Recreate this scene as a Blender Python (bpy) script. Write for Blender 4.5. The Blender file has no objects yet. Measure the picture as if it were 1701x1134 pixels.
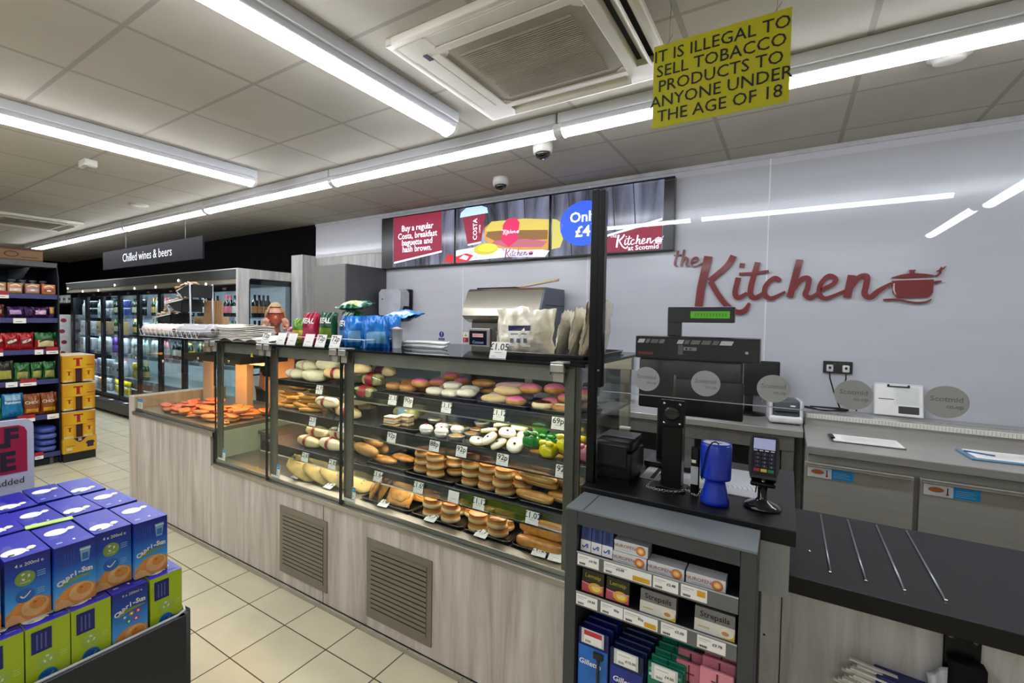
import bpy, bmesh, math, random
from mathutils import Vector, Matrix, Euler, noise

sc = bpy.context.scene
COL = sc.collection
PI = math.pi
R = random.Random(7)

# ---------------------------------------------------------------- camera, world, exposure
cam_d = bpy.data.cameras.new('camera')
cam = bpy.data.objects.new('camera', cam_d)
COL.objects.link(cam)
F_PX, CX, CY = 818.0, 703.0, 556.5
cam_d.sensor_fit = 'HORIZONTAL'
cam_d.sensor_width = 36.0
cam_d.lens = F_PX / 1701 * 36.0
cam_d.shift_x = (850.5 - CX) / 1701
cam_d.shift_y = (CY - 567.0) / 1701
cam_d.clip_start = 0.02
yaw, pitch, roll = math.radians(36.53), math.radians(-1.94), math.radians(0.675)
fw = Vector((-math.sin(yaw) * math.cos(pitch), math.cos(yaw) * math.cos(pitch), math.sin(pitch)))
rt = Vector((math.cos(yaw), math.sin(yaw), 0))
up = rt.cross(fw)
r2 = rt * math.cos(roll) + up * math.sin(roll)
u2 = up * math.cos(roll) - rt * math.sin(roll)
mw = Matrix((r2, u2, -fw)).transposed().to_4x4()
mw.translation = (0, 0, 1.53)
cam.matrix_world = mw
sc.camera = cam

w = bpy.data.worlds.new('world')
sc.world = w
w.use_nodes = True
w.node_tree.nodes['Background'].inputs[0].default_value = (0.75, 0.85, 1.0, 1)
w.node_tree.nodes['Background'].inputs[1].default_value = 0.08

sc.view_settings.view_transform = 'Standard'
sc.view_settings.look = 'None'
sc.view_settings.gamma = 1.0
sc.view_settings.exposure = 0.0
sc.view_settings.use_curve_mapping = False
sc.cycles.use_denoising = True
sc.cycles.max_bounces = 12
sc.cycles.transparent_max_bounces = 24
sc.cycles.glossy_bounces = 5
sc.cycles.diffuse_bounces = 4
sc.cycles.sample_clamp_indirect = 4.0
sc.cycles.caustics_reflective = False
sc.cycles.caustics_refractive = False
TUBE_POWER = 33.0        # emission of the ceiling tubes
CASE_POWER = 30.0         # emission of the strips in the food cases
CHILL_POWER = 60.0

# ---------------------------------------------------------------- materials
def lin(h):
    h = h.lstrip('#')
    c = [int(h[i:i + 2], 16) / 255 for i in (0, 2, 4)]
    return [x / 12.92 if x <= 0.04045 else ((x + 0.055) / 1.055) ** 2.4 for x in c]

MC = {}
def nodes(name):
    m = bpy.data.materials.new(name)
    m.use_nodes = True
    nt = m.node_tree
    return m, nt, nt.nodes['Principled BSDF']

def M(col, rough=0.5, metal=0.0, var=0.12, scale=12.0, bump=0.0, bscale=60.0, spec=0.5, emit=0.0, stretch=None, col2=None, name=None, coat=0.0, sss=0.0):
    """procedural principled material: colour mottled by noise, optional bump"""
    key = (col, rough, metal, var, scale, bump, bscale, spec, emit, stretch, col2, coat, sss)
    if key in MC:
        return MC[key]
    m, nt, b = nodes(name or 'mat_' + col.strip('#'))
    a = lin(col)
    L = nt.links.new
    tc = nt.nodes.new('ShaderNodeTexCoord')
    mp = nt.nodes.new('ShaderNodeMapping')
    L(tc.outputs['Object'], mp.inputs[0])
    if stretch:
        mp.inputs['Scale'].default_value = stretch
    n = nt.nodes.new('ShaderNodeTexNoise')
    n.inputs['Scale'].default_value = scale
    n.inputs['Detail'].default_value = 4
    L(mp.outputs[0], n.inputs['Vector'])
    r = nt.nodes.new('ShaderNodeValToRGB')
    r.color_ramp.elements[0].position = 0.3
    r.color_ramp.elements[1].position = 0.7
    lo = [max(0, x * (1 - var)) for x in a]
    hi = lin(col2) if col2 else [min(1, x * (1 + var)) for x in a]
    if col2:
        lo = a
    r.color_ramp.elements[0].color = (*lo, 1)
    r.color_ramp.elements[1].color = (*hi, 1)
    L(n.outputs['Fac'], r.inputs[0])
    L(r.outputs[0], b.inputs['Base Color'])
    b.inputs['Roughness'].default_value = rough
    b.inputs['Metallic'].default_value = metal
    b.inputs['Specular IOR Level'].default_value = spec
    if coat:
        b.inputs['Coat Weight'].default_value = coat
        b.inputs['Coat Roughness'].default_value = 0.08
    if sss:
        b.inputs['Subsurface Weight'].default_value = sss
        b.inputs['Subsurface Radius'].default_value = (0.01, 0.005, 0.003)
    if emit:
        L(r.outputs[0], b.inputs['Emission Color'])
        b.inputs['Emission Strength'].default_value = emit
    if bump:
        n2 = nt.nodes.new('ShaderNodeTexNoise')
        n2.inputs['Scale'].default_value = bscale
        n2.inputs['Detail'].default_value = 5
        L(mp.outputs[0], n2.inputs['Vector'])
        bp = nt.nodes.new('ShaderNodeBump')
        bp.inputs['Strength'].default_value = bump
        bp.inputs['Distance'].default_value = 0.004
        L(n2.outputs['Fac'], bp.inputs['Height'])
        L(bp.outputs[0], b.inputs['Normal'])
    MC[key] = m
    return m

def glass_mat(name, tint='#ffffff', refl=1.0, rough=0.02, dark=0.0, base=0.03):
    """thin pane: clear transmission plus mirror reflection by angle"""
    m, nt, b = nodes(name)
    nt.nodes.remove(b)
    L = nt.links.new
    t = nt.nodes.new('ShaderNodeBsdfTransparent')
    c = [x * (1 - dark) for x in lin(tint)]
    t.inputs[0].default_value = (*c, 1)
    g = nt.nodes.new('ShaderNodeBsdfGlossy')
    g.inputs['Roughness'].default_value = rough
    g.inputs[0].default_value = (0.9, 0.93, 0.95, 1)
    lw = nt.nodes.new('ShaderNodeLayerWeight')
    lw.inputs[0].default_value = 0.5
    pw = nt.nodes.new('ShaderNodeMath')
    pw.operation = 'POWER'
    pw.inputs[1].default_value = 4.0
    L(lw.outputs['Facing'], pw.inputs[0])
    mu = nt.nodes.new('ShaderNodeMath')
    mu.operation = 'MULTIPLY_ADD'
    mu.inputs[1].default_value = 0.6 * refl
    mu.inputs[2].default_value = base
    mu.use_clamp = True
    L(pw.outputs[0], mu.inputs[0])
    mx = nt.nodes.new('ShaderNodeMixShader')
    L(mu.outputs[0], mx.inputs[0])
    L(t.outputs[0], mx.inputs[1])
    L(g.outputs[0], mx.inputs[2])
    L(mx.outputs[0], nt.nodes['Material Output'].inputs[0])
    return m

def emis(col, strength, name='glow'):
    key = ('e', col, strength)
    if key in MC:
        return MC[key]
    m, nt, b = nodes(name)
    b.inputs['Base Color'].default_value = (*lin(col), 1)
    b.inputs['Emission Color'].default_value = (*lin(col), 1)
    b.inputs['Emission Strength'].default_value = strength
    MC[key] = m
    return m

def grid_mat(name, base, line, ox, oy, sx, sy, lw, rough, var=0.06, nscale=6, bump=0.3, fine=0.0, spec=0.5):
    """tiles on a horizontal plane: straight joints every sx / sy metres"""
    m, nt, b = nodes(name)
    L = nt.links.new
    N = nt.nodes.new
    tc = N('ShaderNodeTexCoord')
    sp = N('ShaderNodeSeparateXYZ')
    L(tc.outputs['Object'], sp.inputs[0])
    def mth(op, a, bb=None, cl=False):
        x = N('ShaderNodeMath')
        x.operation = op
        x.use_clamp = cl
        for i, q in enumerate((a, bb)):
            if q is None:
                continue
            if isinstance(q, (int, float)):
                x.inputs[i].default_value = q
            else:
                L(q, x.inputs[i])
        return x.outputs[0]
    def joint(axis, o, s):
        d = mth('DIVIDE', mth('SUBTRACT', sp.outputs[axis], o), s)
        fr = mth('FRACT', d)
        e = mth('MINIMUM', fr, mth('SUBTRACT', 1.0, fr))
        return mth('MULTIPLY', e, s), mth('FLOOR', d)
    ex, ix = joint(0, ox, sx)
    ey, iy = joint(1, oy, sy)
    e = mth('MINIMUM', ex, ey)
    fac = mth('LESS_THAN', e, lw / 2)
    wn = N('ShaderNodeTexWhiteNoise')
    wn.noise_dimensions = '2D'
    cb = N('ShaderNodeCombineXYZ')
    L(ix, cb.inputs[0]); L(iy, cb.inputs[1])
    L(cb.outputs[0], wn.inputs['Vector'])
    n = N('ShaderNodeTexNoise')
    n.inputs['Scale'].default_value = nscale
    n.inputs['Detail'].default_value = 6
    L(tc.outputs['Object'], n.inputs['Vector'])
    v = mth('ADD', mth('MULTIPLY', mth('SUBTRACT', n.outputs['Fac'], 0.5), var * 4), mth('MULTIPLY', mth('SUBTRACT', wn.outputs['Value'], 0.5), var))
    hs = N('ShaderNodeHueSaturation')
    hs.inputs['Color'].default_value = (*lin(base), 1)
    L(mth('ADD', 1.0, v), hs.inputs['Value'])
    if fine:
        n3 = N('ShaderNodeTexNoise')
        n3.inputs['Scale'].default_value = 180
        L(tc.outputs['Object'], n3.inputs['Vector'])
        L(mth('ADD', mth('ADD', 1.0, v), mth('MULTIPLY', mth('SUBTRACT', n3.outputs['Fac'], 0.5), fine)), hs.inputs['Value'])
    mx = N('ShaderNodeMix')
    mx.data_type = 'RGBA'
    L(fac, mx.inputs[0])
    L(hs.outputs[0], mx.inputs[6])
    mx.inputs[7].default_value = (*lin(line), 1)
    L(mx.outputs[2], b.inputs['Base Color'])
    b.inputs['Roughness'].default_value = rough
    b.inputs['Specular IOR Level'].default_value = spec
    bp = N('ShaderNodeBump')
    bp.inputs['Strength'].default_value = bump
    bp.inputs['Distance'].default_value = 0.003
    L(mth('SUBTRACT', 1.0, fac), bp.inputs['Height'])
    L(bp.outputs[0], b.inputs['Normal'])
    return m

def wood_mat(name, c1, c2, c3, axis=2, rough=0.55, dens=1.0):
    """grey washed timber laminate with grain along one axis"""
    m, nt, b = nodes(name)
    L = nt.links.new
    N = nt.nodes.new
    tc = N('ShaderNodeTexCoord')
    mp = N('ShaderNodeMapping')
    s = [9.0 * dens] * 3
    s[axis] = 0.7 * dens
    mp.inputs['Scale'].default_value = s
    L(tc.outputs['Object'], mp.inputs[0])
    n = N('ShaderNodeTexNoise')
    n.inputs['Scale'].default_value = 1.6
    n.inputs['Detail'].default_value = 8
    n.inputs['Roughness'].default_value = 0.65
    n.inputs['Distortion'].default_value = 0.6
    L(mp.outputs[0], n.inputs['Vector'])
    r = N('ShaderNodeValToRGB')
    el = r.color_ramp.elements
    el[0].position, el[0].color = 0.3, (*lin(c1), 1)
    el[1].position, el[1].color = 0.68, (*lin(c3), 1)
    e = el.new(0.47)
    e.color = (*lin(c2), 1)
    L(n.outputs['Fac'], r.inputs[0])
    L(r.outputs[0], b.inputs['Base Color'])
    b.inputs['Roughness'].default_value = rough
    bp = N('ShaderNodeBump')
    bp.inputs['Strength'].default_value = 0.08
    L(n.outputs['Fac'], bp.inputs['Height'])
    L(bp.outputs[0], b.inputs['Normal'])
    return m

STEEL = M('#b5b1a8', 0.32, 0.9, 0.06, 3, 0.05, 200, stretch=(1, 30, 30), name='brushed_steel')
STEELV = M('#a5a199', 0.3, 0.9, 0.06, 3, 0.03, 200, stretch=(40, 40, 1), name='brushed_steel_upright')
STEELD = M('#77756f', 0.35, 0.85, 0.08, 3, 0.05, 200, stretch=(1, 30, 30), name='dark_steel')
CHROME = M('#d8d8d6', 0.12, 1.0, 0.02)
BLACK = M('#060607', 0.35, 0, 0.2, 8, spec=0.25)
BLACKM = M('#0a0a0b', 0.7, 0, 0.2, 30, 0.1, 300, spec=0.2)
WHITE = M('#eeeeea', 0.5, 0, 0.03)
PAPER = M('#f3f2ec', 0.7, 0, 0.04, 20)
INK = M('#141416', 0.6, 0, 0.05)
PANE = glass_mat('clear_pane', '#fafdfb', 0.7, base=0.022)
WOOD = wood_mat('grey_wash_oak', '#9c9287', '#c0b6ab', '#d8d0c6')
WOODG = wood_mat('grey_wash_oak_cool', '#9c9a97', '#c2c0bc', '#dad8d4', dens=0.8)

# ---------------------------------------------------------------- mesh builder
def fr(o=(0, 0, 0), face='-y', rz=0.0):
    """frame whose local x / y run along a face (seen upright) and z points out of it"""
    c = {'-y': ((1, 0, 0), (0, 0, 1), (0, -1, 0)), '+y': ((-1, 0, 0), (0, 0, 1), (0, 1, 0)),
         '+x': ((0, 1, 0), (0, 0, 1), (1, 0, 0)), '-x': ((0, -1, 0), (0, 0, 1), (-1, 0, 0)),
         '+z': ((1, 0, 0), (0, 1, 0), (0, 0, 1)), '-z': ((1, 0, 0), (0, -1, 0), (0, 0, -1))}[face]
    m = Matrix(c).transposed().to_4x4()
    m.translation = o
    return m @ Matrix.Rotation(rz, 4, 'Z') if rz else m

def TR(loc=(0, 0, 0), rx=0, ry=0, rz=0, s=1):
    m = Matrix.Translation(loc) @ Euler((rx, ry, rz)).to_matrix().to_4x4()
    if s != 1:
        m = m @ (Matrix.Diagonal((*(s if isinstance(s, tuple) else (s, s, s)), 1)))
    return m

TXT = {}
def text_geo(body, bold=0.0, spacing=1.0, shear=0.0):
    k = (body, bold, spacing, shear)
    if k in TXT:
        return TXT[k]
    cu = bpy.data.curves.new('t', 'FONT')
    cu.body = body
    cu.size = 1.0
    cu.align_x = 'CENTER'
    cu.align_y = 'CENTER'
    cu.offset = bold
    cu.space_character = spacing
    cu.shear = shear
    cu.resolution_u = 2
    o = bpy.data.objects.new('t', cu)
    COL.objects.link(o)
    dg = bpy.context.evaluated_depsgraph_get()
    me = bpy.data.meshes.new_from_object(o.evaluated_get(dg))
    v = [tuple(x.co) for x in me.vertices]
    f = [tuple(p.vertices) for p in me.polygons]
    bpy.data.objects.remove(o)
    bpy.data.curves.remove(cu)
    bpy.data.meshes.remove(me)
    TXT[k] = (v, f)
    return v, f

class MB:
    def __init__(s):
        s.v, s.f, s.mi, s.sm, s.mats, s.T = [], [], [], [], [], Matrix()
    def slot(s, m):
        if m not in s.mats:
            s.mats.append(m)
        return s.mats.index(m)
    def add(s, vs, fs, m, smooth=False, T=None):
        t = s.T @ T if T is not None else s.T
        k = len(s.v)
        s.v += [tuple(t @ Vector(q)) for q in vs]
        ms = m if isinstance(m, list) else None
        i = None if ms else s.slot(m)
        for n, q in enumerate(fs):
            s.f.append(tuple(k + j for j in q))
            s.mi.append(s.slot(ms[n]) if ms else i)
            s.sm.append(smooth)
        return s
    def box(s, c, d, m, bev=0.0, rz=0.0, T=None, seg=2):
        """c centre, d full size"""
        x, y, z = d[0] / 2, d[1] / 2, d[2] / 2
        t = (T if T is not None else Matrix()) @ Matrix.Translation(c) @ Matrix.Rotation(rz, 4, 'Z')
        if bev <= 0:
            vs = [(a, b, e) for a in (-x, x) for b in (-y, y) for e in (-z, z)]
            fs = [(0, 1, 3, 2), (4, 6, 7, 5), (0, 4, 5, 1), (2, 3, 7, 6), (0, 2, 6, 4), (1, 5, 7, 3)]
            return s.add(vs, fs, m, False, t)
        bm = bmesh.new()
        bmesh.ops.create_cube(bm, size=1)
        bmesh.ops.scale(bm, vec=d, verts=bm.verts)
        bmesh.ops.bevel(bm, geom=bm.edges[:], offset=min(bev, min(d) * 0.49), segments=seg, affect='EDGES', profile=0.5)
        bm.verts.index_update()
        vs = [tuple(q.co) for q in bm.verts]
        fs = [tuple(q.index for q in p.verts) for p in bm.faces]
        bm.free()
        return s.add(vs, fs, m, bev > 0.004, t)
    def bx(s, x0, x1, y0, y1, z0, z1, m, bev=0.0):
        return s.box(((x0 + x1) / 2, (y0 + y1) / 2, (z0 + z1) / 2), (x1 - x0, y1 - y0, z1 - z0), m, bev)
    def quad(s, p, m, T=None):
        return s.add(p, [tuple(range(len(p)))], m, False, T)
    def rect(s, T, x0, x1, y0, y1, m, dz=0.0006):
        return s.add([(x0, y0, dz), (x1, y0, dz), (x1, y1, dz), (x0, y1, dz)], [(0, 1, 2, 3)], m, False, T)
    def disc(s, T, x, y, rx, ry, m, dz=0.0008, n=20):
        vs = [(x + rx * math.cos(2 * PI * i / n), y + ry * math.sin(2 * PI * i / n), dz) for i in range(n)]
        return s.add(vs, [tuple(range(n))], m, False, T)
    def poly(s, T, pts, m, dz=0.0006):
        return s.add([(a, b, dz) for a, b in pts], [tuple(range(len(pts)))], m, False, T)
    def prism(s, T, pts, d, m, smooth=False):
        """outline in the frame's plane pushed d along its normal"""
        n = len(pts)
        vs = [(a, b, 0) for a, b in pts] + [(a, b, d) for a, b in pts]
        fs = [tuple(range(n - 1, -1, -1)), tuple(range(n, 2 * n))] + [(i, (i + 1) % n, n + (i + 1) % n, n + i) for i in range(n)]
        return s.add(vs, fs, m, smooth, T)
    def lathe(s, prof, m, n=20, T=None, smooth=True, caps=True):
        """prof [(radius, z)] bottom to top; m one material or one per band"""
        vs, fs, ms = [], [], []
        k = len(prof)
        for r, z in prof:
            vs += [(r * math.cos(2 * PI * i / n), r * math.sin(2 * PI * i / n), z) for i in range(n)]
        for j in range(k - 1):
            for i in range(n):
                fs.append((j * n + i, j * n + (i + 1) % n, (j + 1) * n + (i + 1) % n, (j + 1) * n + i))
                ms.append(m[j] if isinstance(m, list) else m)
        if caps:
            if prof[0][0] > 1e-5:
                fs.append(tuple(range(n - 1, -1, -1))); ms.append(m[0] if isinstance(m, list) else m)
            if prof[-1][0] > 1e-5:
                fs.append(tuple((k - 1) * n + i for i in range(n))); ms.append(m[-1] if isinstance(m, list) else m)
        return s.add(vs, fs, ms, smooth, T)
    def cyl(s, p0, p1, r, m, n=12, r1=None):
        p0, p1 = Vector(p0), Vector(p1)
        d = p1 - p0
        q = d.to_track_quat('Z', 'Y').to_matrix().to_4x4()
        return s.lathe([(r, 0), (r if r1 is None else r1, d.length)], m, n, Matrix.Translation(p0) @ q)
    def tube(s, path, r, m, n=8, closed=False):
        P = [Vector(p) for p in path]
        k = len(P)
        vs, fs = [], []
        ref = None
        for i in range(k):
            a = P[i - 1] if (i > 0 or closed) else P[i]
            b = P[(i + 1) % k] if (i < k - 1 or closed) else P[i]
            t = (b - a).normalized()
            if ref is None:
                ref = Vector((0, 0, 1)) if abs(t.z) < 0.9 else Vector((1, 0, 0))
            x = t.cross(ref)
            if x.length < 1e-4:
                x = t.cross(Vector((0.3, 1, 0.2)))
            x.normalize()
            y = x.cross(t).normalized()
            ref = y
            rr = r[i] if isinstance(r, (list, tuple)) else r
            vs += [tuple(P[i] + (x * math.cos(2 * PI * j / n) + y * math.sin(2 * PI * j / n)) * rr) for j in range(n)]
        for i in range(k if closed else k - 1):
            i2 = (i + 1) % k
            for j in range(n):
                fs.append((i * n + j, i * n + (j + 1) % n, i2 * n + (j + 1) % n, i2 * n + j))
        if not closed:
            fs.append(tuple(range(n - 1, -1, -1)))
            fs.append(tuple((k - 1) * n + j for j in range(n)))
        return s.add(vs, fs, m, True)
    def grid(s, fn, nu, nv, m, smooth=True, T=None, mf=None):
        vs = [fn(i / nu, j / nv) for j in range(nv + 1) for i in range(nu + 1)]
        fs, ms = [], []
        for j in range(nv):
            for i in range(nu):
                a = j * (nu + 1) + i
                fs.append((a, a + 1, a + nu + 2, a + nu + 1))
                ms.append(mf((i + 0.5) / nu, (j + 0.5) / nv) if mf else m)
        return s.add(vs, fs, ms, smooth, T)
    def blob(s, d, m, p=2.0, nz=0.0, seed=0, T=None, nu=18, nv=10, mf=None, flat=0.0, fq=2.2):
        """super-ellipsoid with lumps; d half sizes; base sits at z = 0"""
        rr = random.Random(seed)
        ph = [rr.uniform(0, 6.28) for _ in range(6)]
        vs, fs, ms = [], [], []
        def spw(c, e):
            return math.copysign(abs(c) ** e, c)
        e = 2.0 / p
        for j in range(nv + 1):
            v = -PI / 2 + PI * j / nv
            for i in range(nu):
                u = 2 * PI * i / nu
                x, y, z = spw(math.cos(v), e) * spw(math.cos(u), e), spw(math.cos(v), e) * spw(math.sin(u), e), spw(math.sin(v), e)
                k = 1 + nz * (math.sin(x * fq * 2 + ph[0]) * math.sin(y * fq + ph[1]) + 0.6 * math.sin(y * fq * 3 + ph[2] + z * 2) * math.cos(x * fq * 2.5 + ph[3]) + 0.4 * math.sin(z * 4 + ph[4]))
                zz = z * k
                if flat and zz < -flat:
                    zz = -flat
                vs.append((x * k * d[0], y * k * d[1], (zz + (flat if flat else 1)) * d[2]))
        for j in range(nv):
            for i in range(nu):
                fs.append((j * nu + i, j * nu + (i + 1) % nu, (j + 1) * nu + (i + 1) % nu, (j + 1) * nu + i))
                ms.append(mf(i / nu, j / nv) if mf else m)
        return s.add(vs, fs, ms, True, T)
    def text(s, body, size, m, T, x=0, y=0, bold=0.0, spacing=1.0, shear=0.0, dz=0.0012, warp=None, sx=1.0):
        v, f = text_geo(body, bold, spacing, shear)
        vs = [(x + a * size * sx, y + b * size, dz) for a, b, _ in v]
        if warp:
            vs = [warp(*q) for q in vs]
        return s.add(vs, f, m, False, T)
    def ribbon(s, T, pts, m, d=0.0, dz=0.001):
        """pen stroke: pts (x, y, width) smoothed, in the frame's plane; extruded by d when d > 0"""
        P = smooth(pts)
        Lf, Rt = [], []
        for i, (x, y, wd) in enumerate(P):
            a, b = P[max(0, i - 1)], P[min(len(P) - 1, i + 1)]
            tx, ty = b[0] - a[0], b[1] - a[1]
            l = math.hypot(tx, ty) or 1
            nx, ny = -ty / l * wd / 2, tx / l * wd / 2
            Lf.append((x + nx, y + ny)); Rt.append((x - nx, y - ny))
        n = len(P)
        if d <= 0:
            vs = [(a, b, dz) for a, b in Lf] + [(a, b, dz) for a, b in Rt]
            return s.add(vs, [(n + i, n + i + 1, i + 1, i) for i in range(n - 1)], m, False, T)
        vs = [(a, b, dz) for a, b in Lf] + [(a, b, dz) for a, b in Rt] + [(a, b, dz + d) for a, b in Lf] + [(a, b, dz + d) for a, b in Rt]
        fs = []
        for i in range(n - 1):
            fs += [(3 * n + i, 3 * n + i + 1, 2 * n + i + 1, 2 * n + i), (i, i + 1, n + i + 1, n + i), (2 * n + i, 2 * n + i + 1, i + 1, i), (n + i, n + i + 1, 3 * n + i + 1, 3 * n + i)]
        fs += [(0, n, 3 * n, 2 * n), (n - 1, 3 * n - 1, 4 * n - 1, 2 * n - 1)]
        return s.add(vs, fs, m, False, T)
    def build(s, name, parent=None, loc=(0, 0, 0), rz=0.0, label=None, rot=None):
        me = bpy.data.meshes.new(name)
        me.from_pydata(s.v, [], s.f)
        for m in s.mats:
            me.materials.append(m)
        me.polygons.foreach_set('material_index', s.mi)
        me.polygons.foreach_set('use_smooth', s.sm)
        me.update()
        o = bpy.data.objects.new(name, me)
        COL.objects.link(o)
        o.location = loc
        o.rotation_euler = rot if rot else (0, 0, rz)
        if parent:
            o.parent = parent
        if label:
            o['label'] = label
        return o

def smooth(pts, k=6):
    if len(pts) < 3:
        return pts
    out = []
    for i in range(len(pts) - 1):
        p0, p1, p2, p3 = pts[max(0, i - 1)], pts[i], pts[i + 1], pts[min(len(pts) - 1, i + 2)]
        for q in range(k):
            t = q / k
            out.append(tuple(0.5 * (2 * p1[c] + (p2[c] - p0[c]) * t + (2 * p0[c] - 5 * p1[c] + 4 * p2[c] - p3[c]) * t * t + (3 * p1[c] - p0[c] - 3 * p2[c] + p3[c]) * t ** 3) for c in range(len(p1))))
    out.append(tuple(pts[-1]))
    return out

def thing(name, label, cat, loc=(0, 0, 0), rz=0.0, group=None, rot=None):
    o = bpy.data.objects.new(name, None)
    o.empty_display_size = 0.05
    COL.objects.link(o)
    o.location = loc
    o.rotation_euler = rot if rot else (0, 0, rz)
    return tag(o, label, cat, group)
def tag(o, label, cat, group=None, kind=None):
    o['label'] = label
    o['category'] = cat
    if group:
        o['group'] = group
    if kind:
        o['kind'] = kind
    return o
def struct(mb, name, label=None, parent=None):
    o = mb.build(name, parent)
    if not parent:
        o['kind'] = 'structure'
        if label:
            o['label'] = label
            o['category'] = name.split('_')[0]
    return o
def dup(root, loc, rz=0.0, label=None, group=None, rot=None):
    r = root.copy()
    COL.objects.link(r)
    r.location = loc
    r.rotation_euler = rot if rot else (0, 0, rz)
    if label:
        r['label'] = label
    if group:
        r['group'] = group
    for ch in root.children:
        c = ch.copy()
        COL.objects.link(c)
        c.parent = r
        for g in ch.children:
            e = g.copy()
            COL.objects.link(e)
            e.parent = c
    return r
from mathutils.bvhtree import BVHTree
OBST = []
def world_of(o):
    m = Matrix.LocRotScale(o.location, o.rotation_euler, o.scale)
    return world_of(o.parent) @ m if o.parent else m
def hull(o):
    m = world_of(o)
    vs = [m @ v.co for v in o.data.vertices]
    lo = [min(v[i] for v in vs) for i in range(3)]
    hi = [max(v[i] for v in vs) for i in range(3)]
    return vs, [tuple(p.vertices) for p in o.data.polygons], lo, hi
def obstacle(o):
    vs, fs, lo, hi = hull(o)
    OBST.append((BVHTree.FromPolygons(vs, fs), lo, hi))
OFFS = [(0, 0)] + [(r_ * math.cos(a), r_ * math.sin(a)) for r_ in (0.004, 0.008, 0.012) for a in (0, 1.57, 3.14, 4.71, 0.8, 2.36, 3.93, 5.5)]
OFFW = [(0, 0)] + [(r_ * math.cos(a), r_ * math.sin(a) * 0.8) for r_ in (0.006, 0.012, 0.018, 0.026, 0.034, 0.044, 0.056, 0.07) for a in (0, 1.57, 3.14, 4.71, 0.8, 2.36, 3.93, 5.5)]
def settle(o, floor, lift=True, reach=0.012, top=None):
    """rest a thing on its shelf or on what lies there already, touching but not sunk in"""
    vs, fs, lo, hi = hull(o)
    dz = max(0, (floor + 0.0006) - lo[2]) if lift else (floor + 0.0006) - lo[2]
    if lift:
        dz = max(floor + 0.0006 - lo[2], -reach)
    near = [b for b in OBST if all(b[1][i] < hi[i] + (0.075 if i < 2 else 0.3) and b[2][i] > lo[i] - (0.075 if i < 2 else 0.02) for i in range(3))]
    for k in range(60 if lift else 1):
        if top is not None and hi[2] + dz + k * 0.003 > top:
            return None
        for ox, oy in (OFFS if lift else OFFW):
            d = Vector((ox, oy, dz + k * 0.003))
            l2, h2 = [lo[i] + d[i] for i in range(3)], [hi[i] + d[i] for i in range(3)]
            cand = [b for b in near if all(b[1][i] <= h2[i] and b[2][i] >= l2[i] for i in range(3))]
            if cand:
                t = BVHTree.FromPolygons([v + d for v in vs], fs)
                if any(t.overlap(b[0]) for b in cand):
                    continue
            o.location = Vector(o.location) + d
            OBST.append((BVHTree.FromPolygons([v + d for v in vs], fs), l2, h2))
            return o
    o.location = Vector(o.location) + Vector((0, 0, dz))
    obstacle(o)
    return o
ORD = ['first', 'second', 'third', 'fourth', 'fifth', 'sixth', 'seventh', 'eighth', 'ninth', 'tenth', 'eleventh', 'twelfth']
# ---------------------------------------------------------------- the room
ZC = 2.686
YW = 4.165
CEIL = grid_mat('ceiling_tiles', '#b9b4a9', '#a09c93', -1.888 * 1.156 + 0.012, 0.761 * 1.156 + 0.012, 0.6, 0.6, 0.022, 0.85, 0.06, 3, 0.5, 0.12, 0.2)  # grid bars are tile coloured; the darker line colour paints their shadows
FLOOR = grid_mat('floor_tiles', '#d6cdae', '#3d3630', -2.563, 1.227, 0.2984, 0.2984, 0.006, 0.3, 0.07, 5, 0.35, 0.1, 0.45)
WALLW = M('#c6c7cd', 0.16, 0, 0.03, 2, 0.02, 40, stretch=(1, 1, 6), name='white_laminate')
WALLP = M('#c9c8c4', 0.7, 0, 0.04, 4)
WALLK = M('#050507', 0.9, 0, 0.2, 4, spec=0.1)

S = MB()
S.quad([(-13, -6, 0), (4, -6, 0), (4, YW, 0), (-13, YW, 0)], FLOOR)
struct(S, 'floor')
S = MB()
S.bx(-13, 4, -6, YW + 0.1, ZC, ZC + 0.05, CEIL)
struct(S, 'ceiling')
S = MB()
S.bx(-4.77, 4, YW, YW + 0.1, 0, ZC, WALLW)
struct(S, 'wall_back')
S = MB()
S.bx(-13, -4.775, YW, YW + 0.1, 0, ZC, WALLK)
struct(S, 'wall_far')
S = MB()
S.bx(-13.1, -13, -6, YW, 0, ZC, WALLK)
struct(S, 'wall_left')
S = MB()
S.bx(4, 4.1, -6, YW, 0, ZC, WALLP)
struct(S, 'wall_right')
S = MB()
S.bx(-13, 4, -6.1, -6, 0, ZC, WALLP)
struct(S, 'wall_front')
# joints between the laminate sheets of the kitchen wall
JOINT = M('#e6e6ea', 0.3, 0, 0.03)
for k, x in enumerate((-2.6, -1.37, -0.13, 1.1, 2.3)):
    S = MB()
    S.bx(x - 0.004, x + 0.004, YW - 0.003, YW - 0.0002, 0.97, ZC - 0.002, JOINT)
    struct(S, 'trim_%d' % (k + 1))
S = MB()
S.bx(-4.77, 4, YW - 0.012, YW - 0.0005, ZC - 0.03, ZC - 0.0005, M('#b9b9bb', 0.4))
struct(S, 'trim_6')
# shop equipment along the unseen walls: gives the panes and steel something to mirror
def bay(x, rot, n):
    pass

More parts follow.
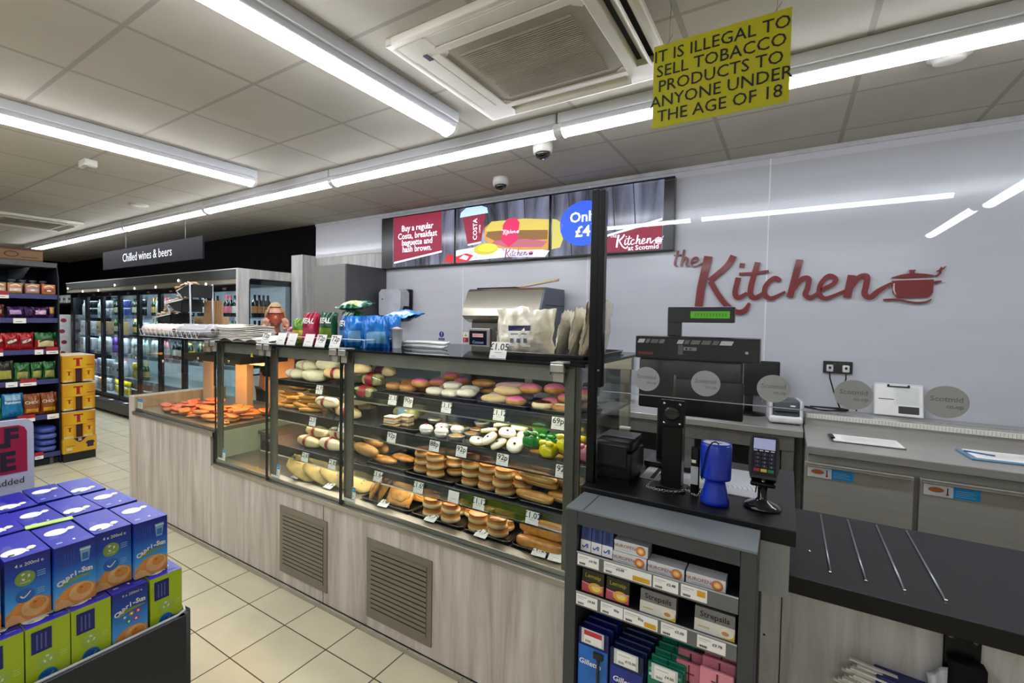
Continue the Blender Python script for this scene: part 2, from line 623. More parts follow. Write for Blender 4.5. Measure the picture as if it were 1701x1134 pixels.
# ---------------------------------------------------------------- ceiling lights
TUBE = emis('#f3f6ff', TUBE_POWER, 'lit_tube')
LBODY = M('#d9dbe0', 0.4, 0, 0.03)
LCLIP = M('#e8e8e8', 0.3)
def batten_proto():
    t = thing('ceiling_light', 'x', 'light')
    b = MB()
    b.bx(-0.92, 0.92, -0.065, 0.065, 0.03, 0.086, LBODY, 0.006)
    b.bx(-0.925, 0.925, -0.05, 0.05, 0.0, 0.035, LBODY, 0.01)
    b.build('housing', t)
    d = MB()
    n = 10
    prof = [(0.045 * math.cos(PI + PI * i / n), 0.002 + 0.034 * math.sin(PI + PI * i / n)) for i in range(n + 1)]
    d.prism(Matrix(((0, 0, 1), (1, 0, 0), (0, 1, 0))).to_4x4() @ Matrix.Translation((0, 0, -0.9)), prof, 1.8, TUBE)
    d.build('diffuser', t)
    for s in (-1, 1):
        e = MB()
        prof2 = [(x * 1.16, z * 1.16) for x, z in prof] + [(0.05, 0.03), (-0.05, 0.03)]
        e.prism(Matrix(((0, 0, 1), (1, 0, 0), (0, 1, 0))).to_4x4() @ Matrix.Translation((0, 0, s * 0.914 - 0.013)), prof2, 0.026, LCLIP)
        e.build('end_cap', t)
    return t
bat = batten_proto()
ZB = ZC - 0.0865
run = [(-9.4, 'farthest from the camera, over the drinks chillers'), (-7.55, 'over the left half of the drinks chillers'), (-5.7, 'over the right end of the drinks chillers'),
       (-4.27 + 0.42, 'above the paper bag rolls'), (-2.0, 'passing in front of the leftmost menu screen'), (-0.15, 'running behind the hanging yellow notice'), (1.7, 'at the far right end of the run')]
for i, (x, d) in enumerate(run):
    l = 'strip light in the long ceiling row, ' + d
    if i == 0:
        o = bat
        o.location = (x, 2.74, ZB); o['label'] = l; o['group'] = 'long row of strip lights'
    else:
        dup(bat, (x, 2.74, ZB), 0, l, 'long row of strip lights')
for x, y, l in ((-1.58, 1.44, 'strip light pointing at the counter, beside the air conditioning cassette'), (-3.48, 1.46, 'strip light pointing at the chillers, leftmost on the ceiling')):
    dup(bat, (x, y, ZB), PI / 2, l, 'strip lights across the shop')
for x, y in ((-1.58, -0.45), (-3.48, -0.4), (-5.5, -0.4), (-7.4, -0.4), (1.34, -4.25), (1.4, -2.37)):
    dup(bat, (x, y, ZB), PI / 2, 'strip light behind the camera, across the shop', 'strip lights behind the camera')
for x, y in ((0.15, -2.6), (-1.75, -2.6), (-3.65, -2.6), (-5.55, -2.6)):
    dup(bat, (x, y, ZB), 0, 'strip light behind the camera, along the shop', 'strip lights behind the camera')

# ---------------------------------------------------------------- air conditioning cassette
ACW = M('#e6e1d4', 0.5, 0, 0.05, 5)
ACG = M('#a8a190', 0.7, 0, 0.1, 6)
ACD = M('#1d1a17', 0.8)
t = thing('air_conditioning_cassette', 'square off-white air conditioning cassette with louvred grille in the ceiling', 'air conditioner', (-0.915, 2.035, ZC))
h = 0.465
b = MB()   # frame as ring with four slots: built from bars
for k in range(4):
    q = Matrix.Rotation(k * PI / 2, 4, 'Z')
    b.T = q
    b.bx(-h, h, -h, -0.425, -0.035, -0.0005, ACW, 0.006)                       # outer rim
    b.bx(-0.3, 0.3, -0.345, -0.3, -0.04, -0.0005, ACW, 0.004)              # inner rim
    b.poly(TR((0, 0, -0.037), rx=PI), [(-0.43, 0.43), (-0.43, 0.29), (-0.285, 0.29), (-0.285, 0.43)], ACW)
    b.prism(TR((0, 0, -0.036)), [(-0.43, -0.43), (-0.30, -0.43), (-0.30, -0.345), (-0.26, -0.29), (-0.29, -0.26), (-0.345, -0.30), (-0.43, -0.30)], 0.034, ACW)
    b.quad([(-0.3, -0.43, -0.003), (0.3, -0.43, -0.003), (0.3, -0.34, -0.003), (-0.3, -0.34, -0.003)], ACD)
b.T = Matrix()
b.build('frame', t)
for k in range(4):
    f = MB()
    tilt = (0.0, 0.85, 0.8, 0.0)[k]
    f.T = Matrix.Rotation(k * PI / 2, 4, 'Z') @ TR((0, -0.388, -0.026), rx=tilt)
    f.box((0, 0, 0 if tilt else -0.008), (0.592, 0.076 if not tilt else 0.072, 0.006), ACW, 0.002)
    f.build('flap', t)
g = MB()
a, c = 0.305, 0.055
g.prism(TR((0, 0, -0.034)), [(-a, -a + c), (-a + c, -a), (a - c, -a), (a, -a + c), (a, a - c), (a - c, a), (-a + c, a), (-a, a - c)], 0.03, ACG)
for i in range(34):
    y = -0.235 + i * 0.47 / 33
    g.box((0, y, -0.037), (0.48, 0.006, 0.008), ACG)
g.build('intake_grille', t)
bd = MB()
bd.box((-0.36, -0.3, -0.0385), (0.05, 0.022, 0.004), M('#22263a', 0.3), 0.001, rz=PI / 2)
bd.build('badge', t)

t2 = dup(t, (-7.6, 2.0, ZC - 0.002), 0, 'air conditioning cassette far down the shop above the sweet shelves')

# ---------------------------------------------------------------- small things on the ceiling
CAMW = M('#d6d3ca', 0.5)
DOME = M('#0c0c10', 0.12, 0, 0.05, coat=1.0)
def dome(loc, label):
    t = thing('dome_camera', label, 'camera', loc, 0, 'dome cameras')
    b = MB()
    b.lathe([(0.028, -0.062), (0.062, -0.062), (0.064, -0.03), (0.06, 0)], CAMW, 24)
    b.build('mount', t)
    d = MB()
    d.lathe([(0.001, -0.108), (0.02, -0.105), (0.038, -0.094), (0.048, -0.076), (0.05, -0.0622)], DOME, 24)
    d.build('dome', t)
    e = MB()
    e.lathe([(0.001, -0.112), (0.007, -0.1115), (0.008, -0.106)], CHROME, 12, TR((0.008, -0.008, 0)))
    e.build('lens', t)
    return t
dome((-1.327, 3.085, ZC), 'black dome camera nearer the hanging yellow notice')
dome((-1.92, 3.63, ZC), 'black dome camera closest to the top of the menu screens')
b = MB()
b.lathe([(0.03, -0.035), (0.05, -0.03), (0.055, -0.012), (0.07, -0.01), (0.07, 0)], CAMW, 24)
tag(b.build('smoke_detector', None, (0.52, 3.06, ZC)), 'round smoke detector beyond the right end of the light row', 'detector')
b = MB()
b.bx(-0.06, 0.06, -0.045, 0.045, -0.05, 0, CAMW, 0.006)
b.bx(-0.05, 0.07, -0.03, 0.03, -0.062, -0.05, M('#a9a7a0', 0.5), 0.004)
tag(b.build('ceiling_sensor', None, (-4.27, 1.5, ZC)), 'small boxy white sensor on a ceiling bar near the leftmost strip light', 'sensor')
b = MB()
b.lathe([(0.06, -0.014), (0.085, -0.008), (0.088, 0)], CAMW, 24)
tag(b.build('ceiling_rose', None, (-5.5, 2.4, ZC)), 'flat round cover plate on the ceiling tiles', 'cover plate')

# ---------------------------------------------------------------- hanging yellow notice
t = thing('hanging_notice', 'bright yellow tobacco age notice hung from the ceiling on two strings', 'sign', (-0.225, 2.0, 2.245))
b = MB()
YEL = M('#b5b008', 0.5, 0, 0.03)
b.bx(-0.205, 0.205, -0.0015, 0.0015, 0, 0.3, YEL)
F = fr((0, -0.0018, 0.15))
for i, l in enumerate(('IT IS ILLEGAL TO', 'SELL TOBACCO', 'PRODUCTS TO', 'ANYONE UNDER', 'THE AGE OF 18')):
    b.text(l, 0.059, INK, F, 0.0, 0.107 - i * 0.0545, bold=0.004, sx=0.93)
b.build('board', t)
for x in (-0.155, 0.165):
    s = MB()
    s.tube([(x - 0.01, 0, 0.285), (x, 0.0, 0.31), (x + 0.004, 0, ZC - 2.245 - 0.001)], 0.0012, M('#9a958a', 0.5), 6)
    s.tube([(x - 0.01, 0, 0.285), (x + 0.012, -0.003, 0.325)], 0.0012, M('#9a958a', 0.5), 6)
    s.build('string', t)
# ---------------------------------------------------------------- lettering of the wall sign (metres on the wall: x, z)
LOGO = {
 't1': [(-0.684, 2.063), (-0.702, 1.998), (-0.704, 1.957), (-0.684, 1.947)], 't2': [(-0.714, 2.029), (-0.663, 2.034)],
 'h1': [(-0.644, 2.069), (-0.663, 1.946)], 'h2': [(-0.655, 1.976), (-0.636, 2.011), (-0.62, 1.996), (-0.627, 1.953), (-0.604, 1.946)],
 'e1': [(-0.591, 1.972), (-0.555, 1.979), (-0.557, 2.004), (-0.581, 2.001), (-0.595, 1.967), (-0.575, 1.938), (-0.521, 1.963)],
 'K1': [(-0.485, 2.009), (-0.503, 1.906), (-0.525, 1.777), (-0.538, 1.64)], 'K2': [(-0.327, 2.003), (-0.368, 1.927), (-0.473, 1.827)],
 'K3': [(-0.466, 1.824), (-0.414, 1.727), (-0.358, 1.647), (-0.296, 1.603), (-0.251, 1.612), (-0.224, 1.667)],
 'i1': [(-0.294, 1.846), (-0.311, 1.74), (-0.289, 1.704), (-0.241, 1.739)], 'i2': [(-0.29, 1.935), (-0.26, 1.929)],
 'T1': [(-0.183, 1.948), (-0.215, 1.8), (-0.219, 1.726), (-0.189, 1.701), (-0.139, 1.744)], 'T2': [(-0.291, 1.872), (-0.206, 1.873), (-0.118, 1.883)],
 'c1': [(-0.053, 1.812), (-0.086, 1.835), (-0.132, 1.785), (-0.136, 1.724), (-0.098, 1.696), (-0.023, 1.741)],
 'H1': [(0.048, 1.952), (0.028, 1.836), (0.002, 1.701)], 'H2': [(0.013, 1.745), (0.061, 1.82), (0.098, 1.824), (0.095, 1.761), (0.085, 1.717), (0.116, 1.698), (0.163, 1.744)],
 'E1': [(0.163, 1.747), (0.225, 1.783), (0.235, 1.819), (0.201, 1.838), (0.163, 1.787), (0.158, 1.723), (0.195, 1.692), (0.289, 1.744)],
 'n1': [(0.316, 1.838), (0.296, 1.696)], 'n2': [(0.302, 1.738), (0.348, 1.82), (0.386, 1.827), (0.385, 1.766), (0.38, 1.718), (0.406, 1.694), (0.445, 1.735), (0.502, 1.782)],
 'hr': [(0.683, 1.78), (0.716, 1.784)], 'sw': [(0.467, 1.679), (0.527, 1.68), (0.604, 1.661), (0.651, 1.663), (0.679, 1.68)],
 'st1': [(0.691, 1.814), (0.708, 1.831), (0.711, 1.85), (0.732, 1.872)], 'st2': [(0.695, 1.844), (0.708, 1.852), (0.714, 1.87)]}
LIDP = [(0.496, 1.814), (0.541, 1.831), (0.58, 1.838), (0.579, 1.851), (0.574, 1.858), (0.607, 1.858), (0.601, 1.847), (0.601, 1.837), (0.646, 1.832), (0.694, 1.82), (0.646, 1.812), (0.552, 1.808)]
BODYP = [(0.503, 1.795), (0.508, 1.722), (0.528, 1.69), (0.667, 1.693), (0.683, 1.721), (0.684, 1.797)]
WID = {'t1': .013, 't2': .009, 'h1': .013, 'h2': .012, 'e1': .011, 'K1': .052, 'K2': .042, 'K3': .036, 'i1': .034, 'i2': .03, 'T1': .034, 'T2': .019,
       'c1': .03, 'H1': .038, 'H2': .03, 'E1': .027, 'n1': .04, 'n2': .03, 'hr': .012, 'sw': .011, 'st1': .009, 'st2': .007}
def kitchen_logo(mb, T, x, y, s, m, d=0.0, keys=None, pot=True, dz=0.001):
    """the shop-kitchen lettering, s metres per sign metre, centred on x, y"""
    f = lambda p: ((p[0] - 0.01) * s + x, (p[1] - 1.83) * s + y)
    for k, pts in LOGO.items():
        if keys and k not in keys:
            continue
        n = len(pts)
        q = []
        for i, p in enumerate(pts):
            wdt = WID[k] * s
            if i == n - 1 and k in ('K3', 'i1', 'T1', 'c1', 'H2', 'E1', 'n2', 'e1', 'h2', 't1', 'st1', 'st2', 'sw'):
                wdt *= 0.45
            q.append((*f(p), wdt))
        if len(q) == 2:
            q = [q[0], tuple((a + b) / 2 for a, b in zip(*q)), q[1]]
        mb.ribbon(T, q, m, d, dz + 0.00025 * len(k) + 0.0003 * (list(LOGO).index(k) % 9))
    if pot:
        for P in (LIDP, BODYP):
            Q = [f(p) for p in P]
            if d > 0:
                mb.prism(T @ Matrix.Translation((0, 0, dz)), Q[::-1] if P is LIDP else Q, d, m)
            else:
                mb.poly(T, Q[::-1] if P is LIDP else Q, m, dz)

RED = M('#760511', 0.3, 0, 0.06, 4, coat=0.25)
t = thing('wall_sign', 'raised dark red kitchen sign with a cooking pot on the white wall', 'sign', (0.01, YW, 1.83))
for nm, keys, pot in (('small_lettering', ('t1', 't2', 'h1', 'h2', 'e1'), False),
                      ('lettering', ('K1', 'K2', 'K3', 'i1', 'i2', 'T1', 'T2', 'c1', 'H1', 'H2', 'E1', 'n1', 'n2'), False),
                      ('pot_emblem', ('hr', 'sw', 'st1', 'st2'), True)):
    b = MB()
    kitchen_logo(b, fr((0, 0, 0)), 0, 0, 1.0, RED, 0.012, keys, pot, 0.008)
    if pot:
        kk = M('#d9b9bb', 0.4)
        b.ribbon(fr((0, -0.0205, 0)), [(0.503, -0.05, 0.006), (0.503, -0.09, 0.007), (0.512, -0.12, 0.004)], kk)
        b.ribbon(fr((0, -0.0205, 0)), [(0.5, -0.029, 0.004), (0.58, -0.029, 0.006), (0.66, -0.029, 0.004)], kk)
    b.build(nm, t)

# ---------------------------------------------------------------- menu screens
def plank_emit():
    m, nt, b = nodes('screen_planks')
    L = nt.links.new
    tc = nt.nodes.new('ShaderNodeTexCoord')
    mp = nt.nodes.new('ShaderNodeMapping')
    mp.inputs['Scale'].default_value = (5, 1, 0.9)
    mp.inputs['Rotation'].default_value = (0, 0.12, 0)
    L(tc.outputs['Object'], mp.inputs[0])
    n = nt.nodes.new('ShaderNodeTexNoise')
    n.inputs['Scale'].default_value = 1.4
    n.inputs['Detail'].default_value = 7
    n.inputs['Distortion'].default_value = 0.8
    L(mp.outputs[0], n.inputs[0])
    r = nt.nodes.new('ShaderNodeValToRGB')
    r.color_ramp.elements[0].position = 0.36
    r.color_ramp.elements[0].color = (*lin('#23232c'), 1)
    r.color_ramp.elements[1].position = 0.7
    r.color_ramp.elements[1].color = (*lin('#9298b4'), 1)
    L(n.outputs['Fac'], r.inputs[0])
    L(r.outputs[0], b.inputs['Emission Color'])
    b.inputs['Base Color'].default_value = (0.01, 0.01, 0.012, 1)
    b.inputs['Emission Strength'].default_value = 0.75
    b.inputs['Roughness'].default_value = 0.15
    return m
PLANK = plank_emit()
E_ = lambda c, k=0.95: emis(c, k, 'screen_ink')
eRED, eWHT, eBLU, eGAP = E_('#7d1230'), E_('#e9ecfa', 1.0), E_('#1f4fe0'), E_('#16161c', 0.6)
BEZ = M('#08080a', 0.25)
SX = (-3.615, -2.655, -1.68, -0.708)
Z0, Z1 = 2.066, 2.616
def screen(i, label):
    x0, x1 = SX[i], SX[i + 1]
    cx = (x0 + x1) / 2
    t = thing('menu_screen', label, 'screen', (cx, YW, Z0), 0, 'menu screens on the kitchen wall')
    b = MB()
    b.bx(x0 - cx + 0.002, x1 - cx - 0.002, -0.075, -0.001, 0, Z1 - Z0, BEZ, 0.003)
    b.build('bezel', t)
    p = MB()
    F = fr((0, -0.0755, 0))
    X = lambda x: x - cx
    Zz = lambda z: min(max(z - Z0, 0.012), Z1 - Z0 - 0.012)
    P = lambda *q: [(X(a), Zz(c)) for a, c in q]
    l, r_ = (x0 + (0.165 if i == 0 else 0.014)), (x1 - (0.075 if i == 2 else 0.012))
    p.rect(F, X(l), X(r_), 0.012, Z1 - Z0 - 0.014, PLANK, 0.0004)
    for q in range(1, 5):
        gx = l + (r_ - l) * q / 5 + 0.02 * math.sin(q * 3)
        p.poly(F, [(X(gx), 0.012), (X(gx) + 0.008, 0.012), (X(gx) - 0.03, Z1 - Z0 - 0.014), (X(gx) - 0.038, Z1 - Z0 - 0.014)], eGAP, 0.0007)
    if i == 0:
        p.poly(F, P((-3.437, 2.13), (-2.81, 2.21), (-2.817, 2.62), (-3.444, 2.62)), eRED, 0.001)
        p.poly(F, P((-3.43, 2.115), (-2.81, 2.195), (-2.81, 2.212), (-3.43, 2.133)), eWHT, 0.0012)
        for k, s in enumerate(('Buy a regular', 'Costa, breakfast', 'baguette and', 'hash brown.')):
            p.text(s, 0.088, eWHT, F, X(-3.125), (2.475, 2.395, 2.325, 2.255)[k] - Z0, bold=0.014, dz=0.0015, sx=0.88)
        p.poly(F, P((-2.78, 2.1), (-2.68, 2.075), (-2.67, 2.16), (-2.74, 2.17)), E_('#b01020'), 0.0014)
    if i == 1:
        p.poly(F, P((-2.64, 2.09), (-2.05, 2.10), (-1.72, 2.07), (-1.68, 2.13), (-2.16, 2.235), (-2.64, 2.2)), E_('#cfd8ee', 0.9), 0.001)
        p.poly(F, P((-2.508, 2.245), (-2.36, 2.262), (-2.316, 2.52), (-2.57, 2.51)), eRED, 0.0012)
        p.poly(F, P((-2.6, 2.515), (-2.29, 2.525), (-2.3, 2.575), (-2.36, 2.6), (-2.53, 2.6), (-2.59, 2.56)), E_('#aecbf2'), 0.0014)
        p.poly(F, P((-2.505, 2.235), (-2.36, 2.25), (-2.36, 2.265), (-2.507, 2.25)), eWHT, 0.0016)
        p.text('COSTA', 0.062, eWHT, F @ TR((X(-2.425), 2.385 - Z0, 0), rz=PI / 2), 0, 0, bold=0.015, dz=0.0018)
        p.text('COFFEE', 0.022, eWHT, F @ TR((X(-2.375), 2.385 - Z0, 0), rz=PI / 2), 0, 0, bold=0.01, dz=0.0018)
        bt = lambda c: E_(c, 0.9)
        p.poly(F, P((-2.33, 2.3), (-2.25, 2.2), (-1.95, 2.155), (-1.69, 2.14), (-1.69, 2.40), (-1.92, 2.43), (-2.25, 2.44), (-2.32, 2.39)), bt('#b98a3c'), 0.0014)
        p.poly(F, P((-2.32, 2.36), (-2.24, 2.335), (-1.69, 2.3), (-1.69, 2.40), (-1.92, 2.432), (-2.25, 2.44)), bt('#c3ae4c'), 0.0016)
        p.poly(F, P((-2.31, 2.31), (-2.2, 2.25), (-1.7, 2.23), (-1.7, 2.31), (-2.1, 2.345), (-2.29, 2.35)), bt('#7a5428'), 0.0017)
        p.poly(F, P((-2.25, 2.24), (-2.1, 2.19), (-1.75, 2.165), (-1.7, 2.21), (-1.9, 2.25), (-2.2, 2.26)), bt('#a8586a'), 0.0018)
        p.poly(F, P((-2.15, 2.26), (-2.07, 2.19), (-1.985, 2.245), (-1.965, 2.40), (-2.0, 2.45), (-2.09, 2.445), (-2.13, 2.4)), E_('#c01850'), 0.002)
        kitchen_logo(p, F, X(-2.055), 2.33 - Z0, 0.125, eWHT, dz=0.0024)
        kitchen_logo(p, F, X(-1.98), 2.135 - Z0, 0.22, E_('#6a1030'), dz=0.002)
        p.disc(F, X(-2.31), 2.19 - Z0, 0.13, 0.055, E_('#b5b02c'), 0.002)
        p.disc(F, X(-2.29), 2.2 - Z0, 0.1, 0.035, E_('#cfc840'), 0.0022)
        p.poly(F, P((-2.64, 2.08), (-2.5, 2.085), (-2.44, 2.14), (-2.52, 2.165), (-2.64, 2.14)), E_('#b81c28'), 0.0024)
        p.poly(F, P((-2.6, 2.12), (-2.52, 2.1), (-2.49, 2.13), (-2.55, 2.15)), eWHT, 0.0026)
    if i == 2:
        p.poly(F, P((-1.66, 2.14), (-1.585, 2.15), (-1.56, 2.22), (-1.585, 2.29), (-1.56, 2.34), (-1.62, 2.39), (-1.66, 2.40)), E_('#b9b25a', 0.9), 0.0012)
        p.disc(F, X(-1.39), 2.335 - Z0, 0.2, 0.185, eBLU, 0.0012, 40)
        p.text('Only', 0.118, eWHT, F, X(-1.39), 2.385 - Z0, bold=0.02, dz=0.0016)
        p.text('£4', 0.125, eWHT, F, X(-1.395), 2.265 - Z0, bold=0.02, dz=0.0016)
        p.poly(F, P((-1.2, 2.05), (-0.79, 2.05), (-0.79, 2.29), (-1.2, 2.2)), eRED, 0.001)
        p.poly(F, P((-1.2, 2.205), (-0.79, 2.295), (-0.79, 2.312), (-1.2, 2.222)), eWHT, 0.0012)
        kitchen_logo(p, F, X(-0.97), 2.165 - Z0, 0.27, eWHT, dz=0.0016)
        p.text('at Scotmid', 0.052, eWHT, F, X(-0.92), 2.1 - Z0, bold=0.015, dz=0.0016)
    p.build('display', t)
screen(0, 'leftmost menu screen, offer text on a dark red panel')
screen(1, 'middle menu screen picturing a coffee cup and a filled baguette')
screen(2, 'rightmost menu screen with a round blue price spot')

# ---------------------------------------------------------------- grey tall cabinet, timber partition, towel dispenser
GREY = M('#4c4f52', 0.45, 0, 0.05, 3)
GREYL = M('#767470', 0.5, 0, 0.05, 3)
t = thing('tall_cabinet', 'tall grey cabinet in the corner left of the menu screens', 'cabinet', (-3.83, 3.84, 0))
b = MB(); b.bx(-0.23, 0.23, -0.29, 0.32, 0, 2.075, GREY, 0.003); b.build('body', t)
d = MB(); d.bx(-0.23, 0.228, -0.312, -0.291, 0.08, 2.07, GREYL, 0.003); d.build('door', t)
S = MB()
S.bx(-4.95, -4.74, 3.93, YW - 0.002, 0, 2.285, WOODG, 0.003)
struct(S, 'trim_7')
S = MB()
S.bx(-4.74, -3.62, YW - 0.03, YW - 0.013, 2.26, 2.3, M('#dcdcdc', 0.5), 0.002)
struct(S, 'trim_8')
S = MB()
S.bx(-4.74, -3.62, YW - 0.02, YW - 0.001, 0, 2.26, WOODG)
struct(S, 'trim_9')
t = thing('paper_towel_dispenser', 'white rounded paper towel dispenser on the kitchen wall', 'dispenser', (-3.38, YW, 1.56))
b = MB()
prof = [(-0.155, 0.02), (-0.14, 0.0), (0.12, 0.0), (0.155, 0.1), (0.155, 0.24), (0.12, 0.275), (-0.12, 0.275), (-0.155, 0.24)]
pp = [(x, z) for x, z in prof]
b.prism(fr((0, -0.2, 0)) @ Matrix.Translation((0, 0, -0.03)), [(x * 0.97, z) for x, z in pp], 0.035, M('#b9bac2', 0.3))
b.prism(fr((0, -0.17, 0)) @ Matrix.Translation((0, 0, -0.1)), pp, 0.1, M('#b9bac2', 0.3))
b.build('cover', t)
k = MB()
k.bx(-0.157, 0.157, -0.072, -0.001, 0.0, 0.278, BLACK, 0.01)
k.bx(0.1, 0.158, -0.16, -0.07, 0.005, 0.1, BLACK, 0.01)
k.build('back_plate', t)
e = MB(); e.disc(fr((-0.1, -0.206, 0.17)), 0, 0, 0.012, 0.01, M('#5a5a62', 0.4)); e.build('badge', t)

# ---------------------------------------------------------------- safety stickers
def sticker(loc, label, kind):
    b = MB(); F = fr((0, -0.0006, 0))
    if kind == 0:
        b.disc(F, 0, 0.03, 0.03, 0.03, M('#16307e', 0.4))
        b.text('!', 0.055, WHITE, F, 0, 0.03, bold=0.02)
        b.rect(F, -0.038, 0.038, -0.03, -0.008, M('#16307e', 0.4))
        b.text('HAND WASH', 0.01, WHITE, F, 0, -0.019)
    else:
        b.rect(F, -0.03, 0.03, 0.01, 0.06, WHITE)
        b.poly(F, [(-0.02, 0.018), (0.02, 0.018), (0, 0.052)], M('#c8b23a', 0.5), 0.001)
        b.rect(F, -0.03, 0.03, -0.04, 0.005, M('#a01a24', 0.4))
        b.text('?', 0.04, WHITE, F, -0.012, -0.018, bold=0.02)
    tag(b.build('safety_sticker', None, loc), label, 'sticker')
sticker((-2.85, YW, 1.34), 'round blue exclamation safety sticker on the kitchen wall', 0)
sticker((-2.56, YW, 1.34), 'small red and white safety sticker beside the steel oven', 1)

# ---------------------------------------------------------------- back counter
CTOP = M('#b3b1ab', 0.3, 0.55, 0.08, 3, 0.04, 150, stretch=(1, 20, 20))
t = thing('back_counter', 'steel back counter under the menu screens with an open dark undershelf', 'counter', (-1.7, 3.9, 0))
b = MB(); b.bx(-1.82, 1.79, -0.3, 0.262, 0.86, 0.9, CTOP, 0.004); b.build('worktop', t)
f = MB()
f.bx(-1.8, -0.4, -0.25, 0.25, 0.1, 0.86, M('#8a8984', 0.4, 0.6, 0.05), 0.003)
f.bx(-0.4, 1.75, 0.2, 0.25, 0.1, 0.86, M('#26272a', 0.6))
f.bx(-0.4, 1.75, -0.25, 0.25, 0.1, 0.14, STEELD)
f.build('cabinet_body', t)
for x in (0.05, 1.2, 1.72):
    l = MB(); l.bx(x - 0.03, x + 0.03, -0.28, -0.2, 0, 0.86, M('#8f8d88', 0.35, 0.7), 0.003); l.build('leg', t)
r_ = MB(); r_.bx(-0.4, 1.75, -0.285, -0.25, 0.77, 0.855, M('#8f8d88', 0.35, 0.7), 0.003); r_.build('rail', t)

FRG = M('#a8a69e', 0.4, 0.45, 0.05, 3, 0.03, 150, stretch=(1, 20, 20))
t = thing('refrigerated_counter', 'steel refrigerated counter with two visible labelled drawers at right', 'fridge', (0.95, 3.7, 0))
b = MB()
b.bx(-0.85, 0.85, -0.47, 0.16, 0.1, 0.855, FRG, 0.004)
b.build('cabinet_body', t)
w_ = MB(); w_.bx(-0.855, 0.86, -0.5, 0.16, 0.86, 0.9, CTOP, 0.004); w_.build('worktop', t)
u = MB()
u.bx(-0.85, 0.86, 0.162, 0.46, 0.1, 0.968, CTOP, 0.003)
u.build('raised_shelf', t)
s_ = MB()
s_.bx(-0.845, 0.86, 0.15, 0.1615, 0.945, 0.972, M('#dddcd2', 0.5, 0, 0.05), 0.001)
for i in range(120):
    x = -0.84 + i * 0.0142
    s_.bx(x, x + 0.002, 0.149, 0.1505, 0.948, 0.97, M('#a8a79f', 0.5))
s_.build('edge_strip', t)
BAG_O = M('#b0662c', 0.6)
def drawer(x0, x1):
    d = MB()
    d.bx(x0, x1, -0.497, -0.472, 0.25, 0.815, FRG, 0.003)
    d.build('drawer', t)
    do = t.children[-1]
    h = MB(); h.bx(x0 + 0.003, x1 - 0.003, -0.514, -0.498, 0.802, 0.818, M('#d6d4cc', 0.25, 0.8), 0.003); h.build('handle', do)
    g = MB(); F = fr((x0 + 0.012, -0.498, 0.745))
    g.rect(F, 0, 0.178, 0, 0.05, M('#d9dde0', 0.5), 0.0008)
    g.disc(F, 0.04, 0.028, 0.026, 0.012, BAG_O, 0.0012)
    g.rect(F, 0.075, 0.079, 0.01, 0.042, INK, 0.0012)
    g.disc(F, 0.077, 0.012, 0.005, 0.005, M('#c02020', 0.5), 0.0014)
    g.rect(F, 0.095, 0.178, 0, 0.05, M('#1e8fd6', 0.4), 0.0012)
    for q in range(4):
        g.rect(F, 0.103, 0.165 - 0.01 * (q % 2), 0.011 + q * 0.008, 0.0125 + q * 0.008, M('#a8d4f0', 0.5), 0.0016)
    g.build('label_strip', do)
for x0 in (-0.865 + 0.005, -0.435, -0.005, 0.425):
    drawer(x0, x0 + 0.405)

# ---------------------------------------------------------------- stainless oven and peel
OV = M('#b3aea0', 0.22, 0.95, 0.05, 3, 0.03, 120, stretch=(1, 30, 30), name='polished_oven_steel')
t = thing('hooded_oven', 'stainless hooded oven with a dark control box on the back counter', 'oven', (-1.9, 3.75, 0.9))
hd = MB()
pr = [(-0.10, 0.63), (-0.14, 0.66), (-0.13, 0.72), (-0.05, 0.87), (-0.02, 0.89), (0.37, 0.89), (0.37, 0.6), (-0.02, 0.6)]
hd.prism(Matrix(((0, 0, 1), (1, 0, 0), (0, 1, 0))).to_4x4() @ Matrix.Translation((0, 0, -0.36)), pr, 0.7, OV)
hd.build('hood', t)
sd = MB()
sd.prism(Matrix(((0, 0, 1), (1, 0, 0), (0, 1, 0))).to_4x4() @ Matrix.Translation((0, 0, 0.341)), [(a * 0.98, z - 0.002) for a, z in pr], 0.012, M('#5c6572', 0.5, 0.2, 0.05))
sd.bx(0.354, 0.357, -0.05, 0.36, 0.745, 0.75, INK)
sd.build('side_panel', t)
b = MB(); b.bx(-0.33, 0.33, -0.03, 0.36, 0.03, 0.6, STEELD, 0.004)
for x in (-0.28, 0.28):
    for y in (0.02, 0.3):
        b.cyl((x, y, 0), (x, y, 0.03), 0.02, BLACK)
b.build('body', t)
c = MB(); c.bx(-0.34, -0.13, -0.06, -0.031, 0.31, 0.55, STEEL, 0.003); c.build('control_box', t)
co = t.children[-1]
c = MB(); F = fr((-0.235, -0.0605, 0.42))
c.rect(F, -0.095, 0.075, -0.1, 0.11, M('#0a0e22', 0.2))
c.rect(F, -0.065, 0.04, 0.055, 0.085, M('#d9a9a2', 0.5), 0.001)
c.text('MERRYCHEF', 0.018, M('#902020', 0.5), F, -0.012, 0.07, dz=0.0014)
c.text('Connex', 0.034, M('#9aa0b4', 0.5), F, -0.01, 0.01, bold=0.01, dz=0.001)
c.build('control_panel', co)
d = MB(); d.bx(-0.1, 0.31, -0.05, -0.031, 0.12, 0.56, M('#6a6862', 0.25, 0.8), 0.004); d.build('door', t)
h = MB(); h.tube([(-0.06, -0.051, 0.52), (-0.06, -0.08, 0.52), (0.27, -0.08, 0.52), (0.27, -0.051, 0.52)], 0.01, STEEL); h.build('door_handle', t.children[-1])
t = thing('oven_peel', 'thin black oven peel with a pale wooden handle lying on the oven', 'peel', (-1.95, 3.85, 1.7905), 0.0)
b = MB(); b.bx(-0.25, 0.12, -0.1, 0.1, 0.0, 0.012, BLACKM, 0.003); b.build('blade', t)
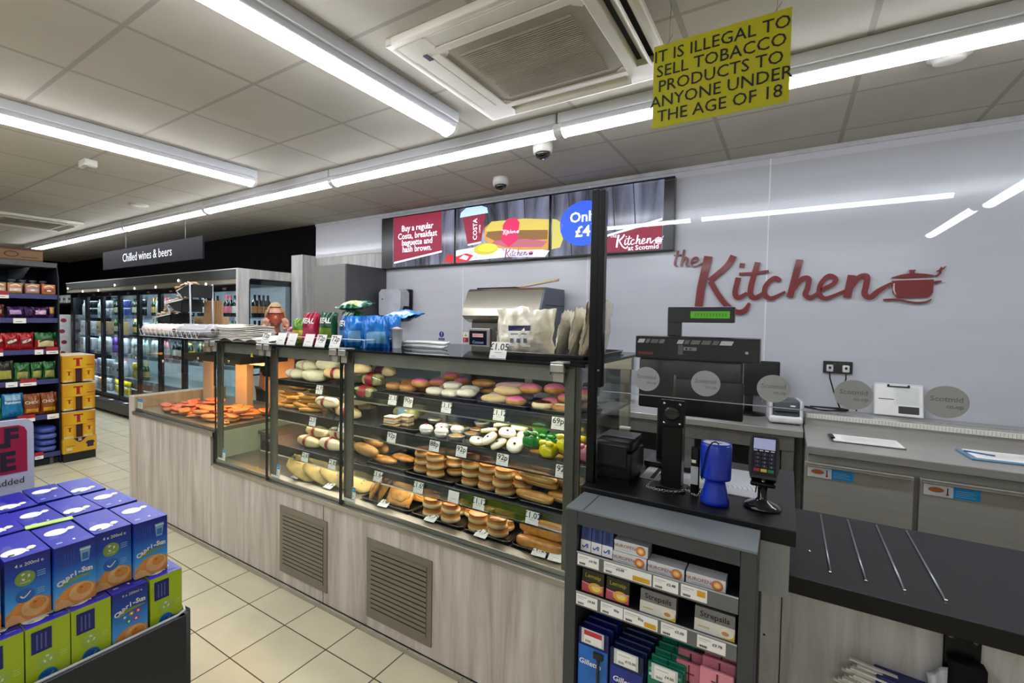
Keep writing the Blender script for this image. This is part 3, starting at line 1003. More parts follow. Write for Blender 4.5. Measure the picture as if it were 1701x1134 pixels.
b = MB(); b.tube([(0.1, 0, 0.012), (0.2, 0, 0.028), (0.45, 0, 0.066)], [0.009, 0.011, 0.013], M('#cdbb98', 0.6, 0, 0.1, 20)); b.build('handle', t)

# ---------------------------------------------------------------- things on the right of the back counter
t = thing('wall_socket', 'black double wall socket with two plugs in', 'socket', (0.265, YW, 1.205))
b = MB(); b.bx(-0.073, 0.073, -0.012, -0.0003, 0, 0.08, M('#1d1d20', 0.3, 0.3), 0.003)
for x in (-0.012, 0.012):
    b.bx(x - 0.004, x + 0.004, -0.0145, -0.012, 0.055, 0.068, M('#3a3a3e', 0.4))
b.build('face_plate', t)
for s, x in enumerate((-0.04, 0.04)):
    p = MB(); p.bx(x - 0.017, x + 0.017, -0.04, -0.0125, 0.012, 0.056, M('#cfcfcc', 0.4) if s == 0 else M('#d8d8d4', 0.4), 0.005)
    p.bx(x - 0.006, x + 0.006, -0.043, -0.04, 0.03, 0.046, BLACK)
    p.tube([(x, -0.03, 0.014), (x + 0.002, -0.03, -0.03), (x + 0.025 * (1 - 2 * s), -0.035, -0.12), (x + 0.06, -0.045, -0.228)], 0.004, BLACK)
    p.build('plug', t)
b = MB()
for k in range(3):
    b.tube(smooth([(0.1, 4.0 + 0.02 * k, 0.99), (0.14, 3.99 + k * 0.02, 0.985), (0.2, 4.02 - k * 0.01, 0.978), (0.31, 4.06, 0.98 + 0.004 * k), (0.29, 4.12 - 0.02 * k, 0.985), (0.13, 4.1, 0.985)]), 0.0045, BLACK)
tag(b.build('power_cables', None), 'tangle of black cables on the counter behind the label printer', 'cable')
t = thing('label_printer', 'white and grey desktop label printer on the back counter below the socket', 'printer', (-0.005, 3.87, 0.9), 0.12)
b = MB(); b.bx(-0.085, 0.085, -0.1, 0.1, 0.006, 0.05, M('#d8d9da', 0.35), 0.012)
b.bx(-0.085, -0.068, -0.09, 0.1, 0.03, 0.15, M('#d8d9da', 0.35), 0.008); b.bx(0.068, 0.085, -0.09, 0.1, 0.03, 0.15, M('#d8d9da', 0.35), 0.008)
for x in (-0.06, 0.06):
    b.cyl((x, -0.06, 0), (x, -0.06, 0.008), 0.01, BLACK); b.cyl((x, 0.06, 0), (x, 0.06, 0.008), 0.01, BLACK)
b.build('case', t)
c = MB(); c.bx(-0.067, 0.067, -0.085, 0.098, 0.05, 0.148, M('#4a5055', 0.35), 0.012); c.bx(-0.06, 0.06, -0.093, -0.084, 0.075, 0.08, BLACK)
c.bx(-0.015, 0.015, -0.088, -0.084, 0.03, 0.036, BLACK); c.bx(0.02, 0.045, -0.1, -0.084, 0.112, 0.12, WHITE, 0.002); c.build('lid', t)
t = thing('computer_monitor', 'black flat monitor on a round foot left of the label printer', 'monitor', (-0.205, 4.06, 0.9))
b = MB(); b.bx(-0.17, 0.17, -0.03, 0.0, 0.13, 0.37, BLACK, 0.01); b.build('screen', t)
b = MB(); b.lathe([(0.1, 0), (0.1, 0.008), (0.03, 0.016), (0.028, 0.02)], BLACK, 20); b.bx(-0.025, 0.025, -0.012, 0.012, 0.01, 0.16, BLACK, 0.005); b.build('foot', t)
t = thing('clipboard', 'clipboard of printed forms propped upright against the white wall', 'clipboard', (0.55, 4.09, 0.972), 0, None, (-0.26, 0, 0))
b = MB(); b.bx(-0.11, 0.11, -0.003, 0.0, 0, 0.2, M('#d5d8da', 0.4), 0.002); b.build('board', t)
p = MB(); p.bx(-0.105, 0.105, -0.0075, -0.0033, 0.004, 0.19, PAPER); F = fr((0, -0.0078, 0))
for i in range(18):
    p.rect(F, -0.02 + 0.01 * (i % 2), 0.09, 0.075 + i * 0.006, 0.0765 + i * 0.006, M('#b8bbbd', 0.6))
p.rect(F, 0.0, 0.09, 0.018, 0.062, M('#2c2e32', 0.6)); p.rect(F, -0.09, -0.02, 0.098, 0.103, M('#3a3c40', 0.6)); p.build('paper', t)
c = MB(); c.bx(-0.05, 0.05, -0.014, -0.0078, 0.176, 0.184, M('#3a3a3c', 0.3, 0.5), 0.002)
for x in (-0.045, 0.045): c.bx(x - 0.005, x + 0.005, -0.016, -0.0078, 0.178, 0.192, BLACK, 0.002)
c.build('clip', t)
t = thing('clipboard', 'clipboard lying flat with one white form on the refrigerated counter', 'clipboard', (0.35, 3.5, 0.9006), 0.05)
b = MB(); b.bx(-0.15, 0.14, -0.1, 0.1, 0, 0.004, M('#4a4c50', 0.4), 0.001); b.build('board', t)
p = MB(); p.bx(-0.14, 0.135, -0.095, 0.095, 0.0043, 0.008, PAPER)
for i in range(9): p.rect(fr((0, 0, 0.0082), '+z'), -0.1, 0.12, -0.07 + i * 0.016, -0.067 + i * 0.016, M('#c9cbcc', 0.6))
p.build('paper', t)
c = MB(); c.bx(-0.15, -0.132, -0.05, 0.05, 0.0083, 0.016, BLACK, 0.002); c.build('clip', t)
t = thing('document_wallet', 'blue edged wallet of papers lying at the right edge of the counter', 'papers', (0.86, 3.48, 0.9006), 0.06)
b = MB(); b.bx(-0.16, 0.16, -0.11, 0.11, 0, 0.006, M('#5a86a8', 0.3), 0.002); b.build('wallet', t)
p = MB(); p.bx(-0.14, 0.15, -0.09, 0.1, 0.0063, 0.011, PAPER, 0.001)
for i in range(8): p.rect(fr((0, 0, 0.0112), '+z'), -0.11, 0.12, -0.06 + i * 0.017, -0.057 + i * 0.017, M('#c9cbcc', 0.6))
p.build('paper', t)
p = MB(); p.tube([(-0.15, 0.03, 0.014), (-0.06, -0.02, 0.014)], 0.004, M('#2a5f9a', 0.4)); p.build('pen', t)
# ---------------------------------------------------------------- serving counter under the glass cases
YF = 1.738
t = thing('serving_counter', 'long pale wood-grain serving counter with two steel vent grilles', 'counter', (-2.35, YF, 0))
X = lambda x: x + 2.35
for x0, x1, z1 in ((-4.1, -3.005, 0.75), (-3.0, -1.925, 0.555), (-1.92, -0.52, 0.555)):
    b = MB(); b.bx(X(x0), X(x1), 0.0, 0.022, 0.03, z1, WOOD, 0.001); b.build('front_panel', t)
b = MB(); b.bx(-0.06, 0.055, 0.02, 0.8, 0, 0.885, WOOD, 0.002); tag(b.build('counter_end_panel', None, (-4.178, YF, 0)), 'narrow upright wood-grain panel closing the left end of the serving counter', 'panel')
b = MB(); b.bx(X(-4.09), X(-0.52), 0.024, 0.82, 0.0, 0.553, M('#3a3a3c', 0.6)); b.bx(X(-4.09), X(-3.0), 0.024, 0.82, 0.553, 0.748, M('#3a3a3c', 0.6)); b.build('carcass', t)
b = MB(); b.bx(X(-4.1), X(-0.52), -0.012, -0.0002, 0.0, 0.022, M('#b3ab9f', 0.35, 0.6), 0.002); b.bx(X(-4.1), X(-0.52), -0.011, -0.0002, 0.0225, 0.027, CHROME); b.build('skirting', t)
VENT = M('#8a8378', 0.4, 0.6, 0.05)
def vent(x0, x1, z0, z1, tilt, n):
    v = MB()
    m_ = 0.035
    for a, bb, c, d in ((x0, x1, z0, z0 + m_), (x0, x1, z1 - m_, z1), (x0, x0 + m_ * .8, z0 + m_, z1 - m_), (x1 - m_ * .8, x1, z0 + m_, z1 - m_)):
        v.bx(X(a), X(bb), -0.006, -0.0003, c, d, VENT)
    v.bx(X(x0 + 0.02), X(x1 - 0.02), -0.0011, -0.0003, z0 + 0.02, z1 - 0.02, M('#15130f', 0.8))
    v.build('vent_grille', t)
    vo = t.children[-1]
    for i in range(n):
        z = z0 + m_ + 0.008 + (z1 - z0 - 2 * m_ - 0.016) * i / (n - 1)
        s = MB(); s.box((X((x0 + x1) / 2), -0.007, z), (x1 - x0 - 2 * m_ * .8 + 0.004, 0.004, 0.017), VENT, 0, T=None)
        s.build('slat', vo)
        so = vo.children[-1]
    return vo
vent(-2.278, -1.89, 0.093, 0.47, 0, 14)
vent(-1.608, -1.222, 0.082, 0.467, 0, 14)

# ---------------------------------------------------------------- glass cases
TOPG = glass_mat('dark_top_glass', '#8f9898', 1.0, 0.03, 0.35, 0.06)
STRIPE = emis('#fff7e6', CASE_POWER, 'case_light')
DARKG = M('#16171a', 0.25, 0, 0.1)
def hinge_clip(parent, x, z=1.34):
    h = MB()
    h.bx(x - 0.024, x + 0.024, -0.03, 0.04, z + 0.0375, z + 0.043, STEEL, 0.001)
    h.prism(fr((x - 0.026, 0, z), '-x') @ TR(rz=0), [(-0.03, 0.04), (0.03, 0.004), (0.03, -0.008), (-0.03, 0.026)], 0.001, STEEL)
    h.bx(x - 0.026, x + 0.026, -0.032, -0.0085, z + 0.006, z + 0.037, M('#c4c2bc', 0.25, 0.7), 0.004)
    h.bx(x - 0.02, x + 0.02, -0.014, -0.0085, z - 0.03, z + 0.004, M('#a9a69c', 0.4, 0.4), 0.001)
    h.build('hinge_clip', parent)
case = thing('food_display_case', 'glass fronted chilled bakery case with four stepped levels of food', 'display case', (-1.77, YF, 0.555))
CX0, CX1, CZ = -2.955, -0.6, 0.555
X = lambda x: x + 1.77
Zc = lambda z: z - CZ
b = MB()
b.bx(X(CX0), X(CX1), -0.012, 0.84, 0.0, 0.028, STEELD, 0.002)
b.bx(X(CX0), X(CX1), -0.014, -0.0, 0.0, 0.026, STEEL, 0.003)
b.bx(X(CX0), X(CX1), 0.012, 0.07, 0.028, 0.05, STEEL, 0.003)
b.bx(X(CX0), X(CX1), 0.07, 0.82, 0.028, 0.046, M('#8d8b82', 0.3, 0.7))
b.build('deck', case)
# posts behind the glass
for x in (-2.925, -2.37, -1.765, -0.622):
    p = MB(); p.bx(X(x - 0.03), X(x + 0.03), 0.018, 0.03, 0.05, Zc(1.355), STEELD, 0.002); p.build('post', case)
for x0, x1, in ((-2.95, -2.412), (-2.408, -1.802), (-1.796, -0.605)):
    g = MB(); g.bx(X(x0), X(x1), 0.0, 0.006, 0.03, Zc(1.362), PANE); g.build('glass_door', case)
    do = case.children[-1]
    for x in (x0, x1 - 0.004):
        e = MB(); e.bx(X(x), X(x + 0.004), -0.0012, 0.0072, 0.029, Zc(1.363), M('#26302e', 0.2)); e.build('edge_seal', do)
for x in (-2.93, -2.44, -2.375, -1.83, -1.765, -0.665):
    hinge_clip(case, X(x), Zc(1.335))
# light bars and shelves
def bar(y, z, x0, x1):
    s = MB(); s.bx(X(x0), X(x1), y, y + 0.014, z, z + 0.008, STRIPE); s.build('light_bar', case)
s = MB(); s.bx(X(CX0) + 0.002, X(CX1) - 0.002, 0.032, 0.04, Zc(1.3), Zc(1.36), M('#8d8a83', 0.4, 0.4), 0.001); s.build('header_rail', case)
bar(0.05, Zc(1.325), -2.9, -0.64)
LEV = ((1.96, 1.135), (1.92, 0.955), (1.87, 0.757))
PRS = glass_mat('price_channel', '#a9aeb0', 0.8, 0.08, 0.0, 0.16)
for y, z in LEV:
    y0 = y - YF
    sh = MB(); sh.bx(X(-2.62), X(-0.612), y0, 0.8, Zc(z) - 0.014, Zc(z), M('#55565a', 0.25, 0.4), 0.001); sh.build('shelf', case)
    so = case.children[-1]
    st = MB(); st.bx(X(-2.62), X(-0.612), y0 - 0.0005, y0 + 0.004, Zc(z) - 0.034, Zc(z) - 0.0145, STEELD); st.build('nosing', so)
    st = MB()
    F = Matrix.Translation((0, y0, Zc(z) - 0.016))
    st.prism(Matrix(((0, 0, 1), (1, 0, 0), (0, 1, 0))).to_4x4() @ Matrix.Translation((0, 0, X(-2.62))), [(y0 - 0.0005, Zc(z) - 0.001), (y0 - 0.006, Zc(z) - 0.001), (y0 - 0.019, Zc(z) - 0.058), (y0 - 0.012, Zc(z) - 0.058)], 2.008, PRS)
    st.bx(X(-2.62), X(-0.612), y0 - 0.024, y0 - 0.0195, Zc(z) - 0.062, Zc(z) - 0.055, CHROME)
    st.build('price_strip', so)
    bar(y0 + 0.02, Zc(z) - 0.026, -2.58, -0.65)
# left partition panel of the empty bay
s = MB()
s.prism(fr((X(-2.64), 0, 0), '-x') , [(-0.8, 0.05), (-0.5, 0.05), (-0.5, 0.27), (-0.8, 0.62)], 0.012, M('#b7bd9b', 0.4, 0.2, 0.05))
s.build('side_panel', case)
s = MB(); s.bx(X(-2.952), X(-2.945), 0.034, 0.79, 0.048, 0.225, M('#c3c9a6', 0.4, 0.1, 0.05)); s.build('bay_side', case)  # pale green puts the bare steel's reflection into the colour
s = MB(); s.bx(X(-2.935), X(-2.62), 0.33, 0.79, 0.0465, 0.16, M('#4a483f', 0.4, 0.3), 0.003); s.bx(X(-2.935), X(-2.62), 0.31, 0.79, 0.161, 0.185, STEELD, 0.002); s.build('rear_step', case)
# right end glass and rear sliding doors
g = MB(); g.bx(X(-0.604), X(-0.598), 0.008, 0.845, 0.03, Zc(1.362), PANE); g.build('end_glass', case)
r_ = MB()
r_.bx(X(CX0), X(CX1) - 0.008, 0.8, 0.84, Zc(1.29), Zc(1.362), STEEL, 0.002)
r_.bx(X(CX0), X(CX1) - 0.008, 0.8, 0.84, 0.046, 0.09, STEEL, 0.002)
for x in (-2.925, -2.3, -1.72, -1.15, -0.64):
    r_.bx(X(x - 0.022), X(x + 0.022), 0.802, 0.838, 0.09, Zc(1.29), STEELV)
r_.build('rear_frame', case)
REARG = glass_mat('rear_pane', '#a9b0ae', 0.9, 0.03, 0.1, 0.1)
for x0, x1 in ((-2.92, -2.32), (-2.28, -1.74), (-1.70, -1.17), (-1.13, -0.66)):
    g = MB(); g.bx(X(x0), X(x1), 0.812, 0.818, 0.092, Zc(1.288), REARG); g.build('rear_door', case)
# top glass
tp = MB(); tp.bx(X(CX0), X(-0.57), -0.02, 0.86, Zc(1.364), Zc(1.3735), TOPG); tp.build('glass_top', case)
e = MB(); e.bx(X(CX0), X(-0.57), -0.024, -0.0205, Zc(1.3635), Zc(1.374), BLACK); e.bx(X(-0.57), X(-0.566), -0.02, 0.86, Zc(1.3635), Zc(1.374), BLACK); e.build('edge_band', tp and case.children[-1])
# warning triangles on the glass
def tri(x, z, parent):
    b = MB(); F = fr((x, -0.0006, z))
    b.poly(F, [(-0.014, 0), (0.014, 0), (0, 0.028)], M('#d8c020', 0.5)); b.text('!', 0.018, INK, F, 0, 0.009, bold=0.02)
    b.build('warning_triangle', parent)
tri(X(-2.55), Zc(1.29), case); tri(X(-2.49), Zc(0.625), case)

# ---------------------------------------------------------------- hot food unit
hot = thing('hot_food_display', 'low glass hot food unit glowing orange at the left end of the counter', 'display case', (-3.53, YF, 0.752))
X = lambda x: x + 3.53
Zc = lambda z: z - 0.752
b = MB()
b.bx(X(-4.105), X(-2.962), -0.012, 0.84, 0.0, 0.03, STEELD, 0.002)
b.bx(X(-4.105), X(-2.962), -0.014, 0.0, 0.0, 0.028, STEEL, 0.003)
b.bx(X(-4.1), X(-2.965), 0.012, 0.82, 0.03, 0.05, M('#9a9284', 0.3, 0.7))
b.build('deck', hot)
g = MB(); g.bx(X(-4.1), X(-2.972), 0.0, 0.006, 0.03, Zc(1.362), PANE); g.build('glass_door', hot)
for x in (-4.103, -2.974):
    g = MB(); g.bx(X(x), X(x + 0.006), 0.008, 0.84, 0.05, Zc(1.362), PANE); g.build('end_glass', hot)
hinge_clip(hot, X(-3.0), Zc(1.328)); 
WRM = M('#d8bc9c', 0.45, 0.15, 0.06, 5)
p = MB()
p.bx(X(-4.07), X(-3.93), 0.55, 0.57, 0.05, Zc(1.27), WRM, 0.002)
p.bx(X(-3.93), X(-3.72), 0.79, 0.81, 0.05, Zc(0.96), WRM, 0.002)
p.bx(X(-3.66), X(-3.50), 0.6, 0.66, 0.05, Zc(1.19), WRM, 0.002)
p.bx(X(-3.48), X(-3.05), 0.79, 0.81, 0.05, Zc(1.0), WRM, 0.002)
p.build('rear_panels', hot)
fl = MB(); fl.box((X(-3.2), 0.72, Zc(1.1)), (0.3, 0.012, 0.3), WRM, 0.002, T=None); fl.build('serving_flap', hot)
h = MB(); h.bx(X(-3.72), X(-2.98), 0.2, 0.6, Zc(1.2), Zc(1.245), M('#5a5148', 0.4, 0.4), 0.003); h.build('heater_hood', hot)
for x in (-3.55, -3.15):
    q = MB(); q.tube([(X(x - 0.15), 0.4, Zc(1.19)), (X(x + 0.15), 0.4, Zc(1.19))], 0.011, emis('#ff9a45', 14, 'heat_lamp')); q.build('heat_lamp', hot)
for x in (-3.5, -3.1):
    q = MB(); q.lathe([(0.014, 0), (0.014, 0.012)], CHROME, 14, fr((X(x), 0.199, Zc(1.22)))); q.build('hood_bolt', hot)
tp = MB(); tp.bx(X(-4.11), X(-2.96), -0.02, 0.86, Zc(1.364), Zc(1.3735), TOPG); tp.build('glass_top', hot)
e = MB(); e.bx(X(-4.11), X(-2.96), -0.024, -0.0205, Zc(1.3635), Zc(1.374), BLACK); e.build('edge_band', hot.children[-1])
tri(X(-3.2), Zc(1.285), hot)
for x in (-4.05, -3.62):
    q = MB(); q.lathe([(0.012, 0), (0.012, 0.01)], CHROME, 12, fr((X(x), 0.0, Zc(1.2)))); q.build('glass_stud', hot)
la = bpy.data.lights.new('heat_glow', 'AREA')
la.shape = 'RECTANGLE'; la.size, la.size_y, la.energy, la.color = 0.8, 0.3, 7.0, (1.0, 0.5, 0.2)
lo = bpy.data.objects.new('heat_glow', la); COL.objects.link(lo); lo.location = (-3.4, 2.1, 1.195)

# ---------------------------------------------------------------- price cards
def price_card(loc, txt, label, size=(0.056, 0.05), tilt=0.22, flat=False, rz=0.0, fs=0.03):
    b = MB()
    w_, h_ = size
    b.bx(-w_ / 2, w_ / 2, -0.0008, 0.0008, 0, h_, PAPER)
    F = fr((0, -0.001, 0))
    if txt:
        b.text(txt, fs * 1.1, INK, F, 0, h_ * 0.68, bold=0.012, dz=0.0006)
    b.rect(F, -w_ * 0.22, w_ * 0.22, h_ * 0.33, h_ * 0.36, M('#8a8a8a', 0.6), 0.0006)
    b.rect(F, -w_ * 0.4, -w_ * 0.1, h_ * 0.1, h_ * 0.13, M('#b0b0b0', 0.6), 0.0006)
    o = b.build('price_card', None, loc, rot=(-1.25 if flat else -tilt, 0, rz))
    return tag(o, label, 'price card', 'price cards in the food case')
for x, txt, l in ((-2.188, '£2.95', 'price card under the paper wrapped subs on the top shelf'), (-1.63, '£1.10', 'price card reading £1.10 on the top shelf edge'), (-1.527, '90p', 'price card reading 90p under the fudge doughnuts'),
                  (-1.296, '£1.12', 'price card reading £1.12 under the white iced buns'), (-1.016, '£1.12', 'price card reading £1.12 under the long iced fingers'), (-0.745, '69p', 'price card reading 69p at the right end of the top shelf')):
    price_card((x, 1.936, 1.083), txt, l)
for x, txt, l in ((-2.201, '£2.59', 'price card reading £2.59 under the red banded wraps'), (-1.958, '£2.77', 'price card half hidden by the door post, second shelf'), (-1.602, '92p', 'price card reading 92p below the shortcake slices'), (-1.336, '88p', 'price card reading 88p below the white foil cakes'),
                  (-1.184, '92p', 'price card reading 92p right next to the 88p card'), (-0.975, '92p', 'price card reading 92p below the iced biscuits'), (-0.708, '92p', 'price card reading 92p below the yellow cakes')):
    price_card((x, 1.897, 0.9), txt, l)
for x, txt, l in ((-2.205, '£2.65', 'price card reading £2.65 in front of the banded baguettes'), (-1.98, '£2.85', 'price card beside the middle door post, third shelf'), (-1.646, '£1.64', 'price card reading £1.64 below the two small pasties'), (-1.389, '£1.69', 'price card reading £1.69 above the flaky pasties'),
                  (-1.191, '', 'printed card without a price on the third shelf edge'), (-1.059, '£1.12', 'price card reading £1.12 on the third shelf edge'), (-0.811, '£1.02', 'price card reading £1.02 above the sausage rolls')):
    price_card((x, 1.846, 0.703), txt, l)
for x, y, txt, l, rz in ((-1.567, 1.79, '£1.69', 'card lying flat in front of the flaky pasties', 0.1), (-1.284, 1.79, '£1.79', 'card lying flat in front of the orange topped pies', 0.0), (-1.02, 1.79, '£1.79', 'card lying flat in front of the plain pies', 0.0),
                         (-0.756, 1.785, '£1.26', 'card lying flat in front of the sausage rolls', 0.1), (-0.689, 1.786, '', 'small blank white card at the front right corner of the case', 0.1), (-2.24, 1.80, '£3.60', 'card lying flat in front of the flat breads, left one', 0.0), (-1.97, 1.80, '£3.60', 'card lying flat in front of the flat breads, right one', 0.0)):
    price_card((x, y, 0.612), txt, l, flat=True, rz=rz)
def allergy(loc, label):
    b = MB()
    b.bx(-0.04, 0.04, -0.0008, 0.0008, 0, 0.075, PAPER)
    F = fr((0, -0.001, 0))
    b.rect(F, -0.04, 0.04, 0.05, 0.075, M('#2f8fc8', 0.4))
    b.text('Food Allergies?', 0.0105, M('#bfe0f4', 0.5), F, 0, 0.062)
    for i in range(4):
        b.rect(F, -0.032, 0.032 - 0.008 * (i % 2), 0.012 + i * 0.009, 0.0145 + i * 0.009, M('#4a4a4c', 0.6))
    tag(b.build('allergy_card', None, loc, rot=(-0.06, 0, 0)), label, 'card', 'blue allergy cards')
allergy((-1.752, 1.756, 0.606), 'blue headed allergy card in the corner of the right glass door')
allergy((-2.352, 1.756, 0.606), 'blue headed allergy card in the corner of the middle glass door')
allergy((-2.905, 1.756, 0.606), 'blue headed allergy card in the corner of the narrow left glass door')
allergy((-4.04, 1.757, 0.803), 'blue headed allergy card in the hot food unit')
# ---------------------------------------------------------------- food materials
CRUST = M('#a06c2c', 0.55, 0, 0.1, 22, 0.25, 40, col2='#cf9e58', sss=0.1)
PALEC = M('#cfae76', 0.6, 0, 0.1, 16, 0.2, 40, col2='#e4cfa2')
PIE = M('#bd9a62', 0.6, 0, 0.1, 14, 0.2, 50, col2='#d8bd8c')
PIERIM = M('#7d4417', 0.55, 0, 0.15, 30, 0.2, 40, col2='#b06c2c')
PIEDK = M('#a8692c', 0.55, 0, 0.1, 14, 0.2, 40, col2='#cf9048')
PIEIN = M('#8a5220', 0.45, 0, 0.1, 40, 0.3, 60, col2='#c9924e')
FILLR = M('#a14f28', 0.45, 0, 0.1, 30, 0.4, 60, col2='#dba070')
ORANGE = M('#d9862a', 0.3, 0, 0.1, 20, 0.1, 50, col2='#c76018', coat=0.4)
GOLD = M('#a8661c', 0.42, 0, 0.1, 34, 0.4, 40, col2='#d89a44', coat=0.2)
BROWN = M('#8a5a33', 0.5, 0, 0.1, 16, 0.2, 40, col2='#b5834e')
FUDGE = M('#a06a38', 0.4, 0, 0.1, 16, 0.1, 40, col2='#b98650', coat=0.2)
PINK = M('#dc7396', 0.35, 0, 0.06, 14, 0.1, 40, coat=0.3)
LILAC = M('#cfa0b4', 0.5, 0, 0.08, 14, 0.1, 40, coat=0.1)
ICEW = M('#ece6da', 0.4, 0, 0.05, 14, 0.12, 30)
CREAM = M('#e6d3a8', 0.5, 0, 0.08, 16, 0.15, 30)
CHOC = M('#3a2013', 0.3, 0, 0.15, 14, coat=0.3)
GREEN = M('#0f7a24', 0.15, 0, 0.12, 10, coat=0.8)
YELLOW = M('#d9cc10', 0.18, 0, 0.08, 10, coat=0.7)
PINKG = M('#d67a90', 0.2, 0, 0.08, 10, coat=0.7)
FOIL = M('#d7d6d2', 0.3, 0.5, 0.05, 30)
PAPERW = M('#e2dcbc', 0.55, 0, 0.1, 18, 0.4, 30)
BANDR = M('#8e1526', 0.45, 0, 0.08)
BANDP = M('#5a2440', 0.45, 0, 0.08)
HOTO = M('#c96a30', 0.4, 0, 0.1, 20, 0.3, 30, col2='#dc9448')
HOTR = M('#b04a2c', 0.4, 0, 0.1, 20, 0.3, 30, col2='#d07a50')
BATTER = M('#c8862c', 0.5, 0, 0.1, 24, 0.4, 40, col2='#dfa648')
SALAD = M('#7d8a45', 0.5, 0, 0.2, 30, 0.4, 40, col2='#c7b98a')
FLATB = M('#a98c48', 0.6, 0, 0.1, 16, 0.3, 30, col2='#c9ad68')
WRAPC = glass_mat('cling_film', '#f0f2ee', 0.6, 0.12, 0.0, 0.1)
TRAYM = M('#1a1718', 0.3, 0.2, 0.2, 8)

def tray(x0, x1, y0, y1, z, label, h=0.014):
    b = MB()
    w_, d_ = x1 - x0, y1 - y0
    cx, cy = (x0 + x1) / 2, (y0 + y1) / 2
    b.bx(-w_ / 2, w_ / 2, -d_ / 2, d_ / 2, 0, 0.003, TRAYM)
    r_ = 0.02
    pts = []
    for sx_, sy_, a0 in ((1, 1, 0), (-1, 1, 90), (-1, -1, 180), (1, -1, 270)):
        for k in range(4):
            a = math.radians(a0 + k * 30)
            pts.append((sx_ * (w_ / 2 - r_) + r_ * math.cos(a), sy_ * (d_ / 2 - r_) + r_ * math.sin(a), h))
    b.tube(pts, 0.0028, M('#55524f', 0.25, 0.7), 6, True)
    n = len(pts)
    vs = [(p[0], p[1], h) for p in pts] + [(p[0] * 0.97, p[1] * 0.97, 0.002) for p in pts]
    b.add(vs, [(i, (i + 1) % n, n + (i + 1) % n, n + i) for i in range(n)], TRAYM)
    o = tag(b.build('baking_tray', None, (cx, cy, z + 0.0005)), label, 'tray', 'black baking trays')
    obstacle(o)
    return o

PROTOS = []
def proto(mb, name):
    o = mb.build(name)
    PROTOS.append(o)
    return o
USED = set()
def place(o, loc, rot, label, cat, group):
    """first use moves the prototype itself, later uses copy it"""
    if o.name in USED:
        o = o.copy()
        COL.objects.link(o)
    else:
        USED.add(o.name)
    o.location = loc
    o.rotation_euler = rot
    tag(o, label, cat, group)
    lv = [q for q in LEVELS if q <= loc[2] + 0.02]
    if cat in FOODS and lv:
        up_ = [q for q in LEVELS[:4] if q > max(lv) + 0.05] if max(lv) != 0.802 else []
        if settle(o, max(lv), top=(min(up_) - 0.016) if up_ else (1.3 if max(lv) > 1 else None)) is None:
            if o in PROTOS:
                USED.discard(o.name)
                for q in ('label', 'category', 'group'):
                    if q in o: del o[q]
            else:
                bpy.data.objects.remove(o)
            return None
    return o
LEVELS = (0.601, 0.757, 0.955, 1.135, 0.802)
FOODS = ('pie', 'pasty', 'pastry', 'sausage roll', 'bread', 'pastry roll', 'baguette', 'battered finger', 'wrap', 'shortcake', 'cake', 'tart', 'biscuit', 'sub', 'roll', 'doughnut', 'bun', 'finger bun', 'hot savoury')

def pie_mb(top, side=PIE, r=0.0445, h=0.0385):
    b = MB()
    b.lathe([(r * 0.8, 0), (r * 0.97, h * 0.14), (r, h * 0.34), (r * 0.95, h * 0.56), (r * 0.9, h * 0.66), (r * 0.92, h * 0.84), (r * 0.95, h), (r * 0.9, h * 1.01), (r * 0.86, h * 0.8), (r * 0.8, h * 0.7), (r * 0.4, h * 0.76), (0.0005, h * 0.74)],
            [side, side, side, PIEDK, PIEDK, PIERIM, PIERIM, PIEDK, top, top, top], 24)
    return b
pies = [proto(pie_mb(PIEIN), 'pie'), proto(pie_mb(FILLR, PIE), 'pie'), proto(pie_mb(PALEC, PALEC), 'pie')]
quiche = proto(pie_mb(ORANGE, PALEC, 0.045, 0.042), 'pie')
STK = {1: ['single'], 2: ['lower', 'upper'], 3: ['bottom', 'middle', 'top'], 4: ['bottom', 'second', 'third', 'top']}
def stack(x, y, z, n, kinds, where, cat='pie', grp='stacked savoury pies'):
    for k in range(n):
        o = kinds[(k + n) % len(kinds)] if k < n - 1 else kinds[0]
        hh = 0.0425 if o is quiche else 0.039
        place(o, (x + R.uniform(-.003, .003), y + R.uniform(-.003, .003), z + k * hh), (R.uniform(-.03, .03), R.uniform(-.03, .03), R.uniform(0, 6)),
              '%s pie of the %s' % (STK[n][k], where), cat, grp)
        
# deck, z 0.606
ZD = 0.6015
tray(-1.73, -1.415, 1.812, 2.10, ZD, 'black tray of flaky pasties on the case floor')
tray(-1.405, -1.125, 1.812, 2.10, ZD, 'black tray of orange topped pies on the case floor')
tray(-1.115, -0.895, 1.812, 2.10, ZD, 'black tray of plain crimped pies on the case floor')
tray(-0.885, -0.655, 1.812, 2.10, ZD, 'black tray of sausage rolls on the case floor')
zt = ZD + 0.005
def pasty_mb(seed):
    b = MB()
    b.blob((0.066, 0.064, 0.011), GOLD, 3.4, 0.05, seed, fq=3)
    b.blob((0.05, 0.046, 0.009), GOLD, 2.4, 0.07, seed + 9, TR((0, 0, 0.011)), fq=3.5)
    for i in range(14):
        a = -0.058 + i * 0.009
        b.box((a, -0.056, 0.011), (0.005, 0.013, 0.01), CRUST, 0.002)
        b.box((-0.058, a, 0.011), (0.013, 0.005, 0.01), CRUST, 0.002)
    return b
pst = [proto(pasty_mb(3), 'flaky_pasty'), proto(pasty_mb(11), 'flaky_pasty')]
for k in range(2):
    place(pst[k % 2], (-1.675 + k * 0.05, 1.875 + k * 0.02, zt + 0.06), (0.25, -1.05, 0.5), ('flaky pasty standing on edge, farthest left on its tray', 'flaky pasty standing on edge, second from the left')[k], 'pasty', 'flaky pasties')
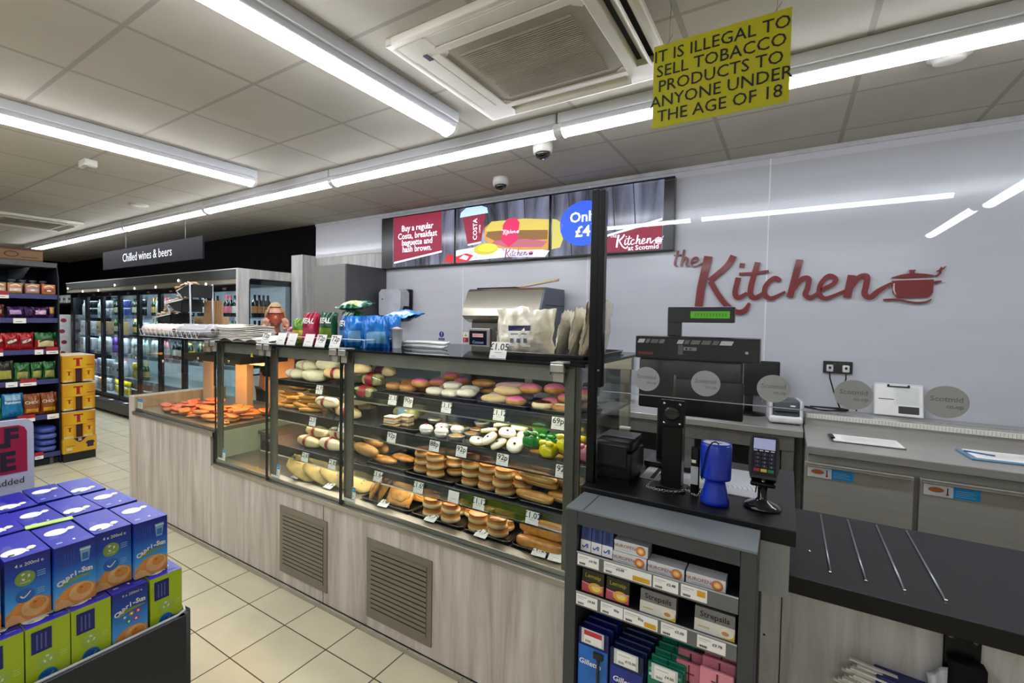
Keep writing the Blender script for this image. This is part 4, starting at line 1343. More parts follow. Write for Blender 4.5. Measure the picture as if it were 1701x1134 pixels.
for k in range(4):
    place(pst[k % 2], (-1.55 + k * 0.028, 1.845 + k * 0.045, zt + 0.05), (0.75, 0.1, 0.3), 'flaky golden pasty leaning in the main row, %s from the front' % ORD[k], 'pasty', 'flaky pasties')
slicep = MB(); slicep.bx(-0.06, 0.06, -0.035, 0.035, 0, 0.02, PALEC, 0.006); slicep.bx(-0.055, 0.055, -0.03, 0.03, 0.018, 0.026, CRUST, 0.006)
slicep = proto(slicep, 'pastry_slice')
for k in range(3):
    place(slicep, (-1.37 + 0.01 * k, 2.03 - 0.02 * k, zt + 0.002 + 0.027 * k), (0, 0.05, 0.6 + 0.3 * k), '%s pale pastry slice piled behind the orange topped pies' % ('lowest', 'middle', 'uppermost')[k], 'pastry', 'pale pastry slices')
stack(-1.315, 1.865, zt, 2, [quiche], 'left front stack with orange tops')
stack(-1.205, 1.845, zt, 2, [quiche], 'front middle stack with orange tops')
stack(-1.235, 1.970, zt, 2, [quiche], 'rear middle stack with orange tops')
stack(-1.155, 1.955, zt, 1, [quiche], 'orange topped row, rightmost')
stack(-1.065, 1.855, zt, 2, [pies[1], pies[0]], 'front left crimped pie stack on the case floor')
stack(-0.965, 1.840, zt, 2, [pies[0]], 'front right crimped pie stack on the case floor')
stack(-0.98, 1.945, zt, 2, [pies[0], pies[2]], 'rear right crimped pie stack on the case floor')
stack(-1.075, 1.950, zt, 2, [pies[0]], 'rear left crimped pie stack on the case floor')
srl = MB(); srl.blob((0.1, 0.028, 0.023), GOLD, 3.4, 0.02, 5, nu=20, nv=12, mf=lambda u, v: FILLR if (u < 0.03 or u > 0.97 or 0.47 < u < 0.53) else GOLD)
srl = proto(srl, 'sausage_roll')
for k, (y, z) in enumerate(((1.84, 0), (1.90, 0), (1.96, 0), (1.875, 0.042), (1.935, 0.042), (1.91, 0.082))):
    place(srl, (-0.77 + R.uniform(-.006, .006), y, zt + z), (0, 0, R.uniform(-.05, .05)), 'sausage roll on the case floor tray, ' + ('lowest layer at the front', 'lowest layer in the middle', 'lowest layer at the back', 'middle layer at the front', 'middle layer at the back', 'on top of the pile')[k], 'sausage roll', 'sausage rolls')
# flat breads at the left of the floor
fb = MB(); fb.blob((0.125, 0.095, 0.011), FLATB, 2.8, 0.06, 8, nu=24, fq=3)
for i in range(9):
    fb.disc(TR((0, 0, 0.0235)), R.uniform(-.07, .07), R.uniform(-.05, .05), 0.004, 0.003, CHOC, 0.0008, 8)
fb = proto(fb, 'flat_bread')
for k in range(4):
    place(fb, (-2.23 + k * 0.12, 1.89 + 0.02 * k, ZD + 0.05), (0.42, 0.35, 0.12), 'herbed flat bread on the case floor, %s from the left' % ORD[k], 'bread', 'herbed flat breads')

# third shelf, z 0.757
Z3 = 0.758
tray(-1.775, -1.515, 1.9, 2.22, Z3, 'black tray with two small pasties on the third shelf')
tray(-1.505, -1.225, 1.89, 2.22, Z3, 'black tray with three pie stacks on the third shelf')
tray(-1.215, -0.905, 1.89, 2.22, Z3, 'black tray crowded with tall pie stacks on the third shelf')
tray(-0.895, -0.65, 1.89, 2.22, Z3, 'black tray of long pastry rolls on the third shelf')
zt = Z3 + 0.005
bri = MB(); bri.blob((0.085, 0.034, 0.02), GOLD, 2.0, 0.06, 21, nu=22, fq=3)
bri = proto(bri, 'small_pasty')
place(bri, (-1.69, 1.955, zt), (0, 0, -0.05), 'small golden pasty at the front of its nearly empty tray', 'pasty', 'small pasties')
place(bri, (-1.63, 2.04, zt), (0, 0, -0.1), 'small golden pasty behind another on its nearly empty tray', 'pasty', 'small pasties')
stack(-1.455, 1.975, zt, 3, [pies[1], pies[2], pies[0]], 'left red filled stack on the third shelf')
stack(-1.355, 1.945, zt, 3, [pies[0], pies[0], pies[2]], 'stack nearest the glass left of centre on the third shelf')
stack(-1.30, 2.035, zt, 3, [pies[2], pies[0]], 'stack behind on the three stack tray')
stack(-1.415, 2.075, zt, 3, [pies[2], pies[0]], 'rearmost stack on the three stack tray')
stack(-1.165, 1.955, zt, 4, [pies[0], pies[2]], 'leftmost tall stack on the crowded tray')
stack(-1.07, 1.945, zt, 3, [pies[0]], 'front middle tall stack on the crowded tray')
stack(-0.975, 1.925, zt, 3, [pies[0]], 'front right tall stack on the crowded tray')
stack(-1.12, 2.055, zt, 4, [pies[2], pies[0]], 'rear left tall stack on the crowded tray')
stack(-1.02, 2.05, zt, 4, [pies[2], pies[0]], 'rear middle tall stack on the crowded tray')
stack(-0.935, 2.03, zt, 4, [pies[2]], 'rear right tall stack on the crowded tray')
lr = MB(); lr.blob((0.088, 0.025, 0.02), CRUST, 3.0, 0.02, 31, nu=20, nv=12)
lr.blob((0.084, 0.0265, 0.004), PALEC, 3.0, 0.0, 32, TR((0, 0, 0.016)))
lr = proto(lr, 'long_pastry_roll')
for k, (x, y, z) in enumerate(((-.84, 1.92, 0), (-.70, 1.935, 0), (-.84, 1.98, 0), (-.70, 1.995, 0), (-.83, 1.945, .04), (-.70, 1.96, .04), (-.83, 2.01, .04), (-.71, 2.025, .04), (-.80, 1.98, .08), (-.79, 2.04, .08))):
    place(lr, (x + R.uniform(-.004, .004), y, zt + z), (0, 0, R.uniform(-.08, .08) - 0.12), 'long pastry roll, ' + ('front left of the lowest layer', 'front right of the lowest layer', 'rear left of the lowest layer', 'rear right of the lowest layer', 'front left of the middle layer', 'front right of the middle layer', 'rear left of the middle layer', 'rear right of the middle layer', 'front of the top layer', 'back of the top layer')[k], 'pastry roll', 'long pastry rolls')
def wrapped(mat_, band, seed, l=0.105, r=0.036, band_w=0.12, name='wrapped_baguette'):
    b = MB()
    b.blob((l, r, r * 0.85), mat_, 2.6, 0.045, seed, nu=28, nv=12, mf=lambda u, v: band if (abs(abs(((u + 0.25) % 0.5) - 0.25) - 0.0) < 0) else mat_)
    b.lathe([(r * 1.1, -band_w * l), (r * 1.14, 0), (r * 1.1, band_w * l)], band, 20, TR((0, 0, r * 0.86)) @ Matrix.Rotation(PI / 2, 4, 'Y') @ Matrix.Diagonal((0.86, 1.0, 1.0, 1)), caps=False)
    return proto(b, name)
wb = [wrapped(PALEC, BANDR, 41), wrapped(CREAM, BANDR, 47)]
wp = [wrapped(PAPERW, M('#c9a8a0', 0.5), 51, band_w=0.08), wrapped(PAPERW, PAPERW, 57, 0.095, 0.042)]
wq = wrapped(M('#c7b48a', 0.4, 0, 0.2, 14, 0.2, 30), BANDP, 61, 0.1, 0.036, 0.3)
for k, (x, y, z, rz) in enumerate(((-2.27, 1.935, 0, -.12), (-2.08, 1.925, 0, -.1), (-2.28, 2.02, 0, -.1), (-2.06, 2.01, 0, 0.05), (-2.24, 1.98, .06, -.1), (-2.05, 1.97, .06, -.1), (-2.2, 2.1, .02, -0.05))):
    place(wb[k % 2], (x, y, Z3 + 0.002 + z), (0, 0, rz), 'red banded filled baguette on the third shelf, ' + ('front left', 'front right by the door post', 'second row left', 'second row right', 'upper left', 'upper right', 'rear')[k], 'baguette', 'red banded baguettes')
bg = MB(); bg.blob((0.11, 0.036, 0.028), CRUST, 2.4, 0.04, 71, nu=24); bg = proto(bg, 'plain_baguette')
for k, (x, y, z) in enumerate(((-1.93, 1.93, 0), (-1.87, 2.02, 0), (-1.93, 1.975, .05), (-1.85, 2.1, .01), (-1.86, 2.05, .06), (-1.82, 1.955, 0.0))):
    place(bg, (x, y, Z3 + 0.002 + z), (0, 0, -0.5 + 0.1 * (k % 3)), 'plain open baguette behind the right door post, ' + ('lowest at the front', 'lowest in the middle', 'upper at the front', 'lowest at the back', 'upper at the back', 'rightmost at the front')[k], 'baguette', 'plain baguettes')

# second shelf, z 0.955
Z2 = 0.956
tray(-1.72, -1.48, 1.94, 2.2, Z2, 'black tray with shortcake slices on the second shelf')
fz = MB(); fz.blob((0.075, 0.018, 0.012), BATTER, 2.6, 0.05, 81, nu=16, nv=8); fz = proto(fz, 'battered_finger')
n = 0
for k in range(22):
    r_, c = divmod(k, 8)
    x = -2.57 + c * 0.042 + R.uniform(-.01, .01)
    place(fz, (x, 2.0 + r_ * 0.02 + R.uniform(-.015, .03), Z2 + 0.001 + r_ * 0.021), (R.uniform(-.05, .05), R.uniform(-.08, .08), 0.35 + R.uniform(-.35, .35)), 'golden battered finger heaped at the left of the second shelf', 'battered finger', 'heap of battered fingers')
for k, (x, y, z) in enumerate(((-2.17, 1.985, 0), (-2.0, 1.99, 0), (-2.16, 2.07, 0), (-2.0, 2.08, 0.0), (-2.15, 2.02, .06), (-1.985, 2.03, .06))):
    place(wb[(k + 1) % 2], (x, y, Z2 + 0.002 + z), (0, 0, -0.12), 'red banded wrap on the second shelf, ' + ('lower front left', 'lower front right', 'lower back left', 'lower back right', 'upper left', 'upper right')[k], 'wrap', 'red banded wraps')
for k, (x, y, z) in enumerate(((-1.86, 1.985, 0), (-1.85, 2.06, 0), (-1.85, 2.02, .062), (-1.69, 2.12, .0), (-1.7, 2.2, .0))):
    b = MB(); b.blob((0.085, 0.036, 0.034), SALAD, 3, 0.05, 90 + k, nu=22)
    b.blob((0.086, 0.037, 0.0345), WRAPC, 3, 0.06, 190 + k, TR((0, 0, 0.0005)))
    b.lathe([(0.041, -0.03), (0.042, 0.0), (0.041, 0.03)], (BANDR, BANDP, BANDR, M('#6a93a8', 0.4), BANDP)[k], 18, TR((0, 0, 0.034)) @ Matrix.Rotation(PI / 2, 4, 'Y'), caps=False)
    settle(tag(b.build('salad_sandwich', None, (x, y, Z2 + 0.006 + z), rz=-0.1), 'cling wrapped salad sandwich on the second shelf, ' + ('lower front', 'lower back', 'on top of two others', 'behind the shortcake tray at left', 'rearmost')[k], 'sandwich', 'salad sandwiches'), 0.955)
sh = MB(); sh.bx(-0.036, 0.036, -0.028, 0.028, 0, 0.012, PALEC, 0.002); sh.bx(-0.035, 0.035, -0.027, 0.027, 0.012, 0.02, BROWN, 0.001); sh.bx(-0.036, 0.036, -0.028, 0.028, 0.02, 0.026, ICEW, 0.003)
sh = proto(sh, 'shortcake_slice')
for k, (x, y, z) in enumerate(((-1.665, 1.975, 0), (-1.66, 1.975, .027), (-1.63, 2.06, 0), (-1.625, 2.06, .027), (-1.6, 2.13, .0), (-1.6, 2.13, .027), (-1.6, 2.128, .054))):
    place(sh, (x, y, Z2 + 0.0045 + z), (0, 0, 0.1 * (k % 2)), 'layered shortcake slice, ' + ('bottom of the front pair', 'top of the front pair', 'bottom of the middle pair', 'top of the middle pair', 'bottom of the rear pile', 'middle of the rear pile', 'top of the rear pile')[k], 'shortcake', 'shortcake slices')
ck = MB()
ck.lathe([(0.024, 0), (0.035, 0.026)], FOIL, 22)
ck.lathe([(0.034, 0.026), (0.036, 0.032), (0.028, 0.043), (0.014, 0.048), (0.0005, 0.049)], ICEW, 22, caps=False)
ck.lathe([(0.006, 0.048), (0.005, 0.053), (0.0005, 0.054)], M('#b02030', 0.2), 10, caps=False)
ck = proto(ck, 'iced_foil_cake')
for k, (x, y) in enumerate(((-1.43, 1.965), (-1.335, 1.96), (-1.39, 2.045), (-1.3, 2.05))):
    place(ck, (x, y, Z2), (0, 0, k), 'white iced cake in a foil case, ' + ('front left', 'front right', 'back left', 'back right')[k], 'cake', 'white foil cakes')
tb = MB()
tb.lathe([(0.026, 0), (0.038, 0.022), (0.04, 0.024)], FOIL, 22); tb.lathe([(0.036, 0.021), (0.02, 0.03), (0.0005, 0.032)], BROWN, 22, caps=False)
tb = proto(tb, 'brown_tart')
for k, (x, y) in enumerate(((-1.245, 1.955), (-1.215, 2.045), (-1.24, 2.14))):
    place(tb, (x, y, Z2), (0, 0, k), 'brown tart in a foil case, %s from the front' % ORD[k], 'tart', 'brown foil tarts')
ld = MB(); ld.lathe([(0.03, 0), (0.04, 0.02), (0.041, 0.022)], FOIL, 20); ld.lathe([(0.038, 0.02), (0.0005, 0.024)], M('#b8a51c', 0.2, coat=0.5), 20, caps=False)
ld = proto(ld, 'lemon_tart')
for k in range(4):
    place(ld, (-1.5 + k * 0.09, 2.14 + 0.03 * (k % 2), Z2), (0, 0, k), 'yellow tart in shadow at the back, %s from the left' % ORD[k], 'tart', 'yellow tarts')
em = MB()
em.lathe([(0.03, 0), (0.039, 0.003), (0.04, 0.009), (0.037, 0.013)], PALEC, 24)
em.lathe([(0.0375, 0.0125), (0.036, 0.018), (0.02, 0.0195), (0.0005, 0.02)], ICEW, 24, caps=False)
em.lathe([(0.006, 0.0195), (0.005, 0.024), (0.0005, 0.025)], M('#2a1512', 0.3), 10, caps=False)
em = proto(em, 'iced_biscuit')
EB = ((-1.13, 1.955, 0.0, 0.1, 0.2, 'flat at the front left'), (-1.07, 1.945, 0.012, 0.45, -0.5, 'tilted, second along the front'), (-1.01, 1.94, 0.01, 0.35, -0.45, 'tilted, third along the front'), (-0.945, 1.95, 0.026, 0.75, 0.1, 'facing the glass with a dark cherry showing'),
      (-1.085, 1.99, 0.04, -0.1, -0.2, 'resting on the left of the heap'), (-1.0, 1.985, 0.05, 0.25, 0.2, 'resting on the middle of the heap'), (-0.94, 2.01, 0.045, 0.2, 0.9, 'on its edge at the right of the heap'), (-0.905, 2.03, 0.043, 0.1, 1.0, 'on its edge farthest right'), (-1.05, 2.035, 0.075, -0.05, -0.25, 'on top at the back left'), (-0.975, 2.05, 0.078, 0.05, 0.1, 'on top at the back right'))
for x, y, z, rx, ry, d in EB:
    place(em, (x, y, Z2 + 0.004 + z), (rx, ry, 0), 'white iced round biscuit ' + d, 'biscuit', 'white iced biscuits')
def cake(mat_, seed):
    b = MB(); b.blob((0.038, 0.036, 0.033), mat_, 2.6, 0.07, seed, fq=3, nu=22, nv=12)
    b.blob((0.018, 0.015, 0.012), mat_, 2.2, 0.05, seed + 1, TR((-0.016, -0.018, 0.052)))
    b.blob((0.018, 0.015, 0.012), mat_, 2.2, 0.05, seed + 2, TR((0.016, -0.018, 0.052)))
    return proto(b, 'glossy_cake')
gc, yc, pc = cake(GREEN, 101), cake(YELLOW, 111), cake(PINKG, 121)
for m_, nm, spots in ((gc, 'green', ((-.878, 1.955, 'at the front left'), (-.835, 2.03, 'in the second row'), (-.79, 2.1, 'at the back'), (-.87, 2.05, 'at the back left'))),
                      (yc, 'yellow', ((-.80, 1.95, 'at the front'), (-.73, 1.965, 'at the front right'), (-.75, 2.03, 'in the second row'), (-.70, 2.06, 'behind at right'))),
                      (pc, 'pink', ((-.655, 1.99, 'by the end glass'), (-.655, 2.08, 'behind by the end glass')))):
    for x, y, d in spots:
        place(m_, (x, y, Z2), (0, 0, R.uniform(-.4, .4)), 'glossy %s novelty cake %s' % (nm, d), 'cake', 'glossy novelty cakes')

# top shelf, z 1.135
Z1s = 1.136
for k, (x, y, z) in enumerate(((-2.50, 2.02, 0), (-2.31, 2.0, 0), (-2.52, 2.12, 0), (-2.32, 2.1, 0), (-2.43, 2.06, .065), (-2.24, 2.07, .06), (-2.1, 2.14, .01))):
    place(wp[k % 2], (x, y, Z1s + z), (0, 0, -0.15 + 0.1 * (k % 3)), 'paper wrapped sub on the top shelf, ' + ('front left', 'front right', 'second row left', 'second row right', 'upper left', 'upper right', 'far back')[k], 'sub', 'paper wrapped subs')
for k, (x, y, z) in enumerate(((-2.12, 2.0, 0), (-2.1, 2.03, .06), (-1.955, 2.0, 0))):
    place(wb[k % 2], (x, y, Z1s + z), (0, 0, -0.05), 'red banded wrap on the top shelf, ' + ('lower left', 'upper left', 'beside the door post')[k], 'wrap', 'red banded wraps up top')
for k, (x, y, z) in enumerate(((-1.85, 2.0, 0), (-1.84, 2.03, .062), (-1.84, 2.09, 0), (-1.77, 2.08, .062), (-1.72, 2.12, .062))):
    place(wq, (x, y, Z1s + z), (0, 0, -0.05), 'purple banded filled roll on the top shelf, ' + ('lower front', 'upper front', 'lower back', 'upper back', 'upper far right')[k], 'roll', 'purple banded rolls')
tray(-1.745, -1.485, 1.985, 2.25, Z1s, 'black tray of fudge doughnuts on the top shelf')
tray(-1.475, -1.165, 1.985, 2.25, Z1s, 'black tray of white iced buns on the top shelf')
tray(-1.155, -0.895, 1.975, 2.25, Z1s, 'black tray of long iced fingers on the top shelf')
tray(-0.885, -0.65, 1.97, 2.22, Z1s, 'black tray of pink iced buns on the top shelf')
zt = Z1s + 0.005
def bun(base, ice, seed, d=(0.048, 0.036, 0.024), cover=0.5):
    b = MB(); b.blob(d, base, 2.3, 0.03, seed, nu=22, nv=12, mf=lambda u, v: ice if v > cover else base)
    return proto(b, 'iced_bun')
fd = bun(FUDGE, FUDGE, 131); pk = bun(CRUST, PINK, 137); wh = bun(CREAM, ICEW, 141, (0.05, 0.04, 0.022), 0.4); pl = bun(PALEC, CREAM, 143, (0.07, 0.026, 0.022), 0.7)
ch = bun(CREAM, CHOC, 147, (0.045, 0.032, 0.022), 0.62)
for k, (x, y) in enumerate(((-1.69, 2.025), (-1.605, 2.02), (-1.65, 2.1), (-1.7, 2.17), (-1.61, 2.17))):
    place(fd, (x, y, zt), (0, 0, 0.1 * k), 'fudge coated doughnut, ' + ('front left', 'front right', 'middle row', 'back left', 'back right')[k], 'doughnut', 'fudge doughnuts')
for k, (x, y) in enumerate(((-1.525, 2.02), (-1.555, 2.095), (-1.5, 2.15), (-1.42, 2.14), (-1.46, 2.21), (-1.39, 2.2))):
    place(pk, (x, y, zt), (0, 0, 0.3 * k), 'pink iced bun right of the fudge doughnuts, ' + ('nearest the glass', 'second row left', 'third row left', 'third row right', 'back row left', 'back row right')[k], 'bun', 'pink iced buns beside the fudge doughnuts')
for k, (x, y) in enumerate(((-1.425, 2.03), (-1.335, 2.02), (-1.245, 2.02), (-1.36, 2.08), (-1.27, 2.09))):
    place(wh, (x, y, zt + (0.0 if k < 3 else 0.002)), (0, 0, 0.2 * k), 'white iced bun, ' + ('front left', 'front middle', 'front right', 'back left', 'back right')[k], 'bun', 'white iced buns')
br = bun(CRUST, BROWN, 151, (0.06, 0.035, 0.02), 0.6)
for k, (x, y) in enumerate(((-1.31, 2.16), (-1.22, 2.15), (-1.19, 2.21))):
    place(br, (x, y, zt), (0, 0, 0.4 * k), 'brown bun behind the white iced buns, %s from the left' % ORD[k], 'bun', 'brown buns')
li = bun(CREAM, LILAC, 153, (0.085, 0.024, 0.024), 0.45)
for k, (x, y, z) in enumerate(((-1.06, 2.1, 0), (-1.04, 2.15, 0), (-1.02, 2.2, 0), (-1.04, 2.13, .036))):
    place(li, (x, y, zt + z), (0, 0, 0.35), 'long lilac iced finger, ' + ('front', 'middle', 'back', 'lying on top')[k], 'finger bun', 'long iced fingers')
for k, (x, y, z) in enumerate(((-1.075, 2.02, 0), (-1.03, 2.045, .02))):
    place(pl, (x, y, zt + z), (0, 0.0, 0.4), 'long plain finger in front of the lilac ones, ' + ('lower', 'upper')[k], 'finger bun', 'long iced fingers')
for k, (x, y, z) in enumerate(((-0.975, 2.005, 0), (-0.93, 2.05, 0.0))):
    place(pk, (x, y, zt + z), (0, 0, 0.3), 'pink iced bun on the long finger tray, ' + ('front', 'back')[k], 'bun', 'pink iced buns on the finger tray')
place(ch, (-0.85, 2.005, zt), (0, 0, 0.2), 'cream bun with dark icing at the left of the right end tray', 'bun', 'right end buns')
place(bun(CRUST, CREAM, 157, (0.055, 0.028, 0.02), 0.7), (-0.745, 1.998, zt), (0, 0, 0.1), 'plain finger bun at the front of the right end tray', 'bun', 'right end buns')
for k, (x, y, z) in enumerate(((-0.83, 2.065, 0), (-0.76, 2.07, 0), (-0.8, 2.065, .04), (-0.69, 2.06, 0), (-0.70, 2.15, 0), (-0.80, 2.15, 0))):
    place(pk, (x, y, zt + z), (0, 0, 0.5 * k), 'pink iced bun on the right end tray, ' + ('middle row left', 'middle row centre', 'topmost', 'by the end glass', 'back right', 'back left')[k], 'bun', 'pink iced buns at the right end')

# hot food
sl = []
for k, mm in enumerate((HOTR, HOTO, HOTO)):
    b = MB(); b.blob((0.062, 0.04, 0.009), mm, (2.3, 3.2, 2.0)[k], 0.08, 161 + k, nu=20, fq=3); sl.append(proto(b, 'hot_slice'))
ZH = 0.8025
kk = 0
for r_ in range(10):
    for c in range(8):
        if r_ > 4 and (c + r_) % 3 == 0: continue
        x = -3.86 + c * 0.112 + R.uniform(-.02, .02)
        y = 1.85 + (r_ % 5) * 0.088 + R.uniform(-.015, .015)
        if x > -3.03: continue
        m_ = sl[0] if c < 3 else sl[1 + (c + r_) % 2]
        place(m_, (x, y, ZH + 0.001 + R.uniform(0, .012)), (R.uniform(-.15, .15), R.uniform(-.15, .15), R.uniform(-.6, .6)), ('reddish' if c < 3 else 'orange') + ' hot savoury piece on the lit tray, row %s from the glass' % ORD[r_ % 5].replace('first', 'nearest').replace('second', 'two').replace('third', 'three').replace('fourth', 'four').replace('fifth', 'five'), 'hot savoury', 'hot savouries on the lit tray')
for x, y, l in ((-3.93, 2.0, 'left'), (-3.55, 2.3, 'middle'), (-3.06, 1.86, 'right')):
    b = MB(); b.bx(-0.04, 0.04, -0.01, 0.01, 0, 0.018, BLACK, 0.008)
    b.build('tray_handle', hot, (x + 3.53, y - YF, ZH + 0.002 - 0.752), rz=0.3)
# ---------------------------------------------------------------- pay desk and low counter
DESK = M('#0c0d0f', 0.42, 0, 0.15, 60, 0.03, 300, spec=0.3)
DESKG = M('#6a7072', 0.45, 0, 0.05, 5)
UNIT = M('#3c3f41', 0.5, 0, 0.05, 5)
LGREY = M('#a3a6a8', 0.5, 0, 0.04, 5)
t = thing('pay_desk', 'raised black topped pay desk between the food case and the low counter', 'desk', (-0.245, 1.875, 0))
b = MB(); b.bx(-0.275, 0.277, -0.315, 0.315, 0.957, 1.0, DESK, 0.003); b.build('worktop', t)
b = MB(); b.bx(0.2, 0.266, -0.275, -0.255, 0.803, 0.956, LGREY, 0.001); b.bx(-0.27, 0.202, -0.105, 0.0, 0.0, 0.956, M('#3c3e40', 0.6)); b.bx(-0.27, 0.2, 0.0, 0.3, 0.0, 0.1, M('#3c3e40', 0.6)); b.bx(-0.27, -0.25, 0.0, 0.3, 0.1, 0.956, M('#3c3e40', 0.6)); b.build('base', t)

t = thing('low_counter', 'low black topped counter with a pale wood-grain front at right', 'counter', (0.78, 2.1, 0))
b = MB(); b.bx(-0.8, 0.9, -0.335, 0.325, 0.748, 0.8, DESK, 0.003); b.build('worktop', t)
b = MB(); b.bx(-0.77, 0.9, -0.26, -0.24, 0, 0.747, WOODG, 0.001); b.build('front_panel', t)
b = MB(); b.bx(-0.822, -0.7725, -0.262, -0.24, 0, 0.747, WOODG, 0.001); b.bx(-0.815, -0.809, -0.2625, -0.2623, 0.56, 0.566, INK); b.build('side_panel', t)
b = MB(); b.bx(-0.79, 0.9, -0.238, 0.3, 0.0, 0.747, M('#3c3e40', 0.6)); b.build('carcass', t)
RAIL = M('#8f9194', 0.3, 0.7, 0.05)
for x in (0.12, 0.198, 0.277, 0.3555):
    s = MB(); s.tube([(x - 0.78, -0.248, 0.8022), (x - 0.78, 0.296, 0.8022)], 0.003, RAIL, 8); s.bx(x - 0.7835, x - 0.7765, -0.252, -0.247, 0.8, 0.806, CHROME, 0.001); s.build('metal_rail', t)
b = MB(); b.lathe([(0.006, 0), (0.005, 0.002), (0.0005, 0.003)], CHROME, 10); tag(b.build('screw_head', None, (0.075, 1.99, 0.8)), 'tiny bright stud on the black low counter', 'stud')
# bag hooks under the low counter
def bag_hook(x, y, z, label):
    t = thing('bag_hook', label, 'hook', (x, y, z))
    b = MB(); b.bx(-0.034, 0.034, -0.008, -0.0005, -0.12, 0, BLACK, 0.006)
    for q in (-0.022, 0.022): b.lathe([(0.005, 0), (0.005, 0.002)], STEELD, 10, fr((q, -0.008, -0.012)))
    b.build('back_plate', t)
    h = MB(); h.bx(-0.03, 0.038, -0.05, -0.03, -0.2, -0.055, BLACKM, 0.008); h.bx(-0.03, 0.038, -0.035, -0.008, -0.075, -0.058, BLACKM, 0.004); h.build('hook_arm', t)
    return t
bag_hook(0.385, 1.837, 0.732, 'black plastic hook plate under the low counter holding white carrier bags')
BAGW = M('#d5d9e0', 0.35, 0, 0.06, 8, 0.2, 30, coat=0.2)
def bag_fn(u, v):
    x = (u - 0.5) * (0.13 + 0.05 * v) + 0.01 * math.sin(v * 9)
    return (x, -0.022 - 0.012 * math.sin(PI * u) - 0.007 * math.sin(u * 22 + v * 4), -0.07 - v * 0.28 - 0.03 * abs(u - 0.45) * (1 - v) * 4)
b = MB(); b.grid(bag_fn, 36, 14, BAGW)
b.grid(lambda u, v: tuple(a + c for a, c in zip(bag_fn(1 - u, v), (0, 0.012, 0))), 36, 14, BAGW)
tag(b.build('carrier_bag', None, (0.385, 1.837, 0.732)), 'bunch of white carrier bags hanging on the black hook', 'bag')
b = MB(); b.bx(-0.07, 0.055, -0.06, 0.0, -0.2, 0, M('#141a6a', 0.4), 0.003)
tag(b.build('blue_box', None, (0.29, 1.838, 0.578), rot=(0, 0.06, 0)), 'dark blue box fixed under the low counter beside white wooden sticks', 'box')
for k in range(16):
    b = MB(); b.bx(-0.05, 0.05, -0.006, 0.006, -0.0028, 0.0028, M('#f0eee6', 0.6), 0.001)
    x, z = 0.215 + 0.015 * (k % 2), 0.585 - 0.006 * k
    tag(b.build('paper_stick', None, (x - 0.008 * (k // 3), 1.806 - 0.0125 * (k % 3), z), rot=(0, 0.12, 0)), 'white paper stick in the bundle left of the dark blue box', 'stick', 'white paper sticks')

# ---------------------------------------------------------------- screen guard with round stickers
t = thing('screen_guard', 'clear counter screen with a row of round grey stickers and a black post', 'screen guard', (-0.51, 1.62, 1.0))
b = MB(); b.bx(-0.011, 0.0145, -0.012, 0.012, 0.0, 0.95, BLACK, 0.002); b.build('post', t)
b = MB(); b.bx(0.015, 0.033, -0.016, 0.016, 0.315, 0.945, BLACK, 0.002); b.lathe([(0.004, 0), (0.004, 0.002)], STEELD, 10, fr((0.025, -0.0165, 0.37))); b.build('clamp_bar', t)
GUARD = glass_mat('guard_pane', '#f8f9fa', 0.9, 0.01, 0.0, 0.02)
b = MB(); b.bx(0.0335, 1.7, -0.003, 0.003, 0.304, 0.95, GUARD); b.build('pane', t)
pn = t.children[-1]
b = MB(); b.bx(0.0335, 1.7, -0.0031, 0.0031, 0.302, 0.3039, M('#9aa0a2', 0.2, 0, 0.02)); b.build('pane_edge', pn)
STK_M = M('#979a9b', 0.6, 0, 0.04)
for x in (-0.344, -0.186, -0.027, 0.135, 0.296, 0.457):
    s = MB(); F = fr((x + 0.51, -0.0034, 0.353))
    s.disc(F, 0, 0, 0.037, 0.037, STK_M, 0.0004, 36)
    s.text('Scotmid', 0.0165, M('#74787a', 0.6), F, 0, 0.006, bold=0.02, dz=0.0008)
    s.text('co.op', 0.0125, M('#74787a', 0.6), F, 0.014, -0.01, bold=0.03, dz=0.0008)
    s.build('round_sticker', pn)

# ---------------------------------------------------------------- things on the pay desk
t = thing('receipt_printer', 'square black receipt printer at the left end of the pay desk', 'printer', (-0.45, 1.745, 1.0))
BK2 = M('#15171a', 0.4, 0, 0.1, spec=0.3)
b = MB(); b.bx(-0.062, 0.058, -0.085, 0.09, 0.012, 0.1, BK2, 0.006); b.bx(-0.055, 0.05, -0.075, 0.08, 0.0, 0.0125, BLACK); b.build('body', t)
l = MB(); l.bx(-0.06, 0.056, -0.075, 0.088, 0.1003, 0.135, BK2, 0.012); l.bx(-0.056, 0.052, -0.02, 0.08, 0.135, 0.139, M('#2d3033', 0.3), 0.002); l.build('lid', t)
f = MB(); f.bx(-0.05, 0.045, -0.092, -0.0855, 0.055, 0.125, BK2, 0.003); f.bx(-0.05, 0.045, -0.0925, -0.086, 0.045, 0.05, BLACK); f.build('front_cover', t)
SOAP = glass_mat('soap_bottle', '#dfe4e6', 1.0, 0.05, 0.0, 0.12)
t = thing('pump_bottle', 'clear pump bottle standing behind the receipt printer', 'bottle', (-0.47, 1.93, 1.0))
b = MB(); b.lathe([(0.024, 0), (0.026, 0.01), (0.026, 0.07), (0.014, 0.088), (0.012, 0.095)], SOAP, 18); b.lathe([(0.02, 0.004), (0.022, 0.045), (0.0005, 0.046)], M('#c9cfd2', 0.3), 16); b.build('bottle', t)
b = MB(); b.lathe([(0.013, 0.0955), (0.013, 0.11), (0.005, 0.112), (0.005, 0.128)], M('#b59b6a', 0.3, 0.5), 14); b.bx(-0.03, 0.01, -0.007, 0.007, 0.124, 0.134, M('#d9d9d9', 0.3), 0.003); b.build('pump', t)
t = thing('till_terminal', 'black till with its back turned and a raised green customer display', 'till', (-0.27, 1.95, 1.0026))
